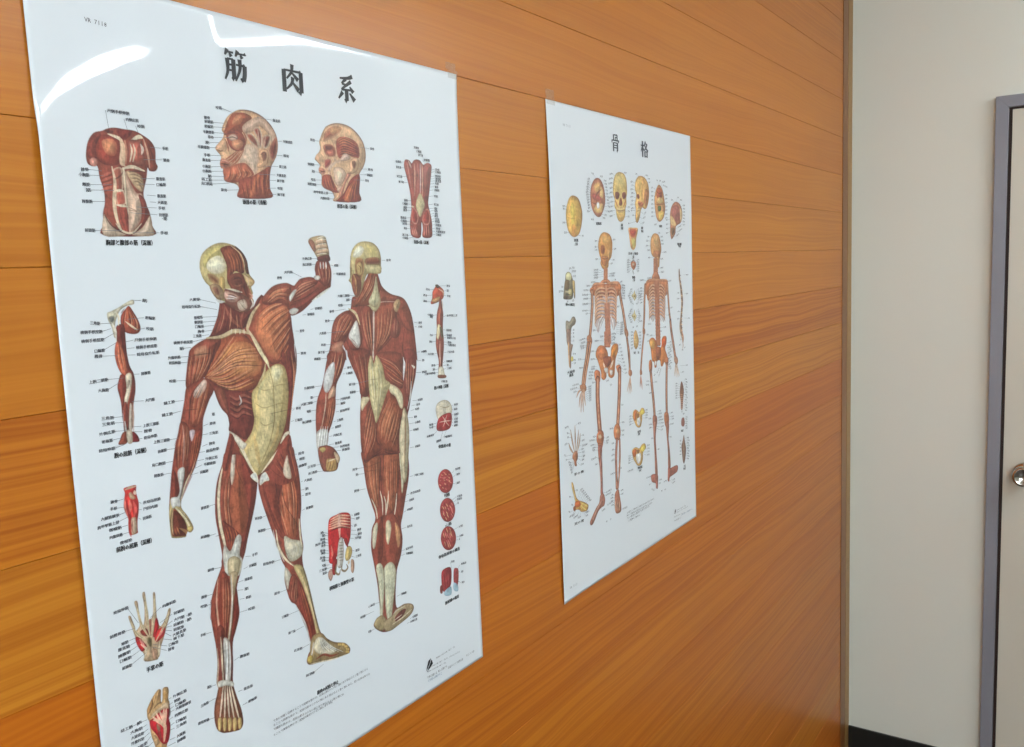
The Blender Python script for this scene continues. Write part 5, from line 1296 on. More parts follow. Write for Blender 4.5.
["F",[367,5070,393,5074,434,5130,459,5185,415,5207,389,5168,371,5116],430,431,3,1],
["F",[415,5032,468,5030,487,5082,467,5097,428,5071],432,305,2.6,1],
["F",[557,4983,575,4990,580,5061,549,5129,520,5118,539,5045],433,434,2.6,1],
["F",[538,5113,585,5074,634,5081,628,5136,588,5167,538,5176],435,436,3,1],
["F",[498,4973,521,4981,508,5090,493,5084],437,428,2,1],
["S",[483,4764,486,4912,491,5106],1.8,438,0.9,0],
["S",[483,4764,486,4912,491,5106],0.6,439,0.6,0],
["S",[565,4792,549,4946,501,5122],1.8,438,0.9,0],
["S",[565,4792,549,4946,501,5122],0.6,439,0.6,0],
["S",[402,4814,432,4982,479,5102],1.8,438,0.9,0],
["S",[402,4814,432,4982,479,5102],0.6,439,0.6,0],
["S",[337,4913,384,5043,470,5132],1.8,438,0.9,0],
["S",[337,4913,384,5043,470,5132],0.6,439,0.6,0],
["S",[682,4971,636,5058,539,5171],1.8,438,0.9,0],
["S",[682,4971,636,5058,539,5171],0.6,439,0.6,0],
["F",[472,5111,507,5124,507,5181,488,5196,468,5154],440,441,2,1],
["S",[409,5143,451,5204,419,5282],2,6,0.8,0],
["S",[511,5206,536,5319],1.6,15,0.6,0],
["S",[574,5185,557,5293],2,6,0.8,0],
["F",[497,5223,544,5242,531,5306,501,5305],243,191,2,1],
["S",[402,5095,441,5178],2,442,0.7,0],
["S",[567,5136,613,5107],2.4,443,0.7,0]],[
[0,[203,4806,333,4803,404,4960]],
[0,[153,4986,286,4985,372,4993]],
[0,[242,5077,305,5075,370,5071]],
[0,[210,5113,313,5116,390,5101]],
[0,[205,5167,314,5161,398,5138]],
[0,[212,5210,318,5210,411,5183]],
[0,[228,5273,316,5276,448,5226]],
[0,[624,4902,755,4899,512,4955]],
[0,[720,4997,826,5000,590,5030]],
[0,[718,5054,820,5057,647,5074]],
[0,[852,5061,895,5056,852,5061]],
[0,[708,5095,810,5098,633,5086]],
[0,[838,5101,885,5098,838,5101]],
[0,[704,5135,808,5141,631,5109]],
[0,[693,5178,825,5174,629,5131]],
[0,[696,5212,801,5210,606,5174]],
[0,[648,5246,741,5248,513,5184]],
[0,[639,5282,701,5288,511,5206]],
[1,[431,5373,586,5377],"手掌の筋"]]],
[0,"foot_illustration","printed foot sole study with bright red muscles",[
["F",[590,5584,609,5595,615,5631,604,5692,612,5734,604,5815,593,5857,600,5918,591,5989,575,6038,557,6067,541,6126,525,6184,484,6192,449,6145,451,6080,443,6011,425,5945,418,5876,417,5811,404,5768,404,5722,412,5688,435,5653,458,5626,484,5601,511,5580,531,5577,546,5596,537,5662,540,5696,552,5668,559,5597,573,5582],444,445,3,1],
["F",[420,5803,455,5792,517,5765,558,5756,601,5776,593,5857,600,5918,591,5989,568,6054,528,6058,497,6018,469,5948,440,5897,424,5861],446,447,4,1],
["F",[428,5779,460,5748,521,5729,562,5711,601,5728,601,5776,557,5760,497,5770,446,5788],448,109,3,1],
["S",[452,5781,490,5837,543,5900],2.2,449,0.9,0],
["S",[487,5770,510,5837,545,5882],2.2,449,0.9,0],
["S",[517,5765,532,5819,546,5873],2.2,449,0.9,0],
["S",[557,5760,548,5808,551,5875],2.2,449,0.9,0],
["S",[577,5765,567,5817,556,5896],2.2,449,0.9,0],
["S",[454,5810,500,5841,535,5886,551,5922,538,6001,530,6035],3,450,0.95,0],
["F",[407,5695,441,5660,457,5630,466,5685,443,5721,412,5744],451,452,2.4,1],
["F",[566,5628,591,5630,602,5668,584,5693,566,5675],453,444,3,1],
["S",[468,5714,505,5694,539,5695],1.4,15,0.6,0],
["S",[472,5632,452,5679,438,5719],1.2,454,0.7,0],
["S",[504,5600,485,5647,466,5685],1.2,454,0.7,0],
["S",[533,5585,522,5636,507,5667],1.2,454,0.7,0],
["F",[446,5937,477,5971,491,6025,451,6033,443,5992],455,456,3,1],
["S",[479,5850,491,5922,512,6017],2.4,457,0.7,0],
["S",[605,5740,604,5815,593,5857],2,458,0.8,0],
["S",[487,5863,501,5926],3,459,0.6,0]],[
[0,[165,5767,271,5773,398,5779]],
[0,[304,5775,351,5772,304,5775]],
[0,[243,5819,353,5827,394,5819]],
[0,[247,5868,360,5874,400,5859]],
[0,[243,5912,357,5919,411,5896]],
[0,[278,5976,382,5966,417,5932]],
[0,[281,5994,385,6009,436,5988]],
[0,[644,5696,779,5696,604,5697]],
[0,[650,5740,712,5741,604,5749]],
[0,[657,5778,765,5777,605,5787]],
[0,[659,5810,811,5813,607,5816]],
[0,[643,5864,775,5866,596,5873]],
[0,[648,5919,754,5926,601,5928]],
[0,[646,5966,750,5965,597,5964]],
[0,[645,6049,731,6048,579,6045]],
[0,[644,6092,729,6091,554,6090]]]],
[0,"rear_arm_illustration","small printed study of the back of the arm",[
["F",[4361,2448,4405,2409,4446,2425,4526,2481,4521,2552,4469,2594,4374,2619,4299,2629,4279,2610,4310,2559,4321,2490],460,461,3,1],
["F",[4294,2585,4365,2562,4450,2549,4433,2592,4347,2614],462,463,2.6,1],
["F",[4377,2414,4419,2410,4459,2440,4402,2450],464,15,2,1],
["S",[4429,2460,4511,2498,4513,2543],1.8,364,0.8,0],
["F",[4442,2575,4475,2585,4484,2657,4496,2747,4482,2853,4474,2960,4482,3032,4476,3139,4448,3280,4435,3369,4463,3444,4483,3487,4353,3475,4354,3395,4368,3289,4343,3179,4331,3089,4343,3002,4364,2915,4367,2809,4386,2722,4419,2653],465,466,2.6,1],
["F",[4391,2864,4437,2885,4416,2973,4382,3041,4352,3003,4370,2915],467,191,2,1],
["F",[4416,2901,4471,2924,4469,3013,4440,3028],468,191,2,1],
["S",[4409,3061,4396,3221,4398,3364],1.6,469,0.8,0],
["S",[4451,3065,4438,3225,4414,3348],1.2,1,0.7,0],
["S",[4375,3058,4371,3182,4383,3309],1.2,1,0.6,0],
["S",[4453,2691,4418,2777,4419,2866],2,470,0.8,0],
["F",[4370,3361,4441,3366,4463,3444,4460,3489,4353,3475],471,17,2.4,1],
["F",[4344,3447,4484,3465,4476,3497,4352,3484],244,472,1.6,1],
["S",[4490,2586,4495,2693],1.6,473,0.7,0]],[
[0,[4579,2430,4645,2438,4404,2427]],
[0,[4204,2453,4274,2465,4360,2460]],
[0,[4151,2517,4220,2527,4318,2525]],
[0,[4151,2582,4209,2592,4301,2603]],
[0,[4575,2484,4620,2491,4526,2490]],
[0,[4578,2548,4644,2555,4522,2538]],
[0,[4208,2738,4311,2756,4391,2754]],
[0,[4252,2769,4303,2778,4252,2769]],
[0,[4551,2776,4755,2786,4488,2785]],
[0,[4532,2943,4633,2955,4476,2933]],
[0,[4227,2974,4281,2982,4354,2976]],
[0,[4533,3000,4637,3015,4484,3002]],
[0,[4539,3033,4704,3055,4482,3028]],
[0,[4215,3047,4270,3055,4339,3055]],
[0,[4544,3084,4618,3099,4478,3076]],
[0,[4547,3117,4697,3139,4476,3103]],
[0,[4177,3187,4286,3195,4342,3194]],
[0,[4535,3199,4662,3209,4468,3201]],
[0,[4497,3304,4613,3313,4445,3316]],
[0,[4226,3323,4303,3328,4365,3325]],
[0,[4505,3348,4551,3357,4442,3351]],
[0,[4249,3372,4293,3377,4361,3378]],
[0,[4502,3387,4598,3395,4453,3392]],
[0,[4104,3409,4296,3416,4358,3413]],
[0,[4394,3526,4507,3541,4507,3541]],
[1,[4259,3588,4552,3594],"腕の伸筋（深層）"]]],
[0,"diaphragm_illustration","small printed study of diaphragm and rear abdominal wall",[
["F",[2623,4651,2698,4649,2781,4671,2816,4709,2816,4772,2809,4855,2789,4949,2740,5020,2728,4946,2673,4930,2642,5061,2594,5075,2561,5134,2533,5139,2481,5102,2489,5015,2489,4877,2501,4742,2529,4667],474,475,3,1],
["S",[2537,4683,2658,4671,2810,4711],2.4,476,0.85,0],
["S",[2536,4697,2657,4685,2809,4722],1.2,436,0.7,0],
["S",[2530,4705,2656,4698,2807,4742],2.4,476,0.85,0],
["S",[2529,4718,2655,4712,2806,4753],1.2,436,0.7,0],
["S",[2522,4726,2653,4726,2805,4772],2.4,476,0.85,0],
["S",[2521,4740,2652,4739,2804,4783],1.2,436,0.7,0],
["S",[2515,4747,2651,4753,2802,4802],2.4,476,0.85,0],
["S",[2514,4761,2650,4766,2801,4813],1.2,436,0.7,0],
["S",[2508,4769,2648,4780,2799,4833],2.4,476,0.85,0],
["S",[2506,4782,2647,4794,2798,4844],1.2,436,0.7,0],
["S",[2660,4647,2652,4742,2649,4895],4,477,0.8,0],
["S",[2508,4799,2648,4790,2805,4833],1.6,478,0.8,0],
["F",[2636,4919,2692,4921,2685,5102,2648,5204,2593,5187,2593,5088],479,480,2.6,1],
["S",[2634,4946,2693,4958],1,481,0.7,0],
["S",[2631,4976,2690,4988],1,481,0.7,0],
["S",[2628,5006,2687,5018],1,481,0.7,0],
["S",[2626,5036,2685,5049],1,481,0.7,0],
["S",[2623,5066,2682,5079],1,481,0.7,0],
["S",[2620,5097,2679,5109],1,481,0.7,0],
["S",[2617,5127,2677,5139],1,481,0.7,0],
["F",[2740,5020,2797,5036,2807,5097,2770,5157,2718,5162,2704,5108],482,251,2.6,1],
["F",[2785,5168,2822,5187,2825,5260,2801,5317,2774,5287,2777,5216],483,225,2.4,1],
["F",[2473,5190,2511,5181,2523,5248,2491,5300,2466,5271,2457,5227],484,485,2.4,1],
["F",[2525,5123,2592,5102,2573,5208,2550,5257,2519,5233],486,487,2.4,1],
["F",[2701,4931,2748,4937,2755,5024,2727,5002],488,487,2,1],
["S",[2578,5154,2561,5232,2605,5268,2627,5225],2.4,489,0.95,0],
["S",[2578,5154,2561,5232,2605,5268,2627,5225],0.8,490,0.7,0],
["S",[2660,5179,2646,5231,2690,5260,2731,5237,2715,5197],2.4,489,0.95,0],
["S",[2660,5179,2646,5231,2690,5260,2731,5237,2715,5197],0.8,490,0.7,0],
["S",[2523,4942,2534,5028,2511,5077],2.4,491,0.7,0],
["S",[2756,5167,2743,5205],3,492,0.8,0]],[
[0,[2864,4717,2945,4721,2822,4706]],
[0,[2889,4763,2941,4766,2819,4738]],
[0,[2853,4831,2897,4828,2812,4814]],
[0,[2892,4885,2956,4889,2808,4862]],
[0,[2899,4930,2962,4937,2804,4905]],
[0,[2852,4960,2948,4980,2789,4942]],
[0,[2850,5095,2912,5097,2809,5076]],
[0,[2848,5158,2932,5160,2788,5134]],
[0,[2390,4780,2436,4779,2495,4809]],
[0,[2408,4810,2455,4815,2496,4835]],
[0,[2380,4843,2451,4852,2489,4874]],
[0,[2313,4880,2384,4881,2486,4903]],
[0,[2399,4878,2448,4884,2486,4906]],
[0,[2390,4908,2449,4917,2487,4934]],
[0,[2370,4954,2441,4967,2486,4986]],
[0,[2382,4982,2439,4991,2484,5011]],
[0,[2360,5025,2434,5037,2484,5055]],
[0,[2382,5058,2432,5064,2481,5084]],
[0,[2381,5109,2434,5117,2484,5130]],
[0,[2338,5152,2445,5156,2539,5169]],
[0,[2383,5192,2442,5197,2500,5199]],
[1,[2457,5373,2805,5382],"横隔膜と後腹壁の筋"]]],
[0,"pelvic_floor_illustration","small round printed study with red muscle below a grey bone",[
["F",[4290,3784,4401,3749,4509,3776,4569,3862,4539,3963,4432,4050,4327,3997,4272,3884],493,494,2.4,1],
["F",[4303,3959,4415,3915,4542,3921,4558,4001,4511,4099,4372,4109,4267,4073],495,321,2.6,1],
["S",[4386,3938,4425,3996,4387,4060],1,496,0.8,0],
["S",[4469,3934,4436,3998,4497,4068],1,496,0.8,0],
["S",[4327,3997,4425,4000,4535,4012],1,496,0.8,0],
["S",[4342,3810,4449,3843,4527,3835],1.6,497,0.7,0]],[
[0,[4605,3833,4684,3838,4549,3842]],
[0,[4601,3888,4669,3892,4556,3888]],
[0,[4596,3951,4687,3952,4552,3944]],
[0,[4592,4007,4671,4010,4559,3994]],
[0,[4589,4042,4668,4045,4545,4027]],
[0,[4585,4084,4665,4083,4531,4060]],
[0,[4135,3998,4209,3998,4273,3995]],
[0,[4132,4032,4206,4031,4271,4029]],
[0,[4078,4124,4210,4121,4294,4078]],
[0,[4245,4211,4337,4207,4372,4109]],
[0,[4399,4184,4543,4193,4438,4114]],
[1,[4277,4276,4512,4297],"骨盤底の筋"]]],
[0,"tissue_section_illustration","round red printed muscle tissue section, topmost of the three",[
["F",[4522,4740,4503,4799,4459,4840,4400,4854,4337,4838,4283,4798,4249,4739,4240,4675,4258,4617,4301,4577,4359,4562,4422,4575,4477,4615,4512,4674],498,499,2,1],
["S",[4362,4792,4394,4811],0.9,500,0.75,0],
["S",[4300,4758,4332,4776],0.9,501,0.75,0],
["S",[4345,4682,4376,4699],0.9,502,0.75,0],
["S",[4461,4738,4494,4756],0.9,500,0.75,0],
["S",[4355,4761,4387,4779],0.9,501,0.75,0],
["S",[4437,4721,4470,4740],0.9,502,0.75,0],
["S",[4407,4648,4439,4666],0.9,500,0.75,0],
["S",[4338,4667,4370,4684],0.9,501,0.75,0],
["S",[4302,4612,4334,4630],0.9,502,0.75,0],
["S",[4272,4672,4304,4689],0.9,500,0.75,0],
["S",[4352,4679,4383,4696],0.9,501,0.75,0],
["S",[4374,4620,4406,4638],0.9,502,0.75,0],
["S",[4355,4724,4387,4742],0.9,500,0.75,0],
["S",[4417,4659,4449,4677],0.9,501,0.75,0],
["S",[4351,4597,4383,4615],0.9,502,0.75,0],
["S",[4348,4595,4380,4612],0.9,500,0.75,0],
["S",[4282,4752,4313,4770],0.9,501,0.75,0],
["S",[4262,4722,4293,4740],0.9,502,0.75,0],
["S",[4389,4688,4421,4706],0.9,500,0.75,0],
["S",[4392,4755,4424,4773],0.9,501,0.75,0],
["S",[4434,4706,4466,4724],0.9,502,0.75,0],
["S",[4325,4653,4356,4670],0.9,500,0.75,0],
["S",[4296,4688,4327,4706],0.9,501,0.75,0],
["S",[4308,4766,4340,4784],0.9,502,0.75,0],
["S",[4279,4632,4310,4650],0.9,500,0.75,0],
["S",[4328,4597,4359,4615],0.9,501,0.75,0],
["S",[4437,4632,4469,4650],0.9,502,0.75,0],
["S",[4345,4662,4377,4679],0.9,500,0.75,0],
["S",[4438,4636,4470,4653],0.9,501,0.75,0],
["S",[4434,4673,4466,4691],0.9,502,0.75,0],
["S",[4355,4653,4387,4671],0.9,500,0.75,0],
["S",[4409,4640,4441,4658],0.9,501,0.75,0],
["S",[4354,4733,4386,4751],0.9,502,0.75,0],
["S",[4435,4631,4467,4649],0.9,500,0.75,0]],[
[0,[4567,4607,4669,4611,4508,4637]],
[0,[4584,4675,4653,4676,4515,4688]],
[0,[4564,4778,4645,4779,4509,4765]],
[1,[4332,4876,4443,4878],"平滑筋"]]],
[0,"tissue_section_illustration","round red printed muscle tissue section, middle of the three",[
["F",[4534,5095,4514,5154,4470,5194,4410,5206,4347,5189,4293,5146,4259,5087,4250,5021,4268,4963,4311,4924,4369,4910,4433,4926,4488,4968,4524,5028],498,499,2,1],
["S",[4453,5119,4484,5163],1.4,500,0.75,0],
["S",[4337,5057,4366,5101],1.4,501,0.75,0],
["S",[4341,5133,4370,5177],1.4,502,0.75,0],
["S",[4392,5030,4422,5073],1.4,500,0.75,0],
["S",[4358,5022,4388,5066],1.4,501,0.75,0],
["S",[4367,4975,4397,5018],1.4,502,0.75,0],
["S",[4460,4985,4490,5029],1.4,500,0.75,0],
["S",[4267,5011,4296,5054],1.4,501,0.75,0],
["S",[4361,5070,4391,5113],1.4,502,0.75,0],
["S",[4360,5027,4389,5070],1.4,500,0.75,0],
["S",[4392,5118,4422,5162],1.4,501,0.75,0],
["S",[4344,5006,4373,5049],1.4,502,0.75,0],
["S",[4471,5097,4501,5141],1.4,500,0.75,0],
["S",[4325,5136,4355,5180],1.4,501,0.75,0],
["S",[4431,5014,4462,5057],1.4,502,0.75,0],
["S",[4297,5044,4327,5087],1.4,500,0.75,0],
["S",[4328,4960,4358,5003],1.4,501,0.75,0],
["S",[4297,4990,4327,5033],1.4,502,0.75,0],
["S",[4449,5031,4479,5075],1.4,500,0.75,0],
["S",[4288,5062,4317,5106],1.4,501,0.75,0],
["S",[4374,5107,4404,5151],1.4,502,0.75,0],
["S",[4454,5051,4484,5095],1.4,500,0.75,0],
["S",[4364,5036,4394,5080],1.4,501,0.75,0],
["S",[4300,5069,4329,5112],1.4,502,0.75,0],
["S",[4459,5077,4489,5120],1.4,500,0.75,0],
["S",[4358,5017,4388,5061],1.4,501,0.75,0]],[
[0,[4574,4939,4678,4950,4482,4963]],
[0,[4572,4974,4675,4985,4513,4996]],
[0,[4579,5023,4602,5022,4520,5044]],
[1,[4326,5233,4449,5231],"心筋"]]],
[0,"tissue_section_illustration","round red printed muscle tissue section, lowest of the three",[
["F",[4523,5440,4504,5499,4460,5538,4400,5548,4336,5529,4282,5485,4248,5424,4239,5358,4258,5300,4300,5261,4359,5249,4422,5267,4478,5310,4514,5372],498,499,2,1],
["S",[4318,5298,4346,5367],1.4,500,0.75,0],
["S",[4342,5299,4370,5368],1.4,501,0.75,0],
["S",[4348,5267,4375,5335],1.4,502,0.75,0],
["S",[4391,5381,4420,5450],1.4,500,0.75,0],
["S",[4325,5255,4353,5323],1.4,501,0.75,0],
["S",[4358,5447,4386,5517],1.4,502,0.75,0],
["S",[4316,5319,4344,5388],1.4,500,0.75,0],
["S",[4321,5406,4349,5475],1.4,501,0.75,0],
["S",[4303,5418,4330,5487],1.4,502,0.75,0],
["S",[4339,5431,4367,5500],1.4,500,0.75,0],
["S",[4369,5351,4397,5420],1.4,501,0.75,0],
["S",[4284,5304,4311,5372],1.4,502,0.75,0],
["S",[4342,5414,4370,5484],1.4,500,0.75,0],
["S",[4387,5321,4415,5390],1.4,501,0.75,0],
["S",[4387,5448,4415,5517],1.4,502,0.75,0],
["S",[4356,5331,4384,5400],1.4,500,0.75,0],
["S",[4333,5422,4361,5491],1.4,501,0.75,0],
["S",[4406,5313,4435,5382],1.4,502,0.75,0],
["S",[4395,5339,4423,5408],1.4,500,0.75,0],
["S",[4313,5436,4341,5505],1.4,501,0.75,0],
["S",[4424,5333,4452,5402],1.4,502,0.75,0],
["S",[4368,5410,4396,5480],1.4,500,0.75,0],
["S",[4319,5347,4347,5416],1.4,501,0.75,0],
["S",[4408,5280,4436,5349],1.4,502,0.75,0],
["S",[4384,5432,4412,5501],1.4,500,0.75,0],
["S",[4403,5291,4431,5360],1.4,501,0.75,0]],[
[0,[4579,5317,4660,5317,4487,5324]],
[0,[4582,5431,4663,5435,4524,5425]],
[0,[4578,5470,4590,5466,4522,5461]],
[1,[4172,5573,4581,5581],"骨格筋線維の構造"]]],
[0,"tissue_block_illustration","red and blue printed muscle bundle blocks at the lower right",[
["F",[4229,5754,4352,5743,4404,5789,4393,5931,4360,5992,4273,6028,4221,5982,4208,5870],503,504,2,1],
["F",[4448,5810,4495,5799,4538,5839,4527,5975,4488,6028,4436,5963],505,506,1.6,1],
["F",[4182,5925,4226,5929,4219,6017,4176,6002],507,508,1.2,1],
["F",[4252,6014,4377,5991,4380,6090,4270,6070],509,510,1.6,1],
["F",[4436,5963,4512,6021,4506,6093,4429,6052],509,510,1.6,1],
["S",[4246,5810,4255,5975],0.8,511,0.6,0],
["S",[4291,5807,4294,5974],0.8,511,0.6,0],
["S",[4336,5803,4333,5973],0.8,511,0.6,0]],[
[0,[4401,5693,4468,5707,4406,5768]],
[0,[4589,5781,4694,5792,4528,5814]],
[0,[4581,5875,4628,5882,4536,5860]],
[0,[4583,6008,4640,6020,4516,5971]],
[1,[4251,6158,4519,6156],"筋組織の構造"]]],
[1,"skull_illustration","yellow printed skull seen from above, at the left edge of the chart",[
["F",[639,1254,783,1285,862,1386,897,1510,866,1658,794,1785,685,1838,581,1833,482,1768,430,1646,423,1503,467,1380,534,1291],512,513,9,1],
["F",[612,1354,711,1433,678,1620,610,1704,556,1581,557,1438],514,512,12,0.7],
["S",[617,1271,662,1538,623,1818],1.44,515,0.6,0],
["S",[455,1563,639,1580,861,1532],1.28,515,0.6,0],
["F",[592,1663,715,1703,665,1818,583,1808],516,517,12,0.5]],[
[0,[324,1417,397,1411,452,1421]],
[0,[330,1457,386,1451,450,1458]],
[0,[309,1644,389,1642,430,1642]],
[0,[348,1781,429,1781,502,1780]],
[0,[856,1823,912,1820,749,1817]],
[1,[619,1887,753,1886],"頭蓋"],
[1,[632,1939,733,1939],"上面"]]],
[1,"skull_illustration","brown printed skull seen from inside the base",[
["F",[1372,963,1484,984,1571,1077,1610,1206,1603,1338,1535,1449,1452,1528,1346,1537,1241,1480,1167,1375,1150,1227,1184,1098,1270,1003],518,519,7,1],
["F",[1275,1071,1437,1020,1479,1082,1404,1172,1292,1167],520,518,6,1],
["F",[1479,1082,1554,1143,1538,1253,1446,1235],521,518,6,1],
["F",[1222,1202,1402,1215,1490,1276,1351,1304,1218,1266],522,523,6,1],
["F",[1394,1345,1533,1340,1503,1450,1363,1487,1253,1436,1302,1370],524,525,6,1],
["F",[1340,1336,1414,1323,1427,1398,1353,1416],47,225,3,1],
["S",[1261,1307,1358,1196,1499,1124],2.56,526,0.8,0],
["S",[1192,1331,1303,1349,1342,1304],2.24,526,0.8,0]],[
[0,[1196,906,1276,914,1326,972]],
[0,[1464,936,1547,937,1439,976]],
[0,[1146,1578,1235,1581,1249,1501]],
[0,[1569,1503,1644,1507,1477,1494]],
[0,[1520,1550,1595,1551,1476,1516]],
[0,[1643,1446,1714,1448,1574,1426]],
[0,[1030,1464,1108,1466,1185,1438]],
[0,[1063,1421,1130,1406,1191,1353]],
[0,[1056,1383,1123,1368,1192,1327]],
[0,[1046,1345,1112,1330,1194,1301]],
[0,[1039,1308,1106,1292,1195,1276]],
[0,[1029,1270,1095,1255,1197,1250]],
[0,[1022,1232,1089,1217,1199,1224]],
[0,[1016,1195,1082,1179,1200,1199]],
[0,[1027,1156,1093,1140,1202,1173]],
[0,[1038,1118,1105,1102,1203,1148]],
[0,[1054,1079,1120,1063,1205,1122]],
[0,[1065,1041,1131,1024,1206,1096]],
[0,[1080,1002,1147,985,1208,1071]],
[0,[1591,989,1665,993,1560,1034]],
[0,[1602,1036,1677,1041,1557,1078]],
[0,[1613,1084,1688,1088,1555,1121]],
[0,[1624,1131,1699,1136,1552,1165]],
[0,[1636,1179,1711,1184,1550,1209]],
[0,[1647,1226,1722,1232,1547,1252]],
[0,[1658,1274,1734,1280,1544,1296]],
[0,[1669,1322,1745,1328,1542,1340]],
[0,[1681,1370,1757,1376,1539,1383]],
[1,[1294,1638,1469,1634],"頭蓋底"]]],
[1,"skull_illustration","yellow printed skull facing forward",[
["F",[2114,828,2263,848,2335,923,2354,1035,2348,1150,2319,1220,2324,1311,2284,1381,2263,1496,2198,1566,2121,1595,2037,1581,1976,1514,1948,1414,1911,1371,1918,1259,1874,1172,1882,1038,1927,925,1999,858],527,528,6,1],
["F",[1988,877,2237,861,2279,1017,2125,1070,1978,1055],529,527,14,0.7],
["F",[1948,1151,2047,1137,2094,1184,2041,1249,1953,1240],530,371,3,1],
["F",[2197,1139,2298,1134,2304,1209,2216,1242,2168,1192],531,371,3,1],
["F",[2106,1233,2156,1231,2182,1316,2119,1352,2061,1321],532,456,2.6,1],
["F",[1984,1379,2270,1370,2231,1428,2103,1459,1996,1435],533,534,3,1],
["S",[1987,1413,2105,1427,2257,1404],1.92,535,0.8,0],
["S",[1941,1269,1987,1323,2034,1367],3.84,536,0.8,0],
["S",[2307,1254,2252,1313,2209,1361],3.84,537,0.8,0],
["F",[2012,1491,2202,1486,2173,1555,2073,1557],538,539,4,1]],[
[0,[1771,886,1868,867,1958,901]],
[0,[1748,958,1864,938,1954,965]],
[0,[1725,1029,1859,1009,1950,1030]],
[0,[1758,1098,1855,1080,1947,1095]],
[0,[1735,1169,1851,1151,1943,1160]],
[0,[1712,1241,1847,1222,1939,1225]],
[0,[1746,1310,1843,1293,1935,1289]],
[0,[1723,1382,1839,1364,1932,1354]],
[0,[1700,1453,1835,1436,1928,1419]],
[0,[1734,1523,1831,1507,1924,1484]],
[0,[2264,832,2351,826,2238,849]],
[0,[2362,1360,2424,1358,2285,1358]],
[0,[2359,1424,2420,1427,2256,1427]],
[0,[2344,1507,2405,1510,2226,1519]],
[1,[2103,1645,2173,1644],"頭蓋"],
[1,[2100,1695,2181,1694],"前面"]]],
[1,"skull_illustration","yellow printed skull in side view",[
["F",[2838,841,3001,859,3124,947,3161,1088,3132,1233,3059,1343,2974,1370,2893,1349,2836,1398,2787,1506,2718,1590,2653,1591,2626,1510,2648,1392,2626,1300,2676,1158,2639,1067,2656,950,2729,876],540,541,6,1],
["F",[2917,888,3078,973,3113,1162,2951,1288,2877,1125],542,543,8,0.8],
["F",[3019,1047,3150,1089,3108,1258,3004,1333,2956,1193],544,545,6,0.7],
["F",[2687,1157,2769,1135,2804,1187,2737,1221],546,456,2.6,1],
["F",[2736,1249,2952,1264,2893,1349,2763,1342],180,540,4,1],
["F",[2707,1379,2827,1363,2789,1458,2712,1484],547,225,3,1],
["S",[2752,944,2810,1058,2768,1154],1.6,548,0.6,0],
["S",[2673,1415,2792,1399],1.6,549,0.8,0],
["S",[2870,1267,2798,1293,2734,1286],2.88,461,0.7,0]],[
[0,[2477,960,2551,947,2654,973]],
[0,[2500,1018,2574,1005,2651,1029]],
[0,[2470,1080,2544,1067,2648,1085]],
[0,[2493,1138,2567,1126,2645,1141]],
[0,[2464,1200,2538,1187,2642,1197]],
[0,[2487,1259,2561,1246,2639,1253]],
[0,[2457,1320,2531,1308,2636,1309]],
[0,[2480,1379,2554,1367,2633,1365]],
[0,[2663,822,2727,818,2783,854]],
[0,[3041,819,3130,823,2973,861]],
[0,[3111,871,3195,871,3054,891]],
[0,[3147,926,3215,927,3108,936]],
[0,[2942,1459,3027,1418,2808,1411]],
[0,[2911,1526,2996,1488,2765,1506]],
[0,[2852,1613,2947,1585,2708,1566]],
[0,[2348,1618,2400,1617,2638,1579]],
[0,[2463,1410,2515,1408,2631,1404]],
[0,[2511,1485,2564,1483,2643,1481]],
[1,[2821,1680,2898,1679],"頭蓋"],
[1,[2818,1732,2906,1731],"側面"]]],
[1,"skull_illustration","orange printed skull seen from below",[
["F",[3548,943,3652,979,3719,1061,3762,1183,3791,1331,3736,1470,3625,1547,3517,1561,3421,1490,3376,1345,3361,1200,3401,1077,3463,1001],550,33,5,1],
["F",[3504,999,3650,1016,3674,1137,3524,1181,3439,1123],551,552,4,1],
["F",[3525,1156,3673,1162,3699,1235,3549,1265,3452,1232],524,548,3,1],
["F",[3506,1304,3613,1300,3622,1361,3543,1393,3492,1361],553,554,2.6,1],
["F",[3513,1402,3721,1395,3656,1509,3536,1536],555,556,6,1],
["S",[3443,1050,3558,1094,3678,1051],2.56,345,0.7,0],
["S",[3392,1271,3519,1279,3770,1257],1.92,33,0.7,0]],[
[0,[3244,1012,3313,1004,3404,1028]],
[0,[3241,1079,3310,1071,3401,1091]],
[0,[3237,1147,3306,1139,3397,1154]],
[0,[3234,1214,3303,1207,3394,1218]],
[0,[3231,1282,3299,1275,3391,1281]],
[0,[3227,1350,3296,1343,3388,1344]],
[0,[3224,1417,3293,1411,3385,1408]],
[0,[3220,1485,3289,1479,3382,1471]],
[0,[3795,1107,3887,1098,3764,1134]],
[0,[3792,1172,3884,1163,3761,1193]],
[0,[3789,1237,3881,1228,3758,1253]],
[0,[3786,1301,3878,1293,3755,1312]],
[0,[3783,1366,3875,1358,3753,1372]],
[0,[3780,1431,3871,1424,3750,1432]],
[0,[3777,1496,3868,1489,3747,1492]],
[0,[3451,880,3510,877,3536,936]],
[0,[3568,878,3627,875,3565,947]],
[0,[3686,896,3806,879,3652,966]],
[0,[3713,943,3893,973,3681,989]],
[0,[3328,1619,3421,1612,3477,1537]],
[1,[3513,1640,3644,1638],"外頭蓋底"]]],
[1,"skull_illustration","brown printed skull cut in half, at the right edge",[
["F",[4255,1201,4414,1233,4507,1333,4514,1463,4432,1568,4288,1609,4222,1649,4199,1752,4101,1829,4024,1855,3979,1754,3986,1602,3981,1451,4030,1323,4127,1239],557,558,6,1],
["F",[4094,1296,4316,1263,4441,1361,4369,1518,4176,1548,4055,1449],559,560,8,1],
["F",[4006,1450,4117,1473,4250,1597,4172,1637,4047,1626,3989,1551],561,562,5,1],
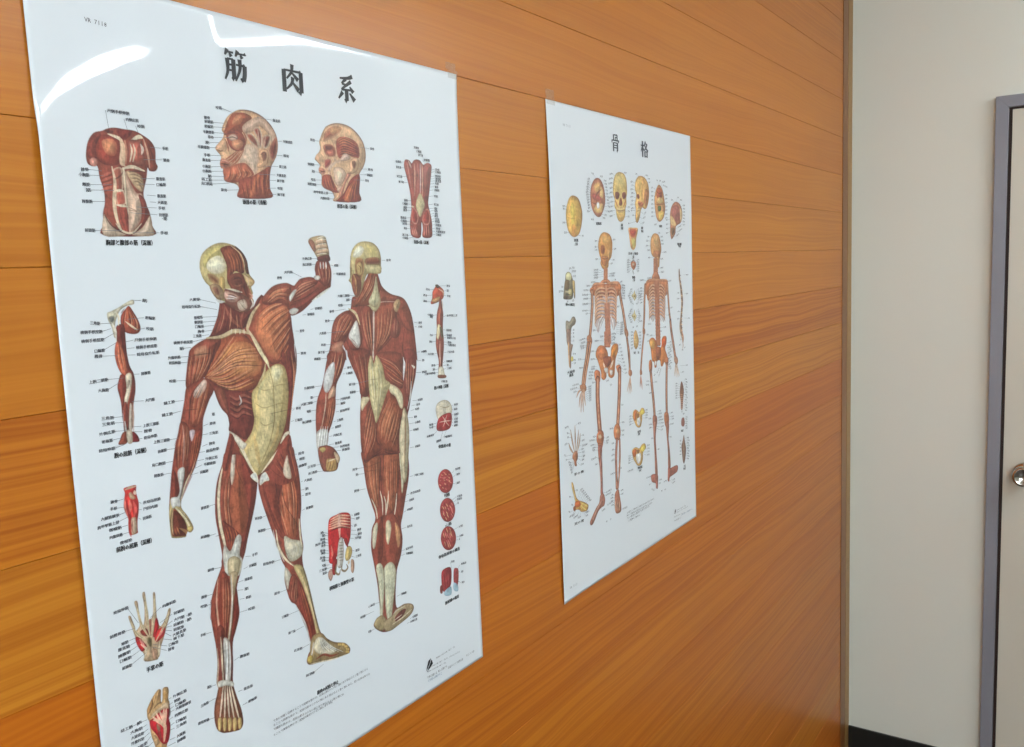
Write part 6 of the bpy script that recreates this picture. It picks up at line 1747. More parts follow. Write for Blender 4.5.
["F",[4014,1665,4184,1650,4168,1726,4070,1804,4016,1753],439,563,3,1],
["F",[4411,1311,4506,1359,4500,1489,4433,1542],164,456,4,1]],[
[0,[3806,1530,3879,1524,3990,1516]],
[0,[3802,1605,3875,1599,3987,1587]],
[0,[3798,1680,3872,1674,3984,1658]],
[0,[3795,1756,3868,1750,3980,1729]],
[0,[4543,1255,4642,1256,4477,1283]],
[0,[4541,1312,4639,1314,4474,1334]],
[0,[4538,1369,4637,1371,4472,1386]],
[0,[4536,1426,4634,1428,4470,1438]],
[0,[4533,1483,4632,1486,4468,1490]],
[0,[4531,1540,4629,1543,4465,1542]],
[0,[4528,1597,4627,1601,4463,1593]],
[0,[4037,1177,4118,1179,4191,1216]],
[0,[4310,1125,4374,1127,4268,1203]],
[0,[4437,1161,4514,1165,4382,1222]],
[0,[4299,1653,4462,1606,4221,1675]],
[0,[4328,1719,4492,1671,4199,1739]],
[0,[4228,1803,4358,1763,4114,1804]],
[1,[4260,1942,4467,1942],"頭蓋"],
[1,[4310,1978,4427,1978],"内面"]]],
[1,"throat_bone_illustration","small orange printed palate and throat bone",[
["F",[2370,1689,2527,1680,2702,1686,2687,1767,2639,1861,2617,1979,2534,2037,2441,2002,2410,1909,2380,1793],564,224,4,1],
["F",[2420,1711,2647,1708,2609,1814,2518,1838,2431,1804],565,566,5,1],
["F",[2464,1862,2607,1861,2590,1979,2509,2002],567,568,4,1]],[
[1,[2332,2089,2691,2097],"舌骨と喉頭"],
[1,[2486,2142,2549,2143],"前"]]],
[1,"skeleton_figure","printed skeleton standing seen from the front",[
["F",[1573,1762,1727,1797,1801,1895,1799,2018,1760,2140,1677,2201,1657,2286,1565,2333,1464,2306,1407,2232,1421,2172,1376,2088,1348,1968,1390,1848,1470,1780],569,570,6,1],
["F",[1433,1968,1536,1956,1567,2041,1502,2101,1428,2064],571,572,4,1],
["F",[1636,2017,1739,2042,1734,2128,1653,2164],573,454,4,1],
["F",[1449,2124,1655,2139,1623,2236,1543,2271,1453,2233],572,574,4,1],
["F",[1493,1823,1673,1834,1694,1919,1512,1932],520,569,9,0.8],
["S",[1448,2149,1560,2167,1665,2151],1.92,575,0.8,0],
["S",[1504,2319,1634,2322],3.84,576,1,0],
["S",[1504,2331,1633,2334],1.44,575,0.8,0],
["S",[1503,2341,1632,2344],3.84,576,1,0],
["S",[1502,2353,1632,2357],1.44,575,0.8,0],
["S",[1502,2363,1631,2366],3.84,576,1,0],
["S",[1501,2375,1630,2379],1.44,575,0.8,0],
["S",[1500,2385,1630,2388],3.84,576,1,0],
["S",[1500,2397,1629,2401],1.44,575,0.8,0],
["S",[1499,2407,1628,2410],3.84,576,1,0],
["S",[1498,2419,1628,2423],1.44,575,0.8,0],
["S",[1498,2428,1627,2432],3.84,576,1,0],
["S",[1497,2441,1626,2445],1.44,575,0.8,0],
["S",[1496,2450,1626,2454],3.84,576,1,0],
["S",[1496,2462,1625,2467],1.44,575,0.8,0],
["S",[1495,2472,1625,2477],3.84,576,1,0],
["S",[1494,2484,1624,2489],1.44,575,0.8,0],
["S",[1494,2494,1623,2499],3.84,576,1,0],
["S",[1493,2506,1623,2511],1.44,575,0.8,0],
["F",[1479,2477,1635,2477,1737,2535,1709,2563,1554,2533,1398,2551,1385,2517],576,575,3,1],
["S",[1095,2606,1198,2544,1399,2542,1568,2558],5.44,577,1,0],
["S",[1568,2553,1737,2540,1978,2549,2031,2596],5.44,577,1,0],
["S",[1095,2616,1197,2558,1398,2556,1567,2573],1.44,575,0.8,0],
["F",[1111,2595,1221,2564,1420,2620,1455,2719,1411,2766,1286,2735,1189,2682],578,579,4,1],
["F",[1733,2609,1923,2567,2030,2608,1996,2720,1858,2764,1753,2709],580,579,4,1],
["F",[1110,2607,1197,2558,1568,2543,1961,2573,2028,2646,1967,2744,1163,2705],581,582,4,1],
["F",[1216,2659,1576,2590,1914,2717,1885,2941,1849,3190,1774,3273,1676,3127,1577,3021,1442,3110,1279,3269,1216,3142,1201,2899],583,309,5,0.55],
["S",[1574,2627,1421,2601,1278,2624,1213,2693,1240,2747],3.68,584,0.95,0],
["S",[1573,2644,1420,2618,1277,2641,1212,2710,1240,2757],1.28,585,0.8,0],
["S",[1574,2627,1732,2614,1848,2643,1898,2716,1863,2769],3.68,586,0.95,0],
["S",[1573,2644,1731,2631,1847,2661,1897,2733,1862,2784],1.28,585,0.8,0],
["S",[1571,2681,1418,2654,1274,2677,1210,2746,1237,2800],3.68,584,0.95,0],
["S",[1570,2698,1417,2671,1273,2693,1209,2763,1236,2810],1.28,585,0.8,0],
["S",[1571,2681,1729,2668,1845,2698,1895,2771,1860,2824],3.68,586,0.95,0],
["S",[1570,2698,1728,2685,1844,2716,1894,2788,1859,2839],1.28,585,0.8,0],
["S",[1568,2735,1414,2708,1271,2730,1207,2799,1234,2853],3.68,584,0.95,0],
["S",[1567,2752,1413,2724,1270,2746,1206,2815,1233,2863],1.28,585,0.8,0],
["S",[1568,2735,1726,2723,1842,2753,1892,2826,1856,2879],3.68,586,0.95,0],
["S",[1567,2752,1725,2740,1841,2771,1891,2843,1855,2894],1.28,585,0.8,0],
["S",[1564,2788,1411,2761,1268,2783,1204,2851,1231,2906],3.68,584,0.95,0],
["S",[1563,2806,1410,2778,1267,2799,1203,2868,1230,2916],1.28,585,0.8,0],
["S",[1564,2788,1723,2777,1839,2808,1889,2881,1853,2934],3.68,586,0.95,0],
["S",[1563,2806,1722,2794,1838,2825,1888,2898,1852,2949],1.28,585,0.8,0],
["S",[1561,2842,1408,2814,1265,2835,1201,2904,1227,2959],3.68,584,0.95,0],
["S",[1560,2860,1407,2831,1264,2852,1200,2921,1227,2969],1.28,585,0.8,0],
["S",[1561,2842,1720,2831,1836,2863,1886,2936,1850,2989],3.68,586,0.95,0],
["S",[1560,2860,1719,2849,1835,2880,1885,2954,1849,3004],1.28,585,0.8,0],
["S",[1558,2896,1405,2868,1262,2889,1197,2957,1224,3012],3.68,584,0.95,0],
["S",[1557,2914,1404,2885,1261,2905,1196,2974,1223,3022],1.28,585,0.8,0],
["S",[1558,2896,1717,2886,1833,2918,1882,2991,1847,3044],3.68,586,0.95,0],
["S",[1557,2914,1716,2903,1832,2935,1881,3009,1846,3059],1.28,585,0.8,0],
["S",[1555,2950,1402,2921,1258,2942,1194,3010,1221,3065],3.68,584,0.95,0],
["S",[1554,2968,1401,2938,1257,2958,1193,3027,1220,3075],1.28,585,0.8,0],
["S",[1555,2950,1713,2941,1829,2973,1879,3046,1844,3099],3.68,586,0.95,0],
["S",[1554,2968,1712,2958,1828,2990,1878,3064,1843,3114],1.28,585,0.8,0],
["S",[1552,3005,1398,2975,1255,2995,1191,3063,1218,3118],3.68,584,0.95,0],
["S",[1551,3022,1397,2992,1254,3012,1190,3080,1217,3128],1.28,585,0.8,0],
["S",[1552,3005,1710,2995,1826,3028,1876,3102,1841,3154],3.68,586,0.95,0],
["S",[1551,3022,1709,3012,1825,3045,1875,3119,1840,3169],1.28,585,0.8,0],
["S",[1548,3059,1395,3028,1252,3048,1188,3116,1214,3171],3.68,584,0.95,0],
["S",[1547,3076,1394,3045,1251,3065,1187,3133,1214,3181],1.28,585,0.8,0],
["S",[1548,3059,1707,3050,1823,3083,1873,3157,1837,3210],3.68,586,0.95,0],
["S",[1547,3076,1706,3067,1822,3100,1872,3174,1837,3225],1.28,585,0.8,0],
["S",[1566,2577,1568,2725,1570,2873],8.0,587,1,0],
["S",[1623,2678,1646,2729],4.8,588,0.6,0],
["S",[1448,3012,1314,3101,1242,3217],2.56,47,0.9,0],
["S",[1471,3051,1362,3153,1304,3271],2.56,47,0.9,0],
["S",[1682,3028,1756,3133,1775,3260],2.56,47,0.9,0],
["S",[1528,2870,1643,2877],6.72,589,1,1],
["S",[1517,2892,1652,2900],1.6,575,0.8,1],
["S",[1526,2917,1640,2924],6.72,589,1,1],
["S",[1514,2938,1650,2947],1.6,575,0.8,1],
["S",[1528,2964,1643,2971],6.72,589,1,1],
["S",[1516,2985,1652,2994],1.6,575,0.8,1],
["S",[1530,3011,1645,3018],6.72,589,1,1],
["S",[1519,3032,1655,3041],1.6,575,0.8,1],
["S",[1528,3057,1643,3065],6.72,589,1,1],
["S",[1516,3079,1652,3088],1.6,575,0.8,1],
["S",[1530,3104,1645,3113],6.72,589,1,1],
["S",[1518,3126,1654,3136],1.6,575,0.8,1],
["S",[1533,3151,1648,3160],6.72,589,1,1],
["S",[1521,3173,1657,3183],1.6,575,0.8,1],
["S",[1530,3198,1645,3207],6.72,589,1,1],
["S",[1518,3219,1654,3230],1.6,575,0.8,1],
["S",[1532,3245,1647,3255],6.72,589,1,1],
["S",[1521,3267,1657,3278],1.6,575,0.8,1],
["S",[1535,3293,1650,3302],6.72,589,1,1],
["S",[1523,3314,1659,3326],1.6,575,0.8,1],
["S",[1537,3340,1652,3350],6.72,589,1,1],
["S",[1525,3361,1662,3373],1.6,575,0.8,1],
["S",[1534,3387,1650,3397],6.72,589,1,1],
["S",[1523,3408,1659,3421],1.6,575,0.8,1],
["S",[1537,3434,1652,3445],6.72,589,1,1],
["S",[1525,3455,1661,3468],1.6,575,0.8,1],
["F",[1072,2593,1151,2580,1192,2634,1165,2681,1105,2683,1059,2640],590,575,2.4,1],
["S",[1118,2643,1115,2846,1071,3083,1018,3295],8.0,575,1,1],
["S",[1118,2643,1115,2846,1071,3083,1018,3295],4.96,591,1,1],
["S",[1118,2643,1115,2846,1071,3083,1018,3295],1.76,592,0.6,1],
["S",[2003,2607,2037,2773,2118,3006,2188,3268],8.0,575,1,1],
["S",[2003,2607,2037,2773,2118,3006,2188,3268],4.96,591,1,1],
["S",[2003,2607,2037,2773,2118,3006,2188,3268],1.76,592,0.6,1],
["F",[1978,2556,2059,2584,2066,2648,1999,2675,1936,2630],590,575,2.4,1],
["F",[941,3288,1039,3284,1083,3373,1045,3429,948,3408,918,3346],591,575,2.6,1],
["F",[2143,3264,2233,3284,2284,3379,2225,3426,2149,3367],591,575,2.6,1],
["S",[948,3405,887,3602,802,3808,754,3969],7.04,575,1,1],
["S",[948,3405,887,3602,802,3808,754,3969],4.36,591,1,1],
["S",[948,3405,887,3602,802,3808,754,3969],1.55,592,0.6,1],
["S",[1032,3401,950,3609,860,3815,801,3987],7.04,575,1,1],
["S",[1032,3401,950,3609,860,3815,801,3987],4.36,591,1,1],
["S",[1032,3401,950,3609,860,3815,801,3987],1.55,592,0.6,1],
["F",[671,3994,815,3989,858,4079,759,4114,681,4060],591,575,2.4,1],
["S",[729,4061,619,4082,553,4155],3.04,243,0.95,0],
["S",[743,4063,642,4090,562,4157],0.96,575,0.7,0],
["S",[748,4064,661,4159,618,4308],3.04,243,0.95,0],
["S",[762,4066,684,4167,628,4309],0.96,575,0.7,0],
["S",[767,4067,696,4203,670,4393],3.04,243,0.95,0],
["S",[781,4069,719,4211,679,4394],0.96,575,0.7,0],
["S",[786,4069,739,4207,741,4399],3.04,243,0.95,0],
["S",[800,4071,762,4215,751,4401],0.96,575,0.7,0],
["S",[805,4072,785,4165,809,4314],3.04,243,0.95,0],
["S",[819,4074,808,4174,819,4315],0.96,575,0.7,0],
["S",[2194,3320,2249,3545,2290,3848],6.72,575,1,1],
["S",[2194,3320,2249,3545,2290,3848],4.17,591,1,1],
["S",[2194,3320,2249,3545,2290,3848],1.48,592,0.6,1],
["S",[2226,3461,2287,3701,2294,3989],6.72,575,1,1],
["S",[2226,3461,2287,3701,2294,3989],4.17,591,1,1],
["S",[2226,3461,2287,3701,2294,3989],1.48,592,0.6,1],
["F",[2255,3959,2353,3970,2372,4038,2307,4070,2246,4023],591,575,2,1],
["S",[2302,4056,2237,4192,2179,4302],2.56,243,0.9,0],
["S",[2302,4056,2271,4197,2240,4340],2.56,243,0.9,0],
["S",[2302,4056,2294,4200,2292,4344],2.56,243,0.9,0],
["S",[2302,4056,2323,4203,2345,4328],2.56,243,0.9,0],
["F",[1192,3538,1292,3469,1445,3489,1544,3573,1566,3650,1536,3722,1645,3659,1679,3537,1789,3484,1907,3508,1907,3610,1831,3704,1799,3777,1776,3901,1749,3987,1651,4012,1558,3963,1552,3887,1490,3879,1495,3967,1414,4012,1329,3971,1319,3871,1228,3688,1177,3621],593,594,4,1],
["F",[1222,3541,1367,3494,1493,3556,1503,3656,1356,3690,1232,3627],595,277,5,1],
["F",[1688,3563,1832,3501,1894,3545,1861,3656,1723,3692,1673,3637],596,597,5,1],
["F",[1409,3659,1644,3671,1666,3762,1556,3824,1454,3775],598,461,4,1],
["S",[1634,3846,1731,3744],4.8,599,0.9,0],
["S",[1404,3745,1451,3825],3.84,599,0.8,0],
["F",[1605,3881,1701,3892,1697,3955,1627,3964],600,601,3,1],
["F",[1425,3834,1545,3836,1551,3912,1472,3909],602,601,3,1],
["S",[1493,3296,1639,3308],6.4,603,1,1],
["S",[1481,3317,1648,3331],1.6,575,0.8,1],
["S",[1490,3342,1636,3355],6.4,603,1,1],
["S",[1478,3364,1645,3378],1.6,575,0.8,1],
["S",[1487,3389,1633,3402],6.4,603,1,1],
["S",[1476,3410,1643,3426],1.6,575,0.8,1],
["S",[1485,3436,1631,3449],6.4,603,1,1],
["S",[1473,3457,1640,3473],1.6,575,0.8,1],
["S",[1482,3483,1628,3497],6.4,603,1,1],
["S",[1470,3504,1637,3520],1.6,575,0.8,1],
["F",[1118,3846,1195,3826,1293,3873,1298,3967,1258,4036,1158,4011,1118,3932],604,575,3,1],
["F",[1823,3843,1933,3830,1996,3889,1969,3976,1897,3980,1846,3909],604,575,3,1],
["S",[1211,3981,1194,4249,1205,4499,1230,4752],12.8,575,1,1],
["S",[1211,3981,1194,4249,1205,4499,1230,4752],7.94,605,1,1],
["S",[1211,3981,1194,4249,1205,4499,1230,4752],2.82,592,0.6,1],
["S",[1939,3921,1909,4251,1864,4554,1824,4780],11.2,575,1,1],
["S",[1939,3921,1909,4251,1864,4554,1824,4780],6.94,605,1,1],
["S",[1939,3921,1909,4251,1864,4554,1824,4780],2.46,592,0.6,1],
["F",[1148,4762,1266,4758,1350,4824,1334,4921,1256,4932,1156,4888,1141,4886,1173,5029,1274,5062,1331,4972,1348,4862],606,575,3,1],
["F",[1146,4800,1240,4759,1349,4849,1332,4947,1288,4989,1147,4949,1121,4870],607,575,3,1],
["F",[1175,4830,1261,4833,1284,4888,1206,4898],608,609,3,1],
["F",[1703,4798,1798,4750,1889,4805,1916,4927,1865,5027,1729,5001,1681,4897],610,575,3.4,1],
["F",[1755,4833,1864,4852,1871,4919,1772,4914],611,612,4,1],
["F",[1165,4990,1286,5026,1266,5186,1278,5416,1276,5721,1307,5805,1205,5768,1210,5604,1195,5348,1164,5165],613,575,3,1],
["S",[1213,5037,1225,5354,1235,5711],2.56,614,0.7,0],
["S",[1284,5064,1276,5365,1286,5723],1.6,575,0.7,0],
["S",[1783,5019,1742,5258,1738,5517,1739,5779],7.36,575,1,1],
["S",[1783,5019,1742,5258,1738,5517,1739,5779],4.56,615,1,1],
["S",[1783,5019,1742,5258,1738,5517,1739,5779],1.62,592,0.6,1],
["S",[1876,5037,1873,5284,1836,5539,1778,5788],5.76,575,1,1],
["S",[1876,5037,1873,5284,1836,5539,1778,5788],3.57,615,1,1],
["S",[1876,5037,1873,5284,1836,5539,1778,5788],1.27,592,0.6,1],
["S",[1819,5065,1795,5687],2.56,47,0.9,0],
["F",[1189,5776,1284,5761,1341,5864,1314,5960,1219,5975,1113,6011,1005,6109,926,6163,861,6158,845,6104,919,6036,1041,5942,1147,5880],616,575,3,1],
["S",[1236,5864,1091,5955,929,6114],2.56,617,0.8,0],
["S",[1276,5900,1168,5962,1008,6059],1.6,575,0.7,0],
["F",[1680,5857,1793,5818,1840,5961,1872,6102,1855,6203,1715,6199,1659,6126,1656,5994],618,575,3,1],
["S",[1690,5977,1691,6148],2.56,619,0.8,0],
["S",[1717,5983,1718,6155],1.12,575,0.7,0],
["S",[1755,5993,1756,6165],2.56,619,0.8,0],
["S",[1782,6000,1784,6172],1.12,575,0.7,0],
["S",[1810,6007,1811,6179],2.56,619,0.8,0],
["S",[1837,6013,1839,6186],1.12,575,0.7,0]],[
[0,[1237,1896,1302,1891,1387,1901]],
[0,[1232,1986,1287,1982,1382,1987]],
[0,[1234,2029,1294,2027,1404,2035]],
[0,[1246,2167,1326,2164,1421,2165]],
[0,[1828,1875,1904,1870,1775,1883]],
[0,[1847,2018,1928,2013,1778,2018]],
[0,[1800,2185,1864,2181,1694,2179]],
[0,[1728,2243,1797,2235,1623,2241]],
[0,[1682,2395,1879,2390,1629,2393]],
[0,[1664,2429,1850,2429,1627,2432]],
[0,[1846,2494,1900,2491,1739,2498]],
[0,[1087,2506,1225,2504,1400,2527]],
[0,[953,2553,1050,2552,1172,2557]],
[0,[853,2615,997,2616,1168,2621]],
[0,[816,2679,993,2682,1140,2685]],
[0,[846,2736,990,2739,1210,2743]],
[0,[817,2815,985,2815,1205,2827]],
[0,[801,2913,955,2913,1075,2928]],
[0,[903,2962,962,2956,1197,2971]],
[0,[1106,3225,1181,3224,1241,3229]],
[0,[1326,3336,1418,3334,1506,3342]],
[0,[1146,3388,1272,3390,1501,3416]],
[0,[2034,2535,2107,2523,1978,2549]],
[0,[1903,2917,1985,2912,1849,2914]],
[0,[1862,3161,1944,3162,1818,3163]],
[0,[1798,3337,1852,3337,1638,3324]],
[0,[1611,3341,1664,3341,1584,3339]],
[0,[1767,3398,1838,3391,1634,3386]],
[0,[690,3337,857,3319,1000,3353]],
[0,[734,3379,854,3371,998,3389]],
[0,[1186,2328,1326,2322,1487,2355]],
[0,[1184,2366,1324,2361,1485,2379]],
[0,[1181,2404,1321,2399,1484,2404]],
[0,[1179,2443,1319,2437,1482,2428]],
[0,[2086,2585,2203,2598,2046,2609]],
[0,[2084,2626,2201,2638,2044,2644]],
[0,[2082,2666,2198,2679,2042,2680]],
[0,[2080,2707,2196,2720,2040,2715]],
[0,[2077,2747,2194,2760,2038,2750]],
[0,[2075,2788,2191,2801,2036,2786]],
[0,[1998,3176,2109,3174,1860,3191]],
[0,[1996,3212,2107,3210,1859,3216]],
[0,[1994,3247,2105,3246,1857,3241]],
[0,[1992,3283,2103,3281,1856,3267]],
[0,[1990,3318,2101,3317,1854,3292]],
[0,[1988,3354,2099,3353,1853,3317]],
[0,[1014,3529,1112,3534,1202,3548]],
[0,[1006,3649,1130,3653,1214,3672]],
[0,[1024,3762,1138,3771,1208,3779]],
[0,[1007,3794,1121,3803,1205,3818]],
[0,[946,3835,1068,3845,1132,3858]],
[0,[933,3882,1051,3892,1139,3913]],
[0,[921,3928,1028,3937,1136,3966]],
[0,[1034,4001,1108,4006,1193,4015]],
[0,[655,3738,768,3742,854,3757]],
[0,[635,3608,729,3614,885,3636]],
[0,[440,3970,626,3966,685,4008]],
[0,[377,4017,576,4012,682,4050]],
[0,[466,4067,549,4065,642,4085]],
[0,[1480,4035,1570,4032,1467,3989]],
[0,[1602,4117,1667,4115,1620,4084]],
[0,[1963,4481,2030,4486,1897,4471]],
[0,[1541,4797,1648,4806,1723,4827]],
[0,[1964,4768,2048,4777,1869,4762]],
[0,[1940,4894,2040,4907,1901,4892]],
[0,[1947,4968,2025,4977,1897,4962]],
[0,[1008,4826,1083,4830,1153,4848]],
[0,[892,4863,1055,4879,1150,4897]],
[0,[983,4994,1073,4997,1153,5012]],
[0,[1410,4961,1515,4966,1332,4946]],
[0,[1423,4999,1487,5001,1341,4973]],
[0,[708,3422,826,3427,922,3429]],
[0,[729,3455,824,3457,921,3448]],
[0,[908,4050,1006,4051,835,4052]],
[0,[911,4084,1004,4085,834,4076]],
[0,[914,4119,1002,4119,832,4100]],
[0,[916,4153,1000,4153,831,4124]],
[0,[919,4187,998,4186,829,4148]],
[0,[922,4222,996,4220,828,4172]],
[0,[925,4256,994,4254,826,4195]],
[0,[1924,3515,1995,3517,1883,3557]],
[0,[1948,3573,2020,3575,1880,3597]],
[0,[1972,3632,2044,3634,1878,3638]],
[0,[1996,3691,2069,3693,1876,3678]],
[0,[2021,3750,2093,3753,1874,3719]],
[0,[2045,3809,2118,3813,1871,3759]],
[0,[2070,3869,2143,3872,1869,3800]],
[0,[2095,3929,2168,3932,1867,3840]],
[0,[2120,3989,2193,3993,1864,3881]],
[0,[1691,3325,1809,3322,1648,3334]],
[0,[1688,3375,1806,3372,1645,3378]],
[0,[1685,3424,1803,3423,1643,3423]],
[0,[1682,3474,1801,3473,1640,3468]],
[0,[926,4944,1046,4952,1176,4982]],
[0,[981,5029,1061,5035,1181,5063]],
[0,[933,5162,1094,5156,1203,5199]],
[0,[1057,5263,1118,5261,1219,5290]],
[0,[1413,4917,1518,4918,1346,4899]],
[0,[1602,5044,1672,5042,1752,5073]],
[0,[1607,5148,1672,5145,1747,5171]],
[0,[1580,5230,1678,5229,1742,5258]],
[0,[1575,5317,1673,5306,1737,5340]],
[0,[1536,5525,1683,5526,1736,5543]],
[0,[1378,5776,1560,5763,1285,5748]],
[0,[1359,5818,1546,5811,1303,5791]],
[0,[1544,5863,1609,5863,1694,5899]],
[0,[1514,5907,1606,5909,1681,5938]],
[0,[1527,5957,1603,5955,1678,5987]],
[0,[1403,5983,1591,5973,1665,6023]],
[0,[1534,6026,1610,6020,1674,6064]],
[0,[1226,6030,1331,6021,1219,5975]],
[0,[1867,5493,1922,5500,1839,5492]],
[0,[1874,5864,1959,5863,1791,5844]],
[0,[1882,5924,1955,5925,1815,5908]],
[0,[1913,6178,2084,6182,1868,6167]],
[0,[1340,6240,1393,6234,1393,6234]],
[0,[1479,6236,1522,6232,1522,6232]]]],
[1,"skeleton_figure","printed skeleton standing seen from behind",[
["F",[3335,1762,3494,1788,3566,1890,3599,2027,3555,2135,3525,2203,3500,2326,3416,2318,3396,2201,3253,2146,3187,2078,3169,1945,3212,1825],620,621,6,1],
["F",[3301,1811,3459,1837,3472,1972,3325,1971],622,620,10,0.8],
["F",[3321,2052,3545,2067,3508,2162,3285,2133],623,371,4,0.6],
["S",[3301,2200,3435,2202],5.12,624,1,1],
["S",[3293,2219,3447,2221],1.6,575,0.8,0],
["S",[3299,2238,3433,2240],5.12,624,1,1],
["S",[3292,2256,3445,2259],1.6,575,0.8,0],
["S",[3297,2275,3431,2278],5.12,624,1,1],
["S",[3290,2294,3443,2297],1.6,575,0.8,0],
["S",[3295,2313,3429,2316],5.12,624,1,1],
["S",[3288,2332,3441,2335],1.6,575,0.8,0],
["S",[3293,2351,3427,2354],5.12,624,1,1],
["S",[3286,2370,3439,2373],1.6,575,0.8,0],
["S",[3291,2389,3425,2392],5.12,624,1,1],
["S",[3284,2407,3437,2411],1.6,575,0.8,0],
["S",[3289,2426,3424,2430],5.12,624,1,1],
["S",[3282,2445,3436,2450],1.6,575,0.8,0],
["S",[3288,2464,3422,2468],5.12,624,1,1],
["S",[3280,2483,3434,2488],1.6,575,0.8,0],
["S",[3286,2502,3420,2506],5.12,624,1,1],
["S",[3278,2521,3432,2526],1.6,575,0.8,0],
["S",[3284,2540,3418,2544],5.12,624,1,1],
["S",[3277,2559,3430,2564],1.6,575,0.8,0],
["F",[3303,2403,3412,2405,3522,2531,3328,2552,3190,2521],625,575,3,1],
["S",[2950,2606,3045,2556,3264,2550,3404,2563,3785,2576,3836,2626],7.04,626,1,0],
["S",[2949,2622,3044,2575,3263,2569,3403,2582,3784,2596],1.6,575,0.7,0],
["F",[2981,2594,3263,2577,3225,2697,3137,2828,3028,2876,2980,2740],627,575,3,1],
["F",[3520,2586,3798,2582,3792,2721,3705,2843,3604,2879,3525,2738],628,575,3,1],
["F",[2961,2633,3075,2562,3328,2555,3785,2582,3836,2645,3759,2832,3002,2795],629,630,3,0.9],
["F",[3033,2796,3291,2646,3646,2688,3743,2887,3704,3164,3631,3284,3488,3232,3350,3140,3230,3241,3137,3207,3075,3068],631,632,5,0.45],
["S",[3348,2662,3229,2624,3107,2673,3079,2737],3.36,633,0.95,0],
["S",[3347,2681,3228,2643,3106,2692,3078,2747],1.28,575,0.8,0],
["S",[3412,2664,3550,2637,3679,2697,3722,2766],3.36,634,0.95,0],
["S",[3411,2683,3549,2656,3678,2717,3722,2777],1.28,575,0.8,0],
["S",[3345,2716,3226,2678,3104,2727,3076,2790],3.36,633,0.95,0],
["S",[3344,2735,3225,2697,3103,2746,3076,2801],1.28,575,0.8,0],
["S",[3409,2719,3547,2692,3676,2753,3720,2821],3.36,634,0.95,0],
["S",[3408,2738,3546,2711,3675,2772,3719,2832],1.28,575,0.8,0],
["S",[3343,2770,3223,2732,3102,2781,3074,2844],3.36,633,0.95,0],
["S",[3342,2789,3223,2751,3101,2800,3073,2855],1.28,575,0.8,0],
["S",[3407,2773,3545,2747,3674,2808,3717,2877],3.36,634,0.95,0],
["S",[3406,2793,3544,2766,3673,2827,3717,2888],1.28,575,0.8,0],
["S",[3340,2825,3221,2786,3099,2834,3071,2898],3.36,633,0.95,0],
["S",[3339,2844,3220,2805,3098,2853,3070,2908],1.28,575,0.8,0],
["S",[3404,2828,3542,2802,3671,2863,3714,2933],3.36,634,0.95,0],
["S",[3403,2847,3541,2821,3670,2883,3714,2944],1.28,575,0.8,0],
["S",[3337,2879,3218,2840,3096,2888,3068,2951],3.36,633,0.95,0],
["S",[3336,2898,3217,2859,3095,2907,3068,2962],1.28,575,0.8,0],
["S",[3401,2883,3539,2857,3668,2919,3712,2988],3.36,634,0.95,0],
["S",[3400,2902,3538,2876,3668,2938,3711,2999],1.28,575,0.8,0],
["S",[3334,2934,3215,2895,3094,2942,3065,3005],3.36,633,0.95,0],
["S",[3334,2953,3214,2913,3093,2961,3065,3016],1.28,575,0.8,0],
["S",[3399,2937,3537,2912,3666,2974,3709,3044],3.36,634,0.95,0],
["S",[3398,2956,3536,2931,3665,2994,3709,3055],1.28,575,0.8,0],
["S",[3332,2988,3213,2949,3091,2996,3063,3059],3.36,633,0.95,0],
["S",[3331,3007,3212,2968,3090,3015,3062,3069],1.28,575,0.8,0],
["S",[3396,2992,3534,2967,3663,3030,3707,3100],3.36,634,0.95,0],
["S",[3395,3011,3533,2986,3662,3049,3706,3111],1.28,575,0.8,0],
["S",[3329,3043,3210,3003,3088,3049,3060,3112],3.36,633,0.95,0],
["S",[3328,3062,3209,3022,3087,3068,3059,3123],1.28,575,0.8,0],
["S",[3393,3047,3531,3022,3661,3086,3704,3155],3.36,634,0.95,0],
["S",[3392,3066,3530,3041,3660,3105,3703,3167],1.28,575,0.8,0],
["S",[3326,3097,3207,3057,3085,3103,3057,3166],3.36,633,0.95,0],
["S",[3325,3116,3206,3076,3084,3122,3057,3177],1.28,575,0.8,0],
["S",[3391,3102,3529,3077,3658,3141,3701,3211],3.36,634,0.95,0],
["S",[3390,3121,3528,3097,3657,3161,3701,3222],1.28,575,0.8,0],
["S",[3324,3152,3205,3111,3083,3157,3054,3220],3.36,633,0.95,0],
["S",[3323,3171,3204,3130,3082,3176,3054,3231],1.28,575,0.8,0],
["S",[3388,3156,3526,3132,3655,3197,3699,3267],3.36,634,0.95,0],
["S",[3387,3175,3525,3152,3654,3216,3698,3278],1.28,575,0.8,0],
["S",[3326,2593,3454,2598],6.72,635,1,1],
["S",[3312,2620,3466,2625],1.6,575,0.8,1],
["S",[3326,2647,3455,2652],6.72,635,1,1],
["S",[3312,2674,3466,2680],1.6,575,0.8,1],
["S",[3327,2702,3455,2707],6.72,635,1,1],
["S",[3313,2728,3467,2735],1.6,575,0.8,1],
["S",[3327,2756,3456,2762],6.72,635,1,1],
["S",[3313,2783,3467,2790],1.6,575,0.8,1],
["S",[3328,2811,3456,2817],6.72,635,1,1],
["S",[3314,2837,3468,2845],1.6,575,0.8,1],
["S",[3328,2865,3457,2872],6.72,635,1,1],
["S",[3314,2892,3469,2900],1.6,575,0.8,1],
["S",[3329,2920,3458,2927],6.72,635,1,1],
["S",[3315,2946,3469,2955],1.6,575,0.8,1],
["S",[3329,2974,3458,2982],6.72,635,1,1],
["S",[3315,3001,3470,3010],1.6,575,0.8,1],
["S",[3330,3029,3459,3037],6.72,635,1,1],
["S",[3316,3056,3470,3065],1.6,575,0.8,1],
["S",[3330,3084,3459,3092],6.72,635,1,1],
["S",[3316,3110,3471,3121],1.6,575,0.8,1],
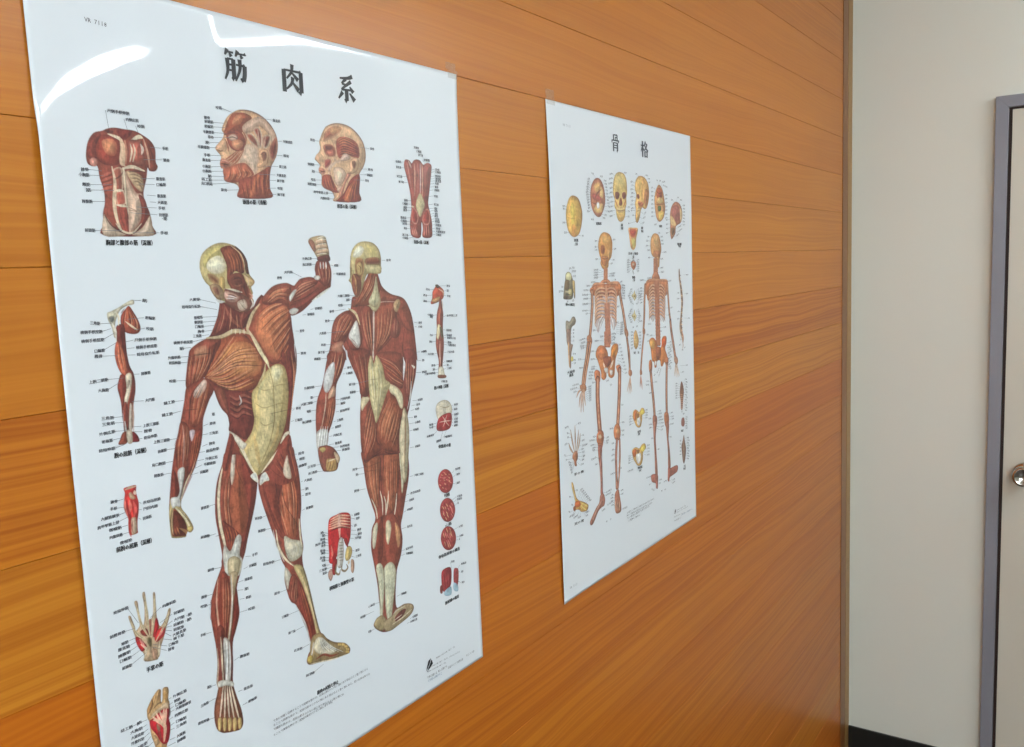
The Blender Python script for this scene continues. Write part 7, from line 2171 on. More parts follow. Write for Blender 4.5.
["S",[3331,3139,3460,3147],6.72,635,1,1],
["S",[3317,3165,3472,3176],1.6,575,0.8,1],
["S",[3331,3194,3460,3203],6.72,635,1,1],
["S",[3317,3220,3472,3231],1.6,575,0.8,1],
["S",[3332,3249,3461,3258],6.72,635,1,1],
["S",[3318,3275,3473,3287],1.6,575,0.8,1],
["S",[3332,3303,3462,3313],6.72,635,1,1],
["S",[3318,3330,3473,3342],1.6,575,0.8,1],
["S",[3333,3359,3462,3369],6.72,635,1,1],
["S",[3319,3385,3474,3397],1.6,575,0.8,1],
["S",[3333,3414,3463,3424],6.72,635,1,1],
["S",[3319,3440,3474,3453],1.6,575,0.8,1],
["S",[3334,3469,3463,3480],6.72,635,1,1],
["S",[3320,3495,3475,3509],1.6,575,0.8,1],
["S",[3334,3524,3464,3535],6.72,635,1,1],
["S",[3320,3550,3476,3564],1.6,575,0.8,1],
["S",[3335,3579,3464,3591],6.72,635,1,1],
["S",[3321,3605,3476,3620],1.6,575,0.8,1],
["S",[3335,3634,3465,3647],6.72,635,1,1],
["S",[3321,3661,3477,3676],1.6,575,0.8,1],
["S",[3233,3173,3154,3235,3114,3287],3.2,47,0.85,0],
["S",[3523,3193,3585,3267,3670,3315],3.2,47,0.85,0],
["S",[2937,2618,2898,2896,2872,3161,2838,3346],6.72,575,1,1],
["S",[2937,2618,2898,2896,2872,3161,2838,3346],4.17,591,1,1],
["S",[2937,2618,2898,2896,2872,3161,2838,3346],1.48,592,0.6,1],
["S",[3822,2639,3851,2892,3881,3119,3928,3292],6.72,575,1,1],
["S",[3822,2639,3851,2892,3881,3119,3928,3292],4.17,591,1,1],
["S",[3822,2639,3851,2892,3881,3119,3928,3292],1.48,592,0.6,1],
["F",[2802,3338,2888,3337,2896,3418,2816,3430],591,575,2,1],
["S",[2861,3384,2788,3619,2734,3828,2693,4038],5.76,575,1,1],
["S",[2861,3384,2788,3619,2734,3828,2693,4038],3.57,591,1,1],
["S",[2861,3384,2788,3619,2734,3828,2693,4038],1.27,592,0.6,1],
["S",[3921,3292,3949,3446,4021,3681,4082,3889,4120,3979],8.64,575,1,1],
["S",[3921,3292,3949,3446,4021,3681,4082,3889,4120,3979],5.36,636,1,1],
["S",[3921,3292,3949,3446,4021,3681,4082,3889,4120,3979],1.9,592,0.6,1],
["F",[2664,4008,2730,4016,2739,4084,2666,4088],591,575,2,1],
["S",[2691,4078,2666,4196,2650,4288],2.72,637,0.9,0],
["S",[2691,4078,2690,4199,2691,4312],2.72,637,0.9,0],
["S",[2691,4078,2715,4202,2738,4340],2.72,637,0.9,0],
["S",[4119,3994,4084,4149,4050,4275],3.84,638,0.9,0],
["S",[4133,4010,4098,4151,4070,4292],1.12,639,0.6,0],
["S",[4119,3994,4119,4153,4119,4313],3.84,638,0.9,0],
["S",[4133,4010,4133,4155,4141,4301],1.12,639,0.6,0],
["S",[4119,3994,4161,4158,4204,4318],3.84,638,0.9,0],
["S",[4133,4010,4175,4160,4226,4312],1.12,639,0.6,0],
["S",[4119,3994,4190,4162,4262,4302],3.84,638,0.9,0],
["S",[4133,4010,4204,4163,4283,4319],1.12,639,0.6,0],
["F",[4052,3929,4164,3941,4217,4019,4165,4086,4061,4031],640,575,2.4,1],
["F",[3037,3562,3140,3511,3266,3542,3351,3646,3430,3765,3533,3663,3537,3580,3620,3526,3739,3547,3734,3654,3676,3747,3757,3883,3787,3986,3714,4077,3638,3983,3555,4044,3483,4027,3454,3935,3337,3935,3306,4029,3229,4026,3214,3936,3133,3899,3093,3703],641,642,4,1],
["F",[3056,3563,3214,3551,3273,3652,3206,3714,3094,3676],643,548,4,1],
["F",[3571,3569,3705,3553,3720,3667,3597,3725,3533,3663],644,645,4,1],
["F",[3303,3697,3498,3716,3470,3880,3326,3893],646,647,4,1],
["F",[3247,3925,3311,3933,3295,3995,3243,3994],648,649,2,1],
["F",[3020,3900,3103,3882,3143,3969,3111,4089,3029,4092,3003,3994],650,575,3,1],
["F",[3668,3916,3790,3915,3799,4015,3749,4053,3684,4003],651,575,3,1],
["S",[3073,4084,3111,4337,3161,4621,3188,4848],8.96,575,1,1],
["S",[3073,4084,3111,4337,3161,4621,3188,4848],5.56,652,1,1],
["S",[3073,4084,3111,4337,3161,4621,3188,4848],1.97,592,0.6,1],
["S",[3730,4036,3701,4360,3688,4643,3690,4873],8.96,575,1,1],
["S",[3730,4036,3701,4360,3688,4643,3690,4873],5.56,652,1,1],
["S",[3730,4036,3701,4360,3688,4643,3690,4873],1.97,592,0.6,1],
["F",[3137,4840,3265,4875,3286,4977,3235,5081,3140,5050,3106,4946],244,575,3,1],
["F",[3596,4872,3744,4896,3779,5032,3731,5168,3637,5137,3576,4998],653,575,3,1],
["F",[3133,4969,3258,4991,3216,5258,3243,5569,3269,5914,3171,5892,3160,5552,3133,5242],485,575,3,1],
["F",[3643,5072,3775,5095,3748,5357,3795,5619,3813,5892,3709,5870,3707,5601,3674,5343],485,575,3,1],
["S",[3199,5041,3191,5497,3214,5871],1.6,575,0.8,0],
["S",[3714,5131,3724,5541,3754,5863],1.6,575,0.8,0],
["F",[3004,5870,3123,5866,3269,5914,3278,6024,3257,6153,3188,6127,3177,6048,3027,5982],654,575,3,1],
["F",[3709,5870,3812,5908,4041,5909,4133,5945,4098,6034,3919,6059,3774,6074,3741,6140,3683,6108,3688,5992],654,575,3,1]],[
[0,[3463,1761,3560,1754,3443,1777]],
[0,[3570,1822,3662,1814,3543,1836]],
[0,[3586,1885,3685,1879,3580,1890]],
[0,[3584,1939,3695,1939,3597,1939]],
[0,[3675,2082,3808,2077,3583,2081]],
[0,[3051,1823,3126,1817,3206,1827]],
[0,[2999,1892,3085,1886,3172,1891]],
[0,[2983,1971,3075,1966,3168,1971]],
[0,[3040,2045,3133,2040,3176,2046]],
[0,[3065,2170,3145,2163,3283,2173]],
[0,[3539,2195,3657,2192,3513,2195]],
[0,[3544,2349,3663,2340,3441,2346]],
[0,[3560,2420,3693,2413,3411,2416]],
[0,[3016,2507,3172,2501,3298,2516]],
[0,[2742,2532,2893,2529,3014,2560]],
[0,[3852,2584,3989,2578,3798,2588]],
[0,[3932,3055,4022,3049,3709,3041]],
[0,[4631,2495,4741,2498,4522,2492]],
[0,[4631,2839,4727,2844,4543,2835]],
[0,[4671,3288,4783,3295,4524,3277]],
[0,[3825,3172,3927,3167,3717,3165]],
[0,[3613,3375,3734,3373,3430,3361]],
[0,[3465,3436,3545,3431,3426,3432]],
[0,[3060,3472,3167,3471,3281,3492]],
[0,[2677,3201,2785,3203,2857,3214]],
[0,[3008,3273,3102,3270,3133,3283]],
[0,[4222,2808,4314,2807,4399,2817]],
[0,[4217,2911,4309,2910,4395,2920]],
[0,[4228,3141,4313,3141,4399,3152]],
[0,[4201,3269,4293,3270,4379,3282]],
[0,[2735,2663,2813,2659,2909,2684]],
[0,[2733,2710,2811,2706,2907,2721]],
[0,[2730,2758,2809,2754,2905,2758]],
[0,[2728,2805,2806,2801,2903,2795]],
[0,[2725,2852,2804,2849,2902,2832]],
[0,[2723,2900,2801,2896,2900,2870]],
[0,[2937,3445,3018,3446,3041,3481]],
[0,[2963,3555,3025,3555,3055,3569]],
[0,[3856,3660,3939,3656,3734,3654]],
[0,[3868,3712,3950,3709,3732,3705]],
[0,[3900,3755,3976,3751,3743,3746]],
[0,[3849,4121,3917,4124,3767,4112]],
[0,[3210,4281,3319,4287,3127,4278]],
[0,[2980,4440,3074,4442,3143,4463]],
[0,[2864,4281,2987,4293,3062,4316]],
[0,[2879,4224,2978,4231,3052,4252]],
[0,[4351,4245,4468,4254,4279,4237]],
[0,[4561,4146,4650,4150,4306,4123]],
[0,[3184,4167,3249,4147,3228,4048]],
[0,[3376,4205,3480,4078,3502,4038]],
[0,[3314,4141,3416,4056,3333,4005]],
[0,[3802,5117,3976,5129,3748,5108]],
[0,[3843,4985,3982,4996,3768,4978]],
[0,[3846,4916,3937,4919,3757,4907]],
[0,[3876,5031,3987,5038,3766,5018]],
[0,[3346,4804,3445,4811,3268,4800]],
[0,[3344,4851,3476,4861,3266,4844]],
[0,[3328,4914,3473,4923,3276,4905]],
[0,[3339,4963,3537,4977,3287,4955]],
[0,[3369,5019,3547,5039,3272,4997]],
[0,[3431,5093,3545,5095,3256,5056]],
[0,[3429,5149,3515,5153,3241,5087]],
[0,[3792,5342,3875,5351,3724,5323]],
[0,[2953,4976,3066,4984,3116,5004]],
[0,[2962,5033,3051,5037,3126,5056]],
[0,[3035,5229,3098,5236,3142,5249]],
[0,[3771,3743,3880,3742,3769,3771]],
[0,[3810,3780,3919,3780,3768,3793]],
[0,[3849,3819,3959,3818,3767,3816]],
[0,[3766,3844,3875,3844,3766,3839]],
[0,[3805,3882,3915,3883,3765,3861]],
[0,[3844,3921,3954,3921,3764,3884]],
[0,[3761,3946,3870,3946,3763,3906]],
[0,[3800,3984,3910,3985,3762,3929]],
[0,[3839,4023,3950,4024,3761,3951]],
[0,[3756,4048,3866,4049,3760,3974]],
[0,[3795,4086,3905,4088,3759,3997]],
[0,[2945,4871,3041,4881,3136,4903]],
[0,[3284,5467,3355,5469,3235,5457]],
[0,[2799,5870,2984,5875,3030,5922]],
[0,[3328,6020,3422,6026,3265,6006]],
[0,[2908,6010,2956,6009,3026,5997]],
[0,[3304,6077,3376,6081,3262,6067]],
[0,[3506,6092,3639,6098,3684,6086]],
[0,[3862,6148,3992,6146,3805,6065]],
[0,[3875,6203,3998,6192,3787,6131]],
[0,[3007,6100,3109,6155,3188,6112]],
[0,[3390,6235,3441,6234,3441,6234]],
[0,[3514,6245,3587,6244,3587,6244]]]],
[1,"femur_section_illustration","grey printed sawn thigh bone at the left edge",[
["F",[320,3039,352,3019,432,3036,504,2984,573,2981,615,3038,575,3093,495,3122,459,3188,433,3376,343,3367,338,3236,313,3142],655,656,3,1],
["F",[335,3152,447,3161,444,3276,448,3358,501,3374,489,3420,447,3508,426,3697,389,3693,388,3572,391,3387,331,3335],657,658,2.4,1],
["F",[358,3349,393,3353,397,3573,399,3689,372,3674,357,3499],659,191,2,1],
["F",[435,3554,490,3548,496,3607,440,3612],660,661,2,1]],[
[0,[505,3169,561,3166,460,3165]],
[0,[502,3215,549,3212,457,3211]],
[0,[508,3267,554,3264,454,3262]],
[0,[514,3325,541,3323,450,3319]],
[0,[492,3513,575,3517,465,3510]],
[0,[507,3650,567,3648,447,3643]],
[0,[496,3602,570,3606,478,3600]],
[1,[303,3766,532,3761],"大腿骨"],
[1,[354,3814,483,3807],"構造"]]],
[1,"bone_block_illustration","grey printed cutaway block of bone at the left edge",[
["F",[347,2416,364,2360,424,2332,499,2348,541,2399,570,2457,615,2471,621,2586,614,2701,581,2711,572,2630,521,2720,297,2713,278,2662,309,2528,335,2461],662,663,3,1],
["F",[368,2371,432,2341,499,2357,535,2422,470,2454,381,2440],664,665,3,1],
["F",[335,2461,447,2453,439,2578,328,2574],666,663,2,1],
["F",[439,2578,525,2587,510,2673,430,2658],667,668,2.4,1],
["F",[551,2468,614,2482,601,2689,561,2584],669,670,2,1],
["S",[326,2607,504,2622],2.24,13,0.8,0],
["S",[315,2641,502,2661],1.6,671,0.8,0],
["F",[313,2664,411,2668,408,2709,310,2704],672,673,2,1]],[
[0,[458,2288,517,2284,517,2284]],
[0,[549,2276,618,2277,544,2354]],
[0,[546,2326,661,2329,521,2364]],
[0,[574,2396,647,2398,537,2395]],
[0,[220,2537,264,2539,321,2542]],
[0,[142,2597,260,2598,308,2604]],
[0,[361,2752,406,2750,408,2718]],
[0,[519,2747,579,2746,553,2717]],
[1,[323,2787,593,2807],"骨の構造"]]],
[1,"hand_bone_illustration","printed hand bones at the lower left of the chart",[
["F",[409,4951,494,4932,538,4977,533,5060,493,5100,503,5162,443,5149,420,5072,377,5016],674,575,2.6,1],
["S",[435,4980,335,4877,282,4784],3.68,675,0.95,0],
["S",[435,4980,335,4877,282,4784],1.28,676,0.7,0],
["S",[446,4958,388,4768,349,4600],3.68,675,0.95,0],
["S",[446,4958,388,4768,349,4600],1.28,676,0.7,0],
["S",[465,4950,478,4738,480,4560],3.68,675,0.95,0],
["S",[465,4950,478,4738,480,4560],1.28,676,0.7,0],
["S",[492,4956,549,4799,583,4642],3.68,675,0.95,0],
["S",[492,4956,549,4799,583,4642],1.28,676,0.7,0],
["S",[515,4972,584,4854,631,4706],3.68,675,0.95,0],
["S",[515,4972,584,4854,631,4706],1.28,676,0.7,0]],[
[0,[176,4542,289,4538,352,4620]],
[0,[229,4630,283,4631,353,4667]],
[0,[234,4692,288,4693,359,4716]],
[0,[160,4784,237,4777,295,4786]],
[0,[138,4920,172,4950,398,4973]],
[0,[177,5010,213,5008,404,5033]],
[0,[566,4543,650,4548,489,4564]],
[0,[686,4740,734,4742,619,4740]],
[0,[667,4821,749,4817,605,4810]],
[0,[662,4893,831,4901,592,4879]],
[0,[645,4943,712,4946,564,4946]],
[0,[670,4991,737,4995,538,4977]],
[0,[685,5055,753,5061,535,5024]],
[0,[648,5108,721,5109,523,5058]],
[0,[597,5170,707,5169,511,5104]],
[0,[255,5055,335,5086,420,5072]],
[0,[271,5096,342,5123,419,5087]],
[0,[286,5137,349,5160,418,5101]],
[0,[302,5178,356,5197,417,5115]],
[0,[318,5220,363,5235,416,5129]],
[1,[402,5277,700,5285],"手の骨"]]],
[1,"foot_bone_illustration","yellow printed ankle and foot bones at the lower left",[
["F",[326,5375,371,5390,411,5491,459,5623,540,5691,680,5751,798,5817,811,5858,758,5906,600,5883,531,5835,438,5811,390,5823,355,5778,405,5730,422,5686,394,5607,343,5474],677,678,3,1],
["S",[343,5391,385,5532,438,5666],2.24,679,0.8,0],
["F",[422,5686,539,5703,582,5775,486,5787,413,5757],680,681,3,1],
["S",[608,5745,725,5811,796,5854],2.24,682,0.8,0],
["S",[582,5775,674,5848,745,5891],2.24,682,0.8,0],
["S",[533,5799,601,5854],1.6,575,0.8,0],
["F",[357,5754,414,5745,428,5809,372,5809],277,575,2,1]],[
[0,[240,5569,285,5575,367,5600]],
[0,[456,5520,503,5527,392,5505]],
[0,[296,5693,341,5714,396,5723]],
[0,[208,5771,253,5797,354,5795]],
[0,[230,5868,285,5859,381,5821]],
[0,[294,5871,388,5859,437,5823]],
[0,[347,5914,489,5898,506,5853]],
[0,[476,5943,562,5941,566,5881]],
[0,[718,5921,826,5931,745,5891]],
[0,[724,5979,788,5976,671,5896]],
[0,[573,5553,655,5536,494,5668]],
[0,[613,5587,696,5575,531,5687]],
[0,[655,5622,737,5615,568,5706]],
[0,[696,5656,779,5654,605,5725]],
[0,[738,5691,821,5694,642,5744]],
[0,[779,5726,863,5734,680,5763]],
[0,[822,5761,905,5774,717,5782]],
[1,[368,6011,663,6023],"足の骨"]]],
[1,"vertebra_illustration","tiny orange printed vertebra below the palate bone",[
["F",[2424,2238,2495,2214,2598,2234,2607,2293,2533,2357,2476,2335,2432,2298],683,684,3,1],
["F",[2481,2252,2551,2248,2549,2285,2490,2289],685,686,2,1],
["S",[2448,2226,2518,2201,2587,2223],1.92,687,0.8,0],
["S",[2487,2355,2507,2408],2.56,472,0.8,0]],[
[0,[2295,2198,2369,2191,2448,2221]],
[0,[2659,2198,2730,2194,2599,2229]],
[0,[2293,2236,2367,2230,2447,2244]],
[0,[2657,2235,2728,2231,2597,2249]],
[0,[2291,2274,2365,2268,2446,2267]],
[0,[2655,2271,2726,2267,2596,2270]],
[0,[2289,2312,2363,2306,2444,2290]],
[0,[2653,2307,2724,2304,2595,2291]],
[0,[2287,2351,2361,2345,2443,2313]],
[0,[2651,2344,2722,2340,2594,2311]],
[0,[2285,2389,2359,2383,2442,2336]],
[0,[2649,2380,2720,2377,2593,2332]],
[0,[2468,2175,2543,2171,2518,2207]],
[0,[2496,2407,2530,2421,2497,2387]],
[1,[2452,2473,2568,2477],"頸椎"],
[1,[2467,2515,2560,2518],"上面"]]],
[1,"vertebra_illustration","pale yellow printed vertebrae down the middle of the chart",[
["F",[2430,2767,2502,2729,2539,2684,2560,2737,2604,2781,2567,2826,2530,2852,2485,2811],688,689,2,1],
["F",[2488,2770,2558,2768,2521,2802],690,688,1.5,1],
["F",[2412,3090,2484,3053,2522,2998,2542,3062,2587,3107,2549,3152,2512,3188,2468,3136],688,689,2,1],
["F",[2470,3094,2540,3094,2503,3128],690,688,1.5,1],
["F",[2477,3395,2537,3380,2580,3457,2609,3579,2491,3573,2472,3500],462,301,2,1],
["F",[2478,3379,2551,3332,2607,3403,2649,3499,2626,3590,2546,3649,2478,3602,2459,3508],691,692,3,1],
["F",[2497,3472,2591,3481,2575,3559,2504,3552],693,694,2,1],
["S",[2538,3358,2543,3490,2536,3621],1.6,575,0.7,0]],[
[0,[2383,2667,2453,2664,2479,2717]],
[0,[2669,2674,2687,2680,2572,2722]],
[0,[2353,2699,2422,2697,2478,2733]],
[0,[2667,2708,2715,2715,2571,2737]],
[0,[2323,2731,2392,2729,2477,2748]],
[0,[2665,2742,2743,2750,2570,2753]],
[0,[2293,2763,2361,2761,2476,2764]],
[0,[2664,2776,2771,2786,2570,2768]],
[0,[2319,2797,2388,2796,2476,2779]],
[0,[2662,2810,2739,2819,2569,2784]],
[0,[2346,2832,2415,2831,2475,2795]],
[0,[2660,2844,2707,2851,2568,2800]],
[0,[2373,2867,2442,2866,2474,2810]],
[0,[2658,2878,2676,2884,2567,2815]],
[0,[2366,2988,2435,2988,2461,3041]],
[0,[2652,3001,2669,3007,2555,3047]],
[0,[2335,3020,2405,3019,2461,3057]],
[0,[2650,3035,2697,3043,2554,3063]],
[0,[2305,3052,2374,3051,2460,3072]],
[0,[2648,3069,2725,3080,2553,3079]],
[0,[2275,3083,2344,3083,2459,3088]],
[0,[2646,3103,2753,3116,2552,3094]],
[0,[2301,3119,2370,3118,2458,3104]],
[0,[2644,3137,2722,3148,2551,3110]],
[0,[2328,3154,2397,3154,2457,3119]],
[0,[2643,3172,2690,3180,2550,3126]],
[0,[2355,3190,2424,3190,2456,3135]],
[0,[2641,3206,2658,3212,2550,3141]],
[0,[2429,2896,2492,2905,2429,2896]],
[0,[2586,2905,2645,2903,2586,2905]],
[0,[2425,3281,2483,3281,2425,3281]],
[0,[2566,3277,2625,3276,2566,3277]],
[0,[2363,3356,2433,3354,2490,3380]],
[0,[2667,3382,2739,3382,2619,3391]],
[0,[2360,3408,2430,3406,2488,3422]],
[0,[2665,3434,2737,3435,2617,3433]],
[0,[2357,3460,2427,3458,2485,3463]],
[0,[2662,3487,2734,3488,2615,3475]],
[0,[2355,3512,2424,3510,2483,3505]],
[0,[2659,3540,2731,3541,2612,3517]],
[0,[2352,3564,2422,3563,2481,3547]],
[0,[2656,3593,2728,3595,2610,3559]],
[0,[2349,3616,2419,3615,2479,3589]],
[0,[2653,3646,2725,3648,2608,3602]],
[1,[2443,3696,2519,3704],"仙骨"],
[1,[2590,3706,2650,3712],"前"]]],
[1,"spine_illustration","printed backbone in side view at the right edge",[
["F",[4318,2400,4361,2390,4382,2545,4422,2633,4472,2808,4493,2984,4457,3156,4420,3328,4442,3505,4495,3627,4461,3726,4393,3618,4326,3495,4317,3379,4368,3208,4406,2979,4385,2805,4349,2659,4318,2543],695,696,2,1],
["S",[4356,2487,4413,2506],1.76,697,0.8,0],
["S",[4361,2539,4418,2558],1.76,317,0.8,0],
["S",[4366,2591,4423,2610],1.76,697,0.8,0],
["S",[4371,2643,4428,2662],1.76,317,0.8,0],
["S",[4376,2695,4432,2714],1.76,697,0.8,0],
["S",[4381,2747,4488,2769],1.76,317,0.8,0],
["S",[4386,2799,4486,2821],1.76,697,0.8,0],
["S",[4391,2851,4483,2873],1.76,317,0.8,0],
["S",[4395,2903,4481,2925],1.76,697,0.8,0],
["S",[4400,2955,4479,2977],1.76,317,0.8,0],
["S",[4420,3009,4477,3029],1.76,697,0.8,0],
["S",[4413,3060,4474,3081],1.76,317,0.8,0],
["S",[4406,3112,4472,3134],1.76,697,0.8,0],
["S",[4400,3164,4470,3186],1.76,317,0.8,0],
["S",[4393,3216,4468,3238],1.76,697,0.8,0],
["S",[4387,3268,4465,3291],1.76,317,0.8,0],
["S",[4380,3319,4463,3343],1.76,697,0.8,0],
["S",[4374,3371,4461,3395],1.76,317,0.8,0],
["S",[4367,3423,4459,3448],1.76,697,0.8,0],
["S",[4360,3475,4456,3500],1.76,317,0.8,0],
["S",[4354,3527,4454,3553],1.76,697,0.8,0],
["S",[4347,3579,4452,3605],1.76,317,0.8,0],
["S",[4385,3482,4466,3605,4433,3690],4.8,698,0.9,0],
["S",[4433,3690,4459,3766,4427,3837],2.56,674,0.9,0]],[
[0,[4327,3651,4377,3650,4420,3660]],
[0,[4272,3748,4344,3741,4416,3762]],
[0,[4501,3814,4560,3814,4457,3816]],
[0,[4390,3847,4456,3848,4427,3831]]]],
[1,"joint_illustration","dark printed column of small joint studies at the right edge",[
["F",[4329,4428,4400,4452,4452,4608,4417,4751,4380,4924,4321,4930,4300,4764,4263,4611],699,700,2.4,1],
["S",[4276,4642,4420,4675],1.6,80,0.8,0],
["S",[4274,4677,4419,4710],1.6,80,0.8,0],
["S",[4273,4712,4417,4746],1.6,80,0.8,0],
["S",[4271,4748,4416,4781],1.6,80,0.8,0],
["S",[4270,4783,4414,4817],1.6,80,0.8,0],
["S",[4268,4818,4413,4852],1.6,80,0.8,0],
["S",[4267,4853,4411,4888],1.6,80,0.8,0],
["S",[4265,4889,4409,4923],1.6,80,0.8,0],
["F",[4343,5097,4431,5097,4472,5194,4424,5261,4323,5228,4312,5151],701,702,2.4,1],
["F",[4356,5535,4425,5418,4467,5557,4510,5696,4479,5854,4418,5956,4357,5894,4324,5724,4305,5607],703,704,2.4,1],
["S",[4415,5465,4413,5709,4404,5904],2.24,405,0.8,0]],[
[0,[4513,4393,4594,4418,4444,4458]],
[0,[4541,4444,4621,4470,4443,4494]],
[0,[4509,4488,4590,4513,4441,4529]],
[0,[4537,4539,4617,4565,4440,4564]],
[0,[4505,4582,4586,4609,4438,4600]],
[0,[4533,4634,4613,4660,4437,4635]],
[0,[4501,4677,4582,4704,4435,4671]],
[0,[4528,4729,4609,4756,4433,4706]],
[0,[4497,4772,4578,4799,4432,4742]],
[0,[4524,4824,4605,4852,4430,4777]],
[0,[4493,4867,4574,4895,4429,4813]],
[0,[4520,4920,4601,4947,4427,4848]],
[0,[4489,4963,4570,4990,4426,4884]],
[0,[4079,4424,4156,4426,4298,4468]],
[0,[4077,4468,4155,4470,4296,4506]],
[0,[4075,4511,4153,4513,4295,4544]],
[0,[4073,4555,4151,4557,4293,4583]],
[0,[4071,4598,4149,4600,4291,4621]],
[0,[4069,4642,4147,4644,4290,4659]],
[0,[4067,4685,4145,4688,4288,4697]],
[0,[4506,5094,4594,5115,4460,5123]],
[0,[4504,5136,4592,5157,4459,5146]],
[0,[4502,5178,4591,5199,4458,5170]],
[0,[4500,5220,4589,5241,4457,5194]],
[0,[4498,5261,4587,5283,4456,5218]],
[0,[4497,5303,4585,5325,4455,5242]],
[0,[4551,5490,4648,5518,4485,5511]],
[0,[4581,5545,4678,5574,4483,5556]],
[0,[4547,5588,4644,5616,4482,5602]],
[0,[4577,5643,4674,5672,4480,5647]],
[0,[4543,5686,4640,5715,4478,5693]],
[0,[4573,5741,4670,5771,4476,5738]],
[0,[4539,5784,4635,5813,4474,5784]],
[0,[4569,5839,4666,5869,4472,5830]],
[0,[4534,5882,4631,5912,4470,5875]],
[0,[4231,5496,4294,5498,4356,5535]],
[0,[4229,5560,4291,5562,4354,5594]],
[0,[4226,5624,4289,5626,4351,5652]],
[0,[4223,5688,4286,5691,4349,5710]],
[0,[4220,5752,4283,5755,4346,5768]],
[0,[4305,4972,4378,4969,4364,4952]],
[0,[4390,5027,4464,5024,4364,4952]],
[1,[4286,5322,4397,5332],"関節"],
[1,[4366,6047,4478,6058],"側面"],
[1,[4384,5998,4480,6006],"指"]]],
[1,"pelvis_illustration","yellow and orange printed pelvis, the upper of the pair",[
["F",[2374,4662,2452,4634,2528,4660,2598,4698,2691,4645,2782,4673,2809,4745,2715,4771,2699,4850,2645,4949,2554,4955,2467,4905,2412,4828,2357,4752],705,454,3,1],
["F",[2390,4678,2469,4650,2514,4698,2472,4812,2402,4800],706,707,3,1],
["F",[2628,4702,2751,4673,2790,4742,2685,4766],708,709,3,1],
["F",[2521,4780,2623,4783,2636,4893,2561,4929,2505,4871],710,191,3,1],
["F",[2501,4709,2608,4726,2581,4789,2521,4788],301,563,2,1]],[
[0,[2231,4718,2300,4719,2404,4747]],
[0,[2829,4707,2916,4710,2755,4709]],
[0,[2228,4763,2298,4764,2403,4779]],
[0,[2827,4751,2914,4754,2753,4747]],
[0,[2226,4807,2296,4808,2401,4810]],
[0,[2825,4794,2912,4798,2751,4785]],
[0,[2224,4852,2293,4853,2399,4842]],
[0,[2822,4838,2909,4841,2749,4823]],
[1,[2508,5023,2641,5025],"骨盤"],
[1,[2518,5068,2614,5069],"男"]]],
[1,"pelvis_illustration","yellow and orange printed pelvis, the lower of the pair",[
["F",[2305,5305,2384,5263,2480,5273,2576,5309,2677,5261,2790,5268,2826,5349,2716,5402,2697,5518,2626,5598,2508,5591,2421,5519,2343,5430],705,454,3,1],
["F",[2316,5322,2408,5282,2470,5330,2427,5418,2350,5402],711,707,3,1],
["F",[2608,5321,2762,5280,2799,5353,2690,5397],708,709,3,1],
["F",[2467,5382,2623,5399,2617,5516,2529,5566,2449,5481],710,191,3,1],
["F",[2458,5310,2587,5335,2558,5388,2493,5381],301,563,2,1]],[
[0,[2163,5364,2238,5365,2351,5388]],
[0,[2868,5319,2963,5325,2761,5316]],
[0,[2161,5401,2236,5402,2350,5416]],
[0,[2865,5372,2961,5379,2758,5360]],
[0,[2159,5438,2234,5439,2348,5445]],
[0,[2863,5426,2958,5433,2756,5404]],
[0,[2157,5475,2232,5476,2347,5474]],
[0,[2860,5479,2955,5486,2754,5449]],
[1,[2480,5626,2677,5639],"骨盤"],
[1,[2529,5684,2635,5689],"女"],
[0,[2124,5607,2333,5612,2124,5607]]]]]
MISC={0: {'code': [441, 296, 621, 304], 't': [[1779, 417], [2433, 428], [3134, 419]], 'logo': [3905, 6777], 'lines': [[4036, 6746, 4397, 6742], [3867, 6804, 4488, 6842], [3864, 6845, 4213, 6868], [3858, 6915, 4040, 6926], [3872, 6958, 4129, 6970], [4059, 6922, 4228, 6925], [4244, 6957, 4538, 6964], [4599, 6951, 4763, 6953]]}, 1: {'code': [420, 292, 639, 296], 't': [[1995, 400], [3017, 407]], 'logo': [3963, 6749], 'lines': [[4053, 6745, 4465, 6755], [3918, 6775, 4557, 6798], [3915, 6839, 4367, 6864], [3911, 6913, 4226, 6931], [4228, 6884, 4743, 6903], [2068, 6283, 3095, 6293], [2048, 6328, 3013, 6344], [2063, 6374, 2892, 6375], [2096, 6425, 2540, 6440]], 'code2': [167, 6912, 399, 6922]}}
build_posters()
# ------------------------------------------------------------------ room
XL, YF, ZC = -1.9, -3.1, 2.45
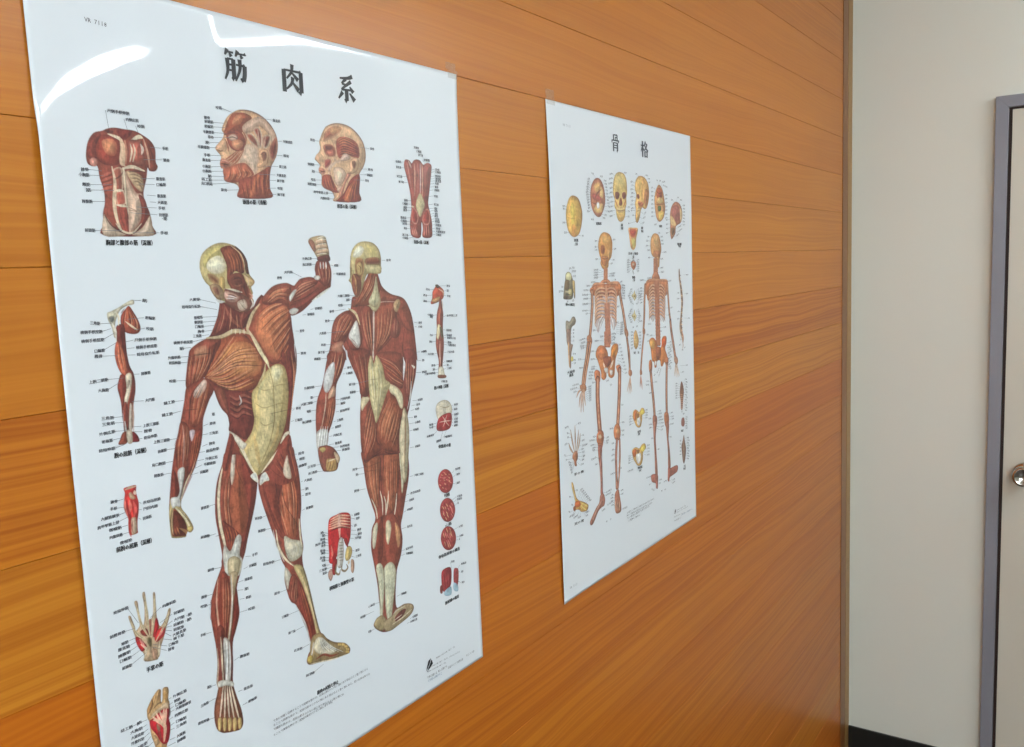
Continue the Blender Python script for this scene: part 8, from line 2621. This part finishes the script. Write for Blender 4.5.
# boarded wall : profile with V grooves between boards, drawn out along x
TINT = {4:(.1,.45),3:(.12,.4),2:(.12,.42),1:(.16,.32),0:(.34,.28),-1:(.3,.35),-2:(1,.5),-3:(.75,.25),-4:(.5,.78),-5:(.55,.6),-6:(.7,.62),-7:(.6,.55),-8:(.6,.6),-9:(.7,.5),-10:(.6,.6),-11:(.7,.55),-12:(.6,.6),5:(.3,.45),6:(.3,.5)}
def board_wall():
    zs = []; n0 = int(math.floor((0-Z0)/PITCH)); n1 = int(math.ceil((ZC-Z0)/PITCH)); prof = []; ids = []
    for n in range(n0, n1):
        a, b = max(0, Z0+n*PITCH), min(ZC, Z0+(n+1)*PITCH)
        if b <= a: continue
        g = .0005; prof.append([(0.0012, a), (0, a+g), (0, b-g), (0.0012, b)]); ids.append(n)
    xs = [XL, XB]; v, f, cols = [], [], []
    for n, p in zip(ids, prof):
        rr = random.Random(n*7+1); t = TINT.get(n, (rr.uniform(.25, .8), rr.uniform(.3, .85))); c = (rr.random(), t[0], t[1], 1)
        for i in range(3):
            b = len(v); (y0, z0), (y1, z1) = p[i], p[i+1]
            v += [(xs[0], y0, z0), (xs[1], y0, z0), (xs[1], y1, z1), (xs[0], y1, z1)]; f.append((b, b+1, b+2, b+3)); cols += [c]*4
    b = len(v); v += [(XL, .05, 0), (XB, .05, 0), (XB, .05, ZC), (XL, .05, ZC)]; f.append((b+1, b, b+3, b+2)); cols += [(0,0,0,1)]*4
    me = bpy.data.meshes.new('wall_left'); me.from_pydata(v, [], f); me.update()
    at = me.color_attributes.new('board', 'FLOAT_COLOR', 'POINT'); at.data.foreach_set('color', np.array(cols, np.float32).ravel())
    o = link('wall_left', me, WOOD); tag(o, 'varnished orange brown wall of level boards', kind='structure')
board_wall()
PLASTER = simple('pale_wallpaper', col(230, 232, 222), .75, bump=.12, bscale=420, var=.012)
CEIL = simple('white_ceiling', col(232, 232, 226), .85, var=.01)
FLOOR = simple('brown_floor', col(66, 56, 48), .4, bscale=12, var=.12)
tag(MB().box((XB, YF-.05, 0), (XB+.08, .05, ZC)).build('wall_back', PLASTER), 'pale grey wall with the door', kind='structure')
WY0, WY1, WZ0, WZ1 = -2.5, -.7, 1.1, 2.25  # opening for an added, unseen window that carries the fill light
m = MB()
for a_, b_ in (((YF-.05, 0), (WY0, ZC)), ((WY1, 0), (.05, ZC)), ((WY0, 0), (WY1, WZ0)), ((WY0, WZ1), (WY1, ZC))): m.box((XL-.08, a_[0], a_[1]), (XL, b_[0], b_[1]))
tag(m.build('wall_front', PLASTER), 'pale wall behind the viewer', kind='structure')
FRM = simple('added_window_paint', col(225, 225, 222), .4)
m = MB()
for a_, b_ in (((WY0, WZ0), (WY1, WZ0+.05)), ((WY0, WZ1-.05), (WY1, WZ1)), ((WY0, WZ0), (WY0+.05, WZ1)), ((WY1-.05, WZ0), (WY1, WZ1)), (((WY0+WY1)/2-.025, WZ0), ((WY0+WY1)/2+.025, WZ1))): m.box((XL-.06, a_[0], a_[1]), (XL-.01, b_[0], b_[1]))
wn = tag(m.build('added_window', FRM), 'added white framed window behind the viewer, made up around the fill light', kind='structure')
GL, nt, b = new_mat('added_window_glass'); b.inputs['Transmission Weight'].default_value = 1; b.inputs['Roughness'].default_value = 0; b.inputs['IOR'].default_value = 1.45
MB().box((XL-.038, WY0+.045, WZ0+.045), (XL-.034, WY1-.045, WZ1-.045)).build('added_window_pane', GL, wn)
dl = bpy.data.lights.new('back_wall_fill', 'AREA'); dl.shape = 'RECTANGLE'; dl.size = 1.7; dl.size_y = 1.1; dl.energy = FILL_E; dl.color = FILL_COL  # added area light that brightens the door wall, set inside the made-up window
dlo = bpy.data.objects.new('back_wall_fill', dl); C.objects.link(dlo); dlo.location = (XL+.01, (WY0+WY1)/2, (WZ0+WZ1)/2); dlo.rotation_euler = (math.radians(90), 0, math.radians(-90))
tag(MB().box((XL-.08, YF-.13, 0), (XB+.08, YF-.05, ZC)).build('wall_right', simple('grey_green_wallpaper', col(176, 178, 168), .8, var=.02)), 'pale wall across the room', kind='structure')
tag(MB().box((XL-.08, YF-.13, -.06), (XB+.08, .05, 0)).build('floor', FLOOR), 'brown floor', kind='structure')
tag(MB().box((XL-.08, YF-.13, ZC), (XB+.08, .05, ZC+.06)).build('ceiling', CEIL), 'white ceiling', kind='structure')
# corner strip, skirting
TRIMM = simple('corner_strip_wood', col(150, 114, 64), .45, bscale=60, var=.1)
TRIMD = simple('dark_edge_strip', col(122, 74, 32), .4, bscale=60, var=.1)
tag(MB().box((XB-.048, -.0022, .0), (XB, -.0002, ZC)).build('trim_1', TRIMM, bevel=.0006), 'narrow light brown strip in the corner', kind='structure')
tag(MB().box((XB-.105, -.0015, .0), (XB-.048, -.0002, ZC)).build('trim_2', TRIMD, bevel=.001), 'dark brown strip beside the corner strip', kind='structure')  # thin dark brown strip laid on the boards
SKIRT = simple('black_skirting', col(24, 24, 22), .45, var=.05)
DY0, DY1, DZ = -0.3735, -1.25, CAM_Z + 0.4023
tag(MB().box((XB-.008, DY0, 0), (XB, -.0024, CAM_Z-1.4903)).build('baseboard_back', SKIRT, bevel=.0015), 'black skirting under the pale wall', kind='structure')
# door with grey steel frame
FRAME = simple('grey_frame_paint', col(138, 139, 148), .4, var=.02)
DOOR = simple('cream_door_paint', col(212, 208, 194), .5, bump=.05, var=.01)
GAP_DARK = simple('dark_gap_paint', col(58, 36, 28), .6, var=.05)
CHROME = simple('satin_metal', col(196, 190, 182), .14, metal=1, var=.02)
d = empty('door_1', (XB, (DY0+DY1)/2, 0)); tag(d, 'cream door in a grey steel frame with a round knob', kind='structure')
FW = .031
def mitred_frame():
    m = MB(); x0, x1 = XB-.022, XB
    def prism(P):
        b = len(m.v); n = len(P); m.v.extend([(x0, y, z) for y, z in P]+[(x1, y, z) for y, z in P])
        m.f.append(tuple(range(b, b+n))); m.f.append(tuple(range(b+2*n-1, b+n-1, -1)))
        for i in range(n): j = (i+1) % n; m.f.append((b+i, b+j, b+n+j, b+n+i))
    prism([(DY0, 0), (DY0, DZ), (DY0-FW, DZ-FW), (DY0-FW, 0)])
    prism([(DY0, DZ+.00), (DY1, DZ), (DY1+FW, DZ-FW), (DY0-FW, DZ-FW)])
    prism([(DY1, DZ), (DY1, 0), (DY1+FW, 0), (DY1+FW, DZ-FW)])
    return m.build('door_frame', FRAME, d, bevel=.0012)
fr = mitred_frame()
gk = MB().box((XB-.006, DY1+FW, 0), (XB-.001, DY0-FW, DZ-FW)).build('door_gap_shade', GAP_DARK, d)  # flat dark sheet stands in for the shade inside the gap
gk['label'] = 'dark sheet painted as the shaded gap around the door leaf'
LE = DY0-FW-.0085
leaf = MB().box((XB-.014, DY1+FW+.004, .006), (XB-.0005, LE, DZ-FW-.006)).build('door_panel', DOOR, d, bevel=.0012)
KN = (XB-.014, KNY, KNZ)
rose = MB().lathe([(0, .029), (.003, .029), (.006, .026), (.007, .013), (.018, .012)], KN, 48).build('knob_rose', CHROME, leaf, smooth=True)
knob = MB().lathe([(.016, .012), (.022, .014), (.028, .022), (.036, .0275), (.046, .029), (.055, .0275), (.059, .024), (.0585, .020), (.055, .014), (.053, .007), (.0525, .001)], KN, 56).build('knob', CHROME, leaf, smooth=True)
knob['label'] = 'round brushed metal knob'
for o_ in (fr, gk, leaf): o_.location = -d.location
# clear tape pieces
TAPE, nt, b = new_mat('clear_tape'); b.inputs['Base Color'].default_value = col(226, 206, 176); b.inputs['Roughness'].default_value = .3; b.inputs['Alpha'].default_value = .10
def tape(x, z, w, h, rot, label, k):
    n = 10; v = []; f = []
    for j in range(n+1):
        for i in (0, 1):
            px = (i-.5)*w; pz = (j/n-.5)*h; a = math.radians(rot); X = x+px*math.cos(a)-pz*math.sin(a); Zz = z+px*math.sin(a)+pz*math.cos(a)
            u, vv = (X-POS[k][0])*1000, (POS[k][1]-Zz)*1000; on = (0 <= u <= W*1000 and vv >= 0)
            y = lift(k, min(max(u, 0), 495.), max(vv, 0))+.0007 if vv > -4 else .0006
            v.append((X, -float(y), Zz))
    for j in range(n): f.append((2*j, 2*j+1, 2*j+3, 2*j+2))
    nv = len(v); v += [(a_, b_-.00012, c_) for a_, b_, c_ in v]; f += [(q[3]+nv, q[2]+nv, q[1]+nv, q[0]+nv) for q in f[:]]
    rim = [2*j for j in range(n+1)]+[2*j+1 for j in range(n, -1, -1)]
    f += [(rim[i], rim[(i+1) % len(rim)], rim[(i+1) % len(rim)]+nv, rim[i]+nv) for i in range(len(rim))]
    me = bpy.data.meshes.new('adhesive_tape'); me.from_pydata(v, [], f); me.update(); me.materials.append(TAPE)
    o = bpy.data.objects.new('adhesive_tape', me); C.objects.link(o); tag(o, label, 'tape', 'clear tape pieces holding the charts')
tape(POS[1][0]+.012, POS[1][1]+.004, .022, .020, 0, 'clear tape piece on the upper left corner of the skeleton chart', 1)
tape(POS[0][0]+W-.008, POS[0][1]+.003, .018, .018, 0, 'clear tape piece on the upper right corner of the muscle chart', 0)

# ------------------------------------------------------------------ light
EMIT, nt, b = new_mat('lamp_tube'); b.inputs['Emission Color'].default_value = LAMP_COL; b.inputs['Emission Strength'].default_value = LAMP_E; b.inputs['Base Color'].default_value = (1, 1, 1, 1)
HOUS = simple('lamp_housing', col(236, 236, 232), .4)
def lamp(cx, cy, ln, along, label):
    o = empty('ceiling_lamp', (cx, cy, ZC)); tag(o, label, 'lamp', 'ceiling lamps')
    def bx(a, b_): return (a, b_) if along == 'x' else ((a[1], a[0], a[2]), (b_[1], b_[0], b_[2]))
    h = MB().box(*bx((-ln/2-.03, -.055, -.04), (ln/2+.03, .055, 0))).build('lamp_housing', HOUS, o, bevel=.004)
    for s in (-.032, .032):
        m = MB(); n = 16
        for e in (-ln/2, ln/2):
            for i in range(n):
                a = 2*math.pi*i/n; p = (e, s+.016*math.cos(a), -.062+.016*math.sin(a)); m.v.append(p if along == 'x' else (p[1], p[0], p[2]))
        for i in range(n): j = (i+1) % n; m.f.append((i, j, n+j, n+i))
        m.f.append(tuple(range(n))[::-1]); m.f.append(tuple(range(n, 2*n)))
        m.build('lamp_tube', EMIT, o, smooth=False)
    return o
for L_ in LAMPS: lamp(*L_)

w = bpy.data.worlds.new('world'); bpy.context.scene.world = w; w.use_nodes = True
w.node_tree.nodes['Background'].inputs[0].default_value = (.8, .85, 1, 1); w.node_tree.nodes['Background'].inputs[1].default_value = .3

# ------------------------------------------------------------------ camera
yaw, pit, rol = map(math.radians, (55.4809, -6.9000, -2.3662))
f_ = Vector((math.sin(yaw)*math.cos(pit), math.cos(yaw)*math.cos(pit), math.sin(pit)))
r0 = Vector((math.cos(yaw), -math.sin(yaw), 0)); u0 = r0.cross(f_)
r_ = math.cos(rol)*r0+math.sin(rol)*u0; u_ = -math.sin(rol)*r0+math.cos(rol)*u0
cam = bpy.data.cameras.new('camera'); co = bpy.data.objects.new('camera', cam); C.objects.link(co)
co.matrix_world = Matrix(((r_.x, u_.x, -f_.x, 0), (r_.y, u_.y, -f_.y, CAM_Y), (r_.z, u_.z, -f_.z, CAM_Z), (0, 0, 0, 1)))
cam.sensor_width = 36; cam.lens = 867.5*36/1024; cam.clip_start = .01
sc = bpy.context.scene; sc.camera = co
sc.view_settings.view_transform = 'Standard'; sc.view_settings.look = 'None'; sc.view_settings.exposure = EXPO; sc.view_settings.gamma = 1
sc.view_settings.use_curve_mapping = False
sc.cycles.max_bounces = 8; sc.cycles.diffuse_bounces = 5; sc.cycles.glossy_bounces = 4
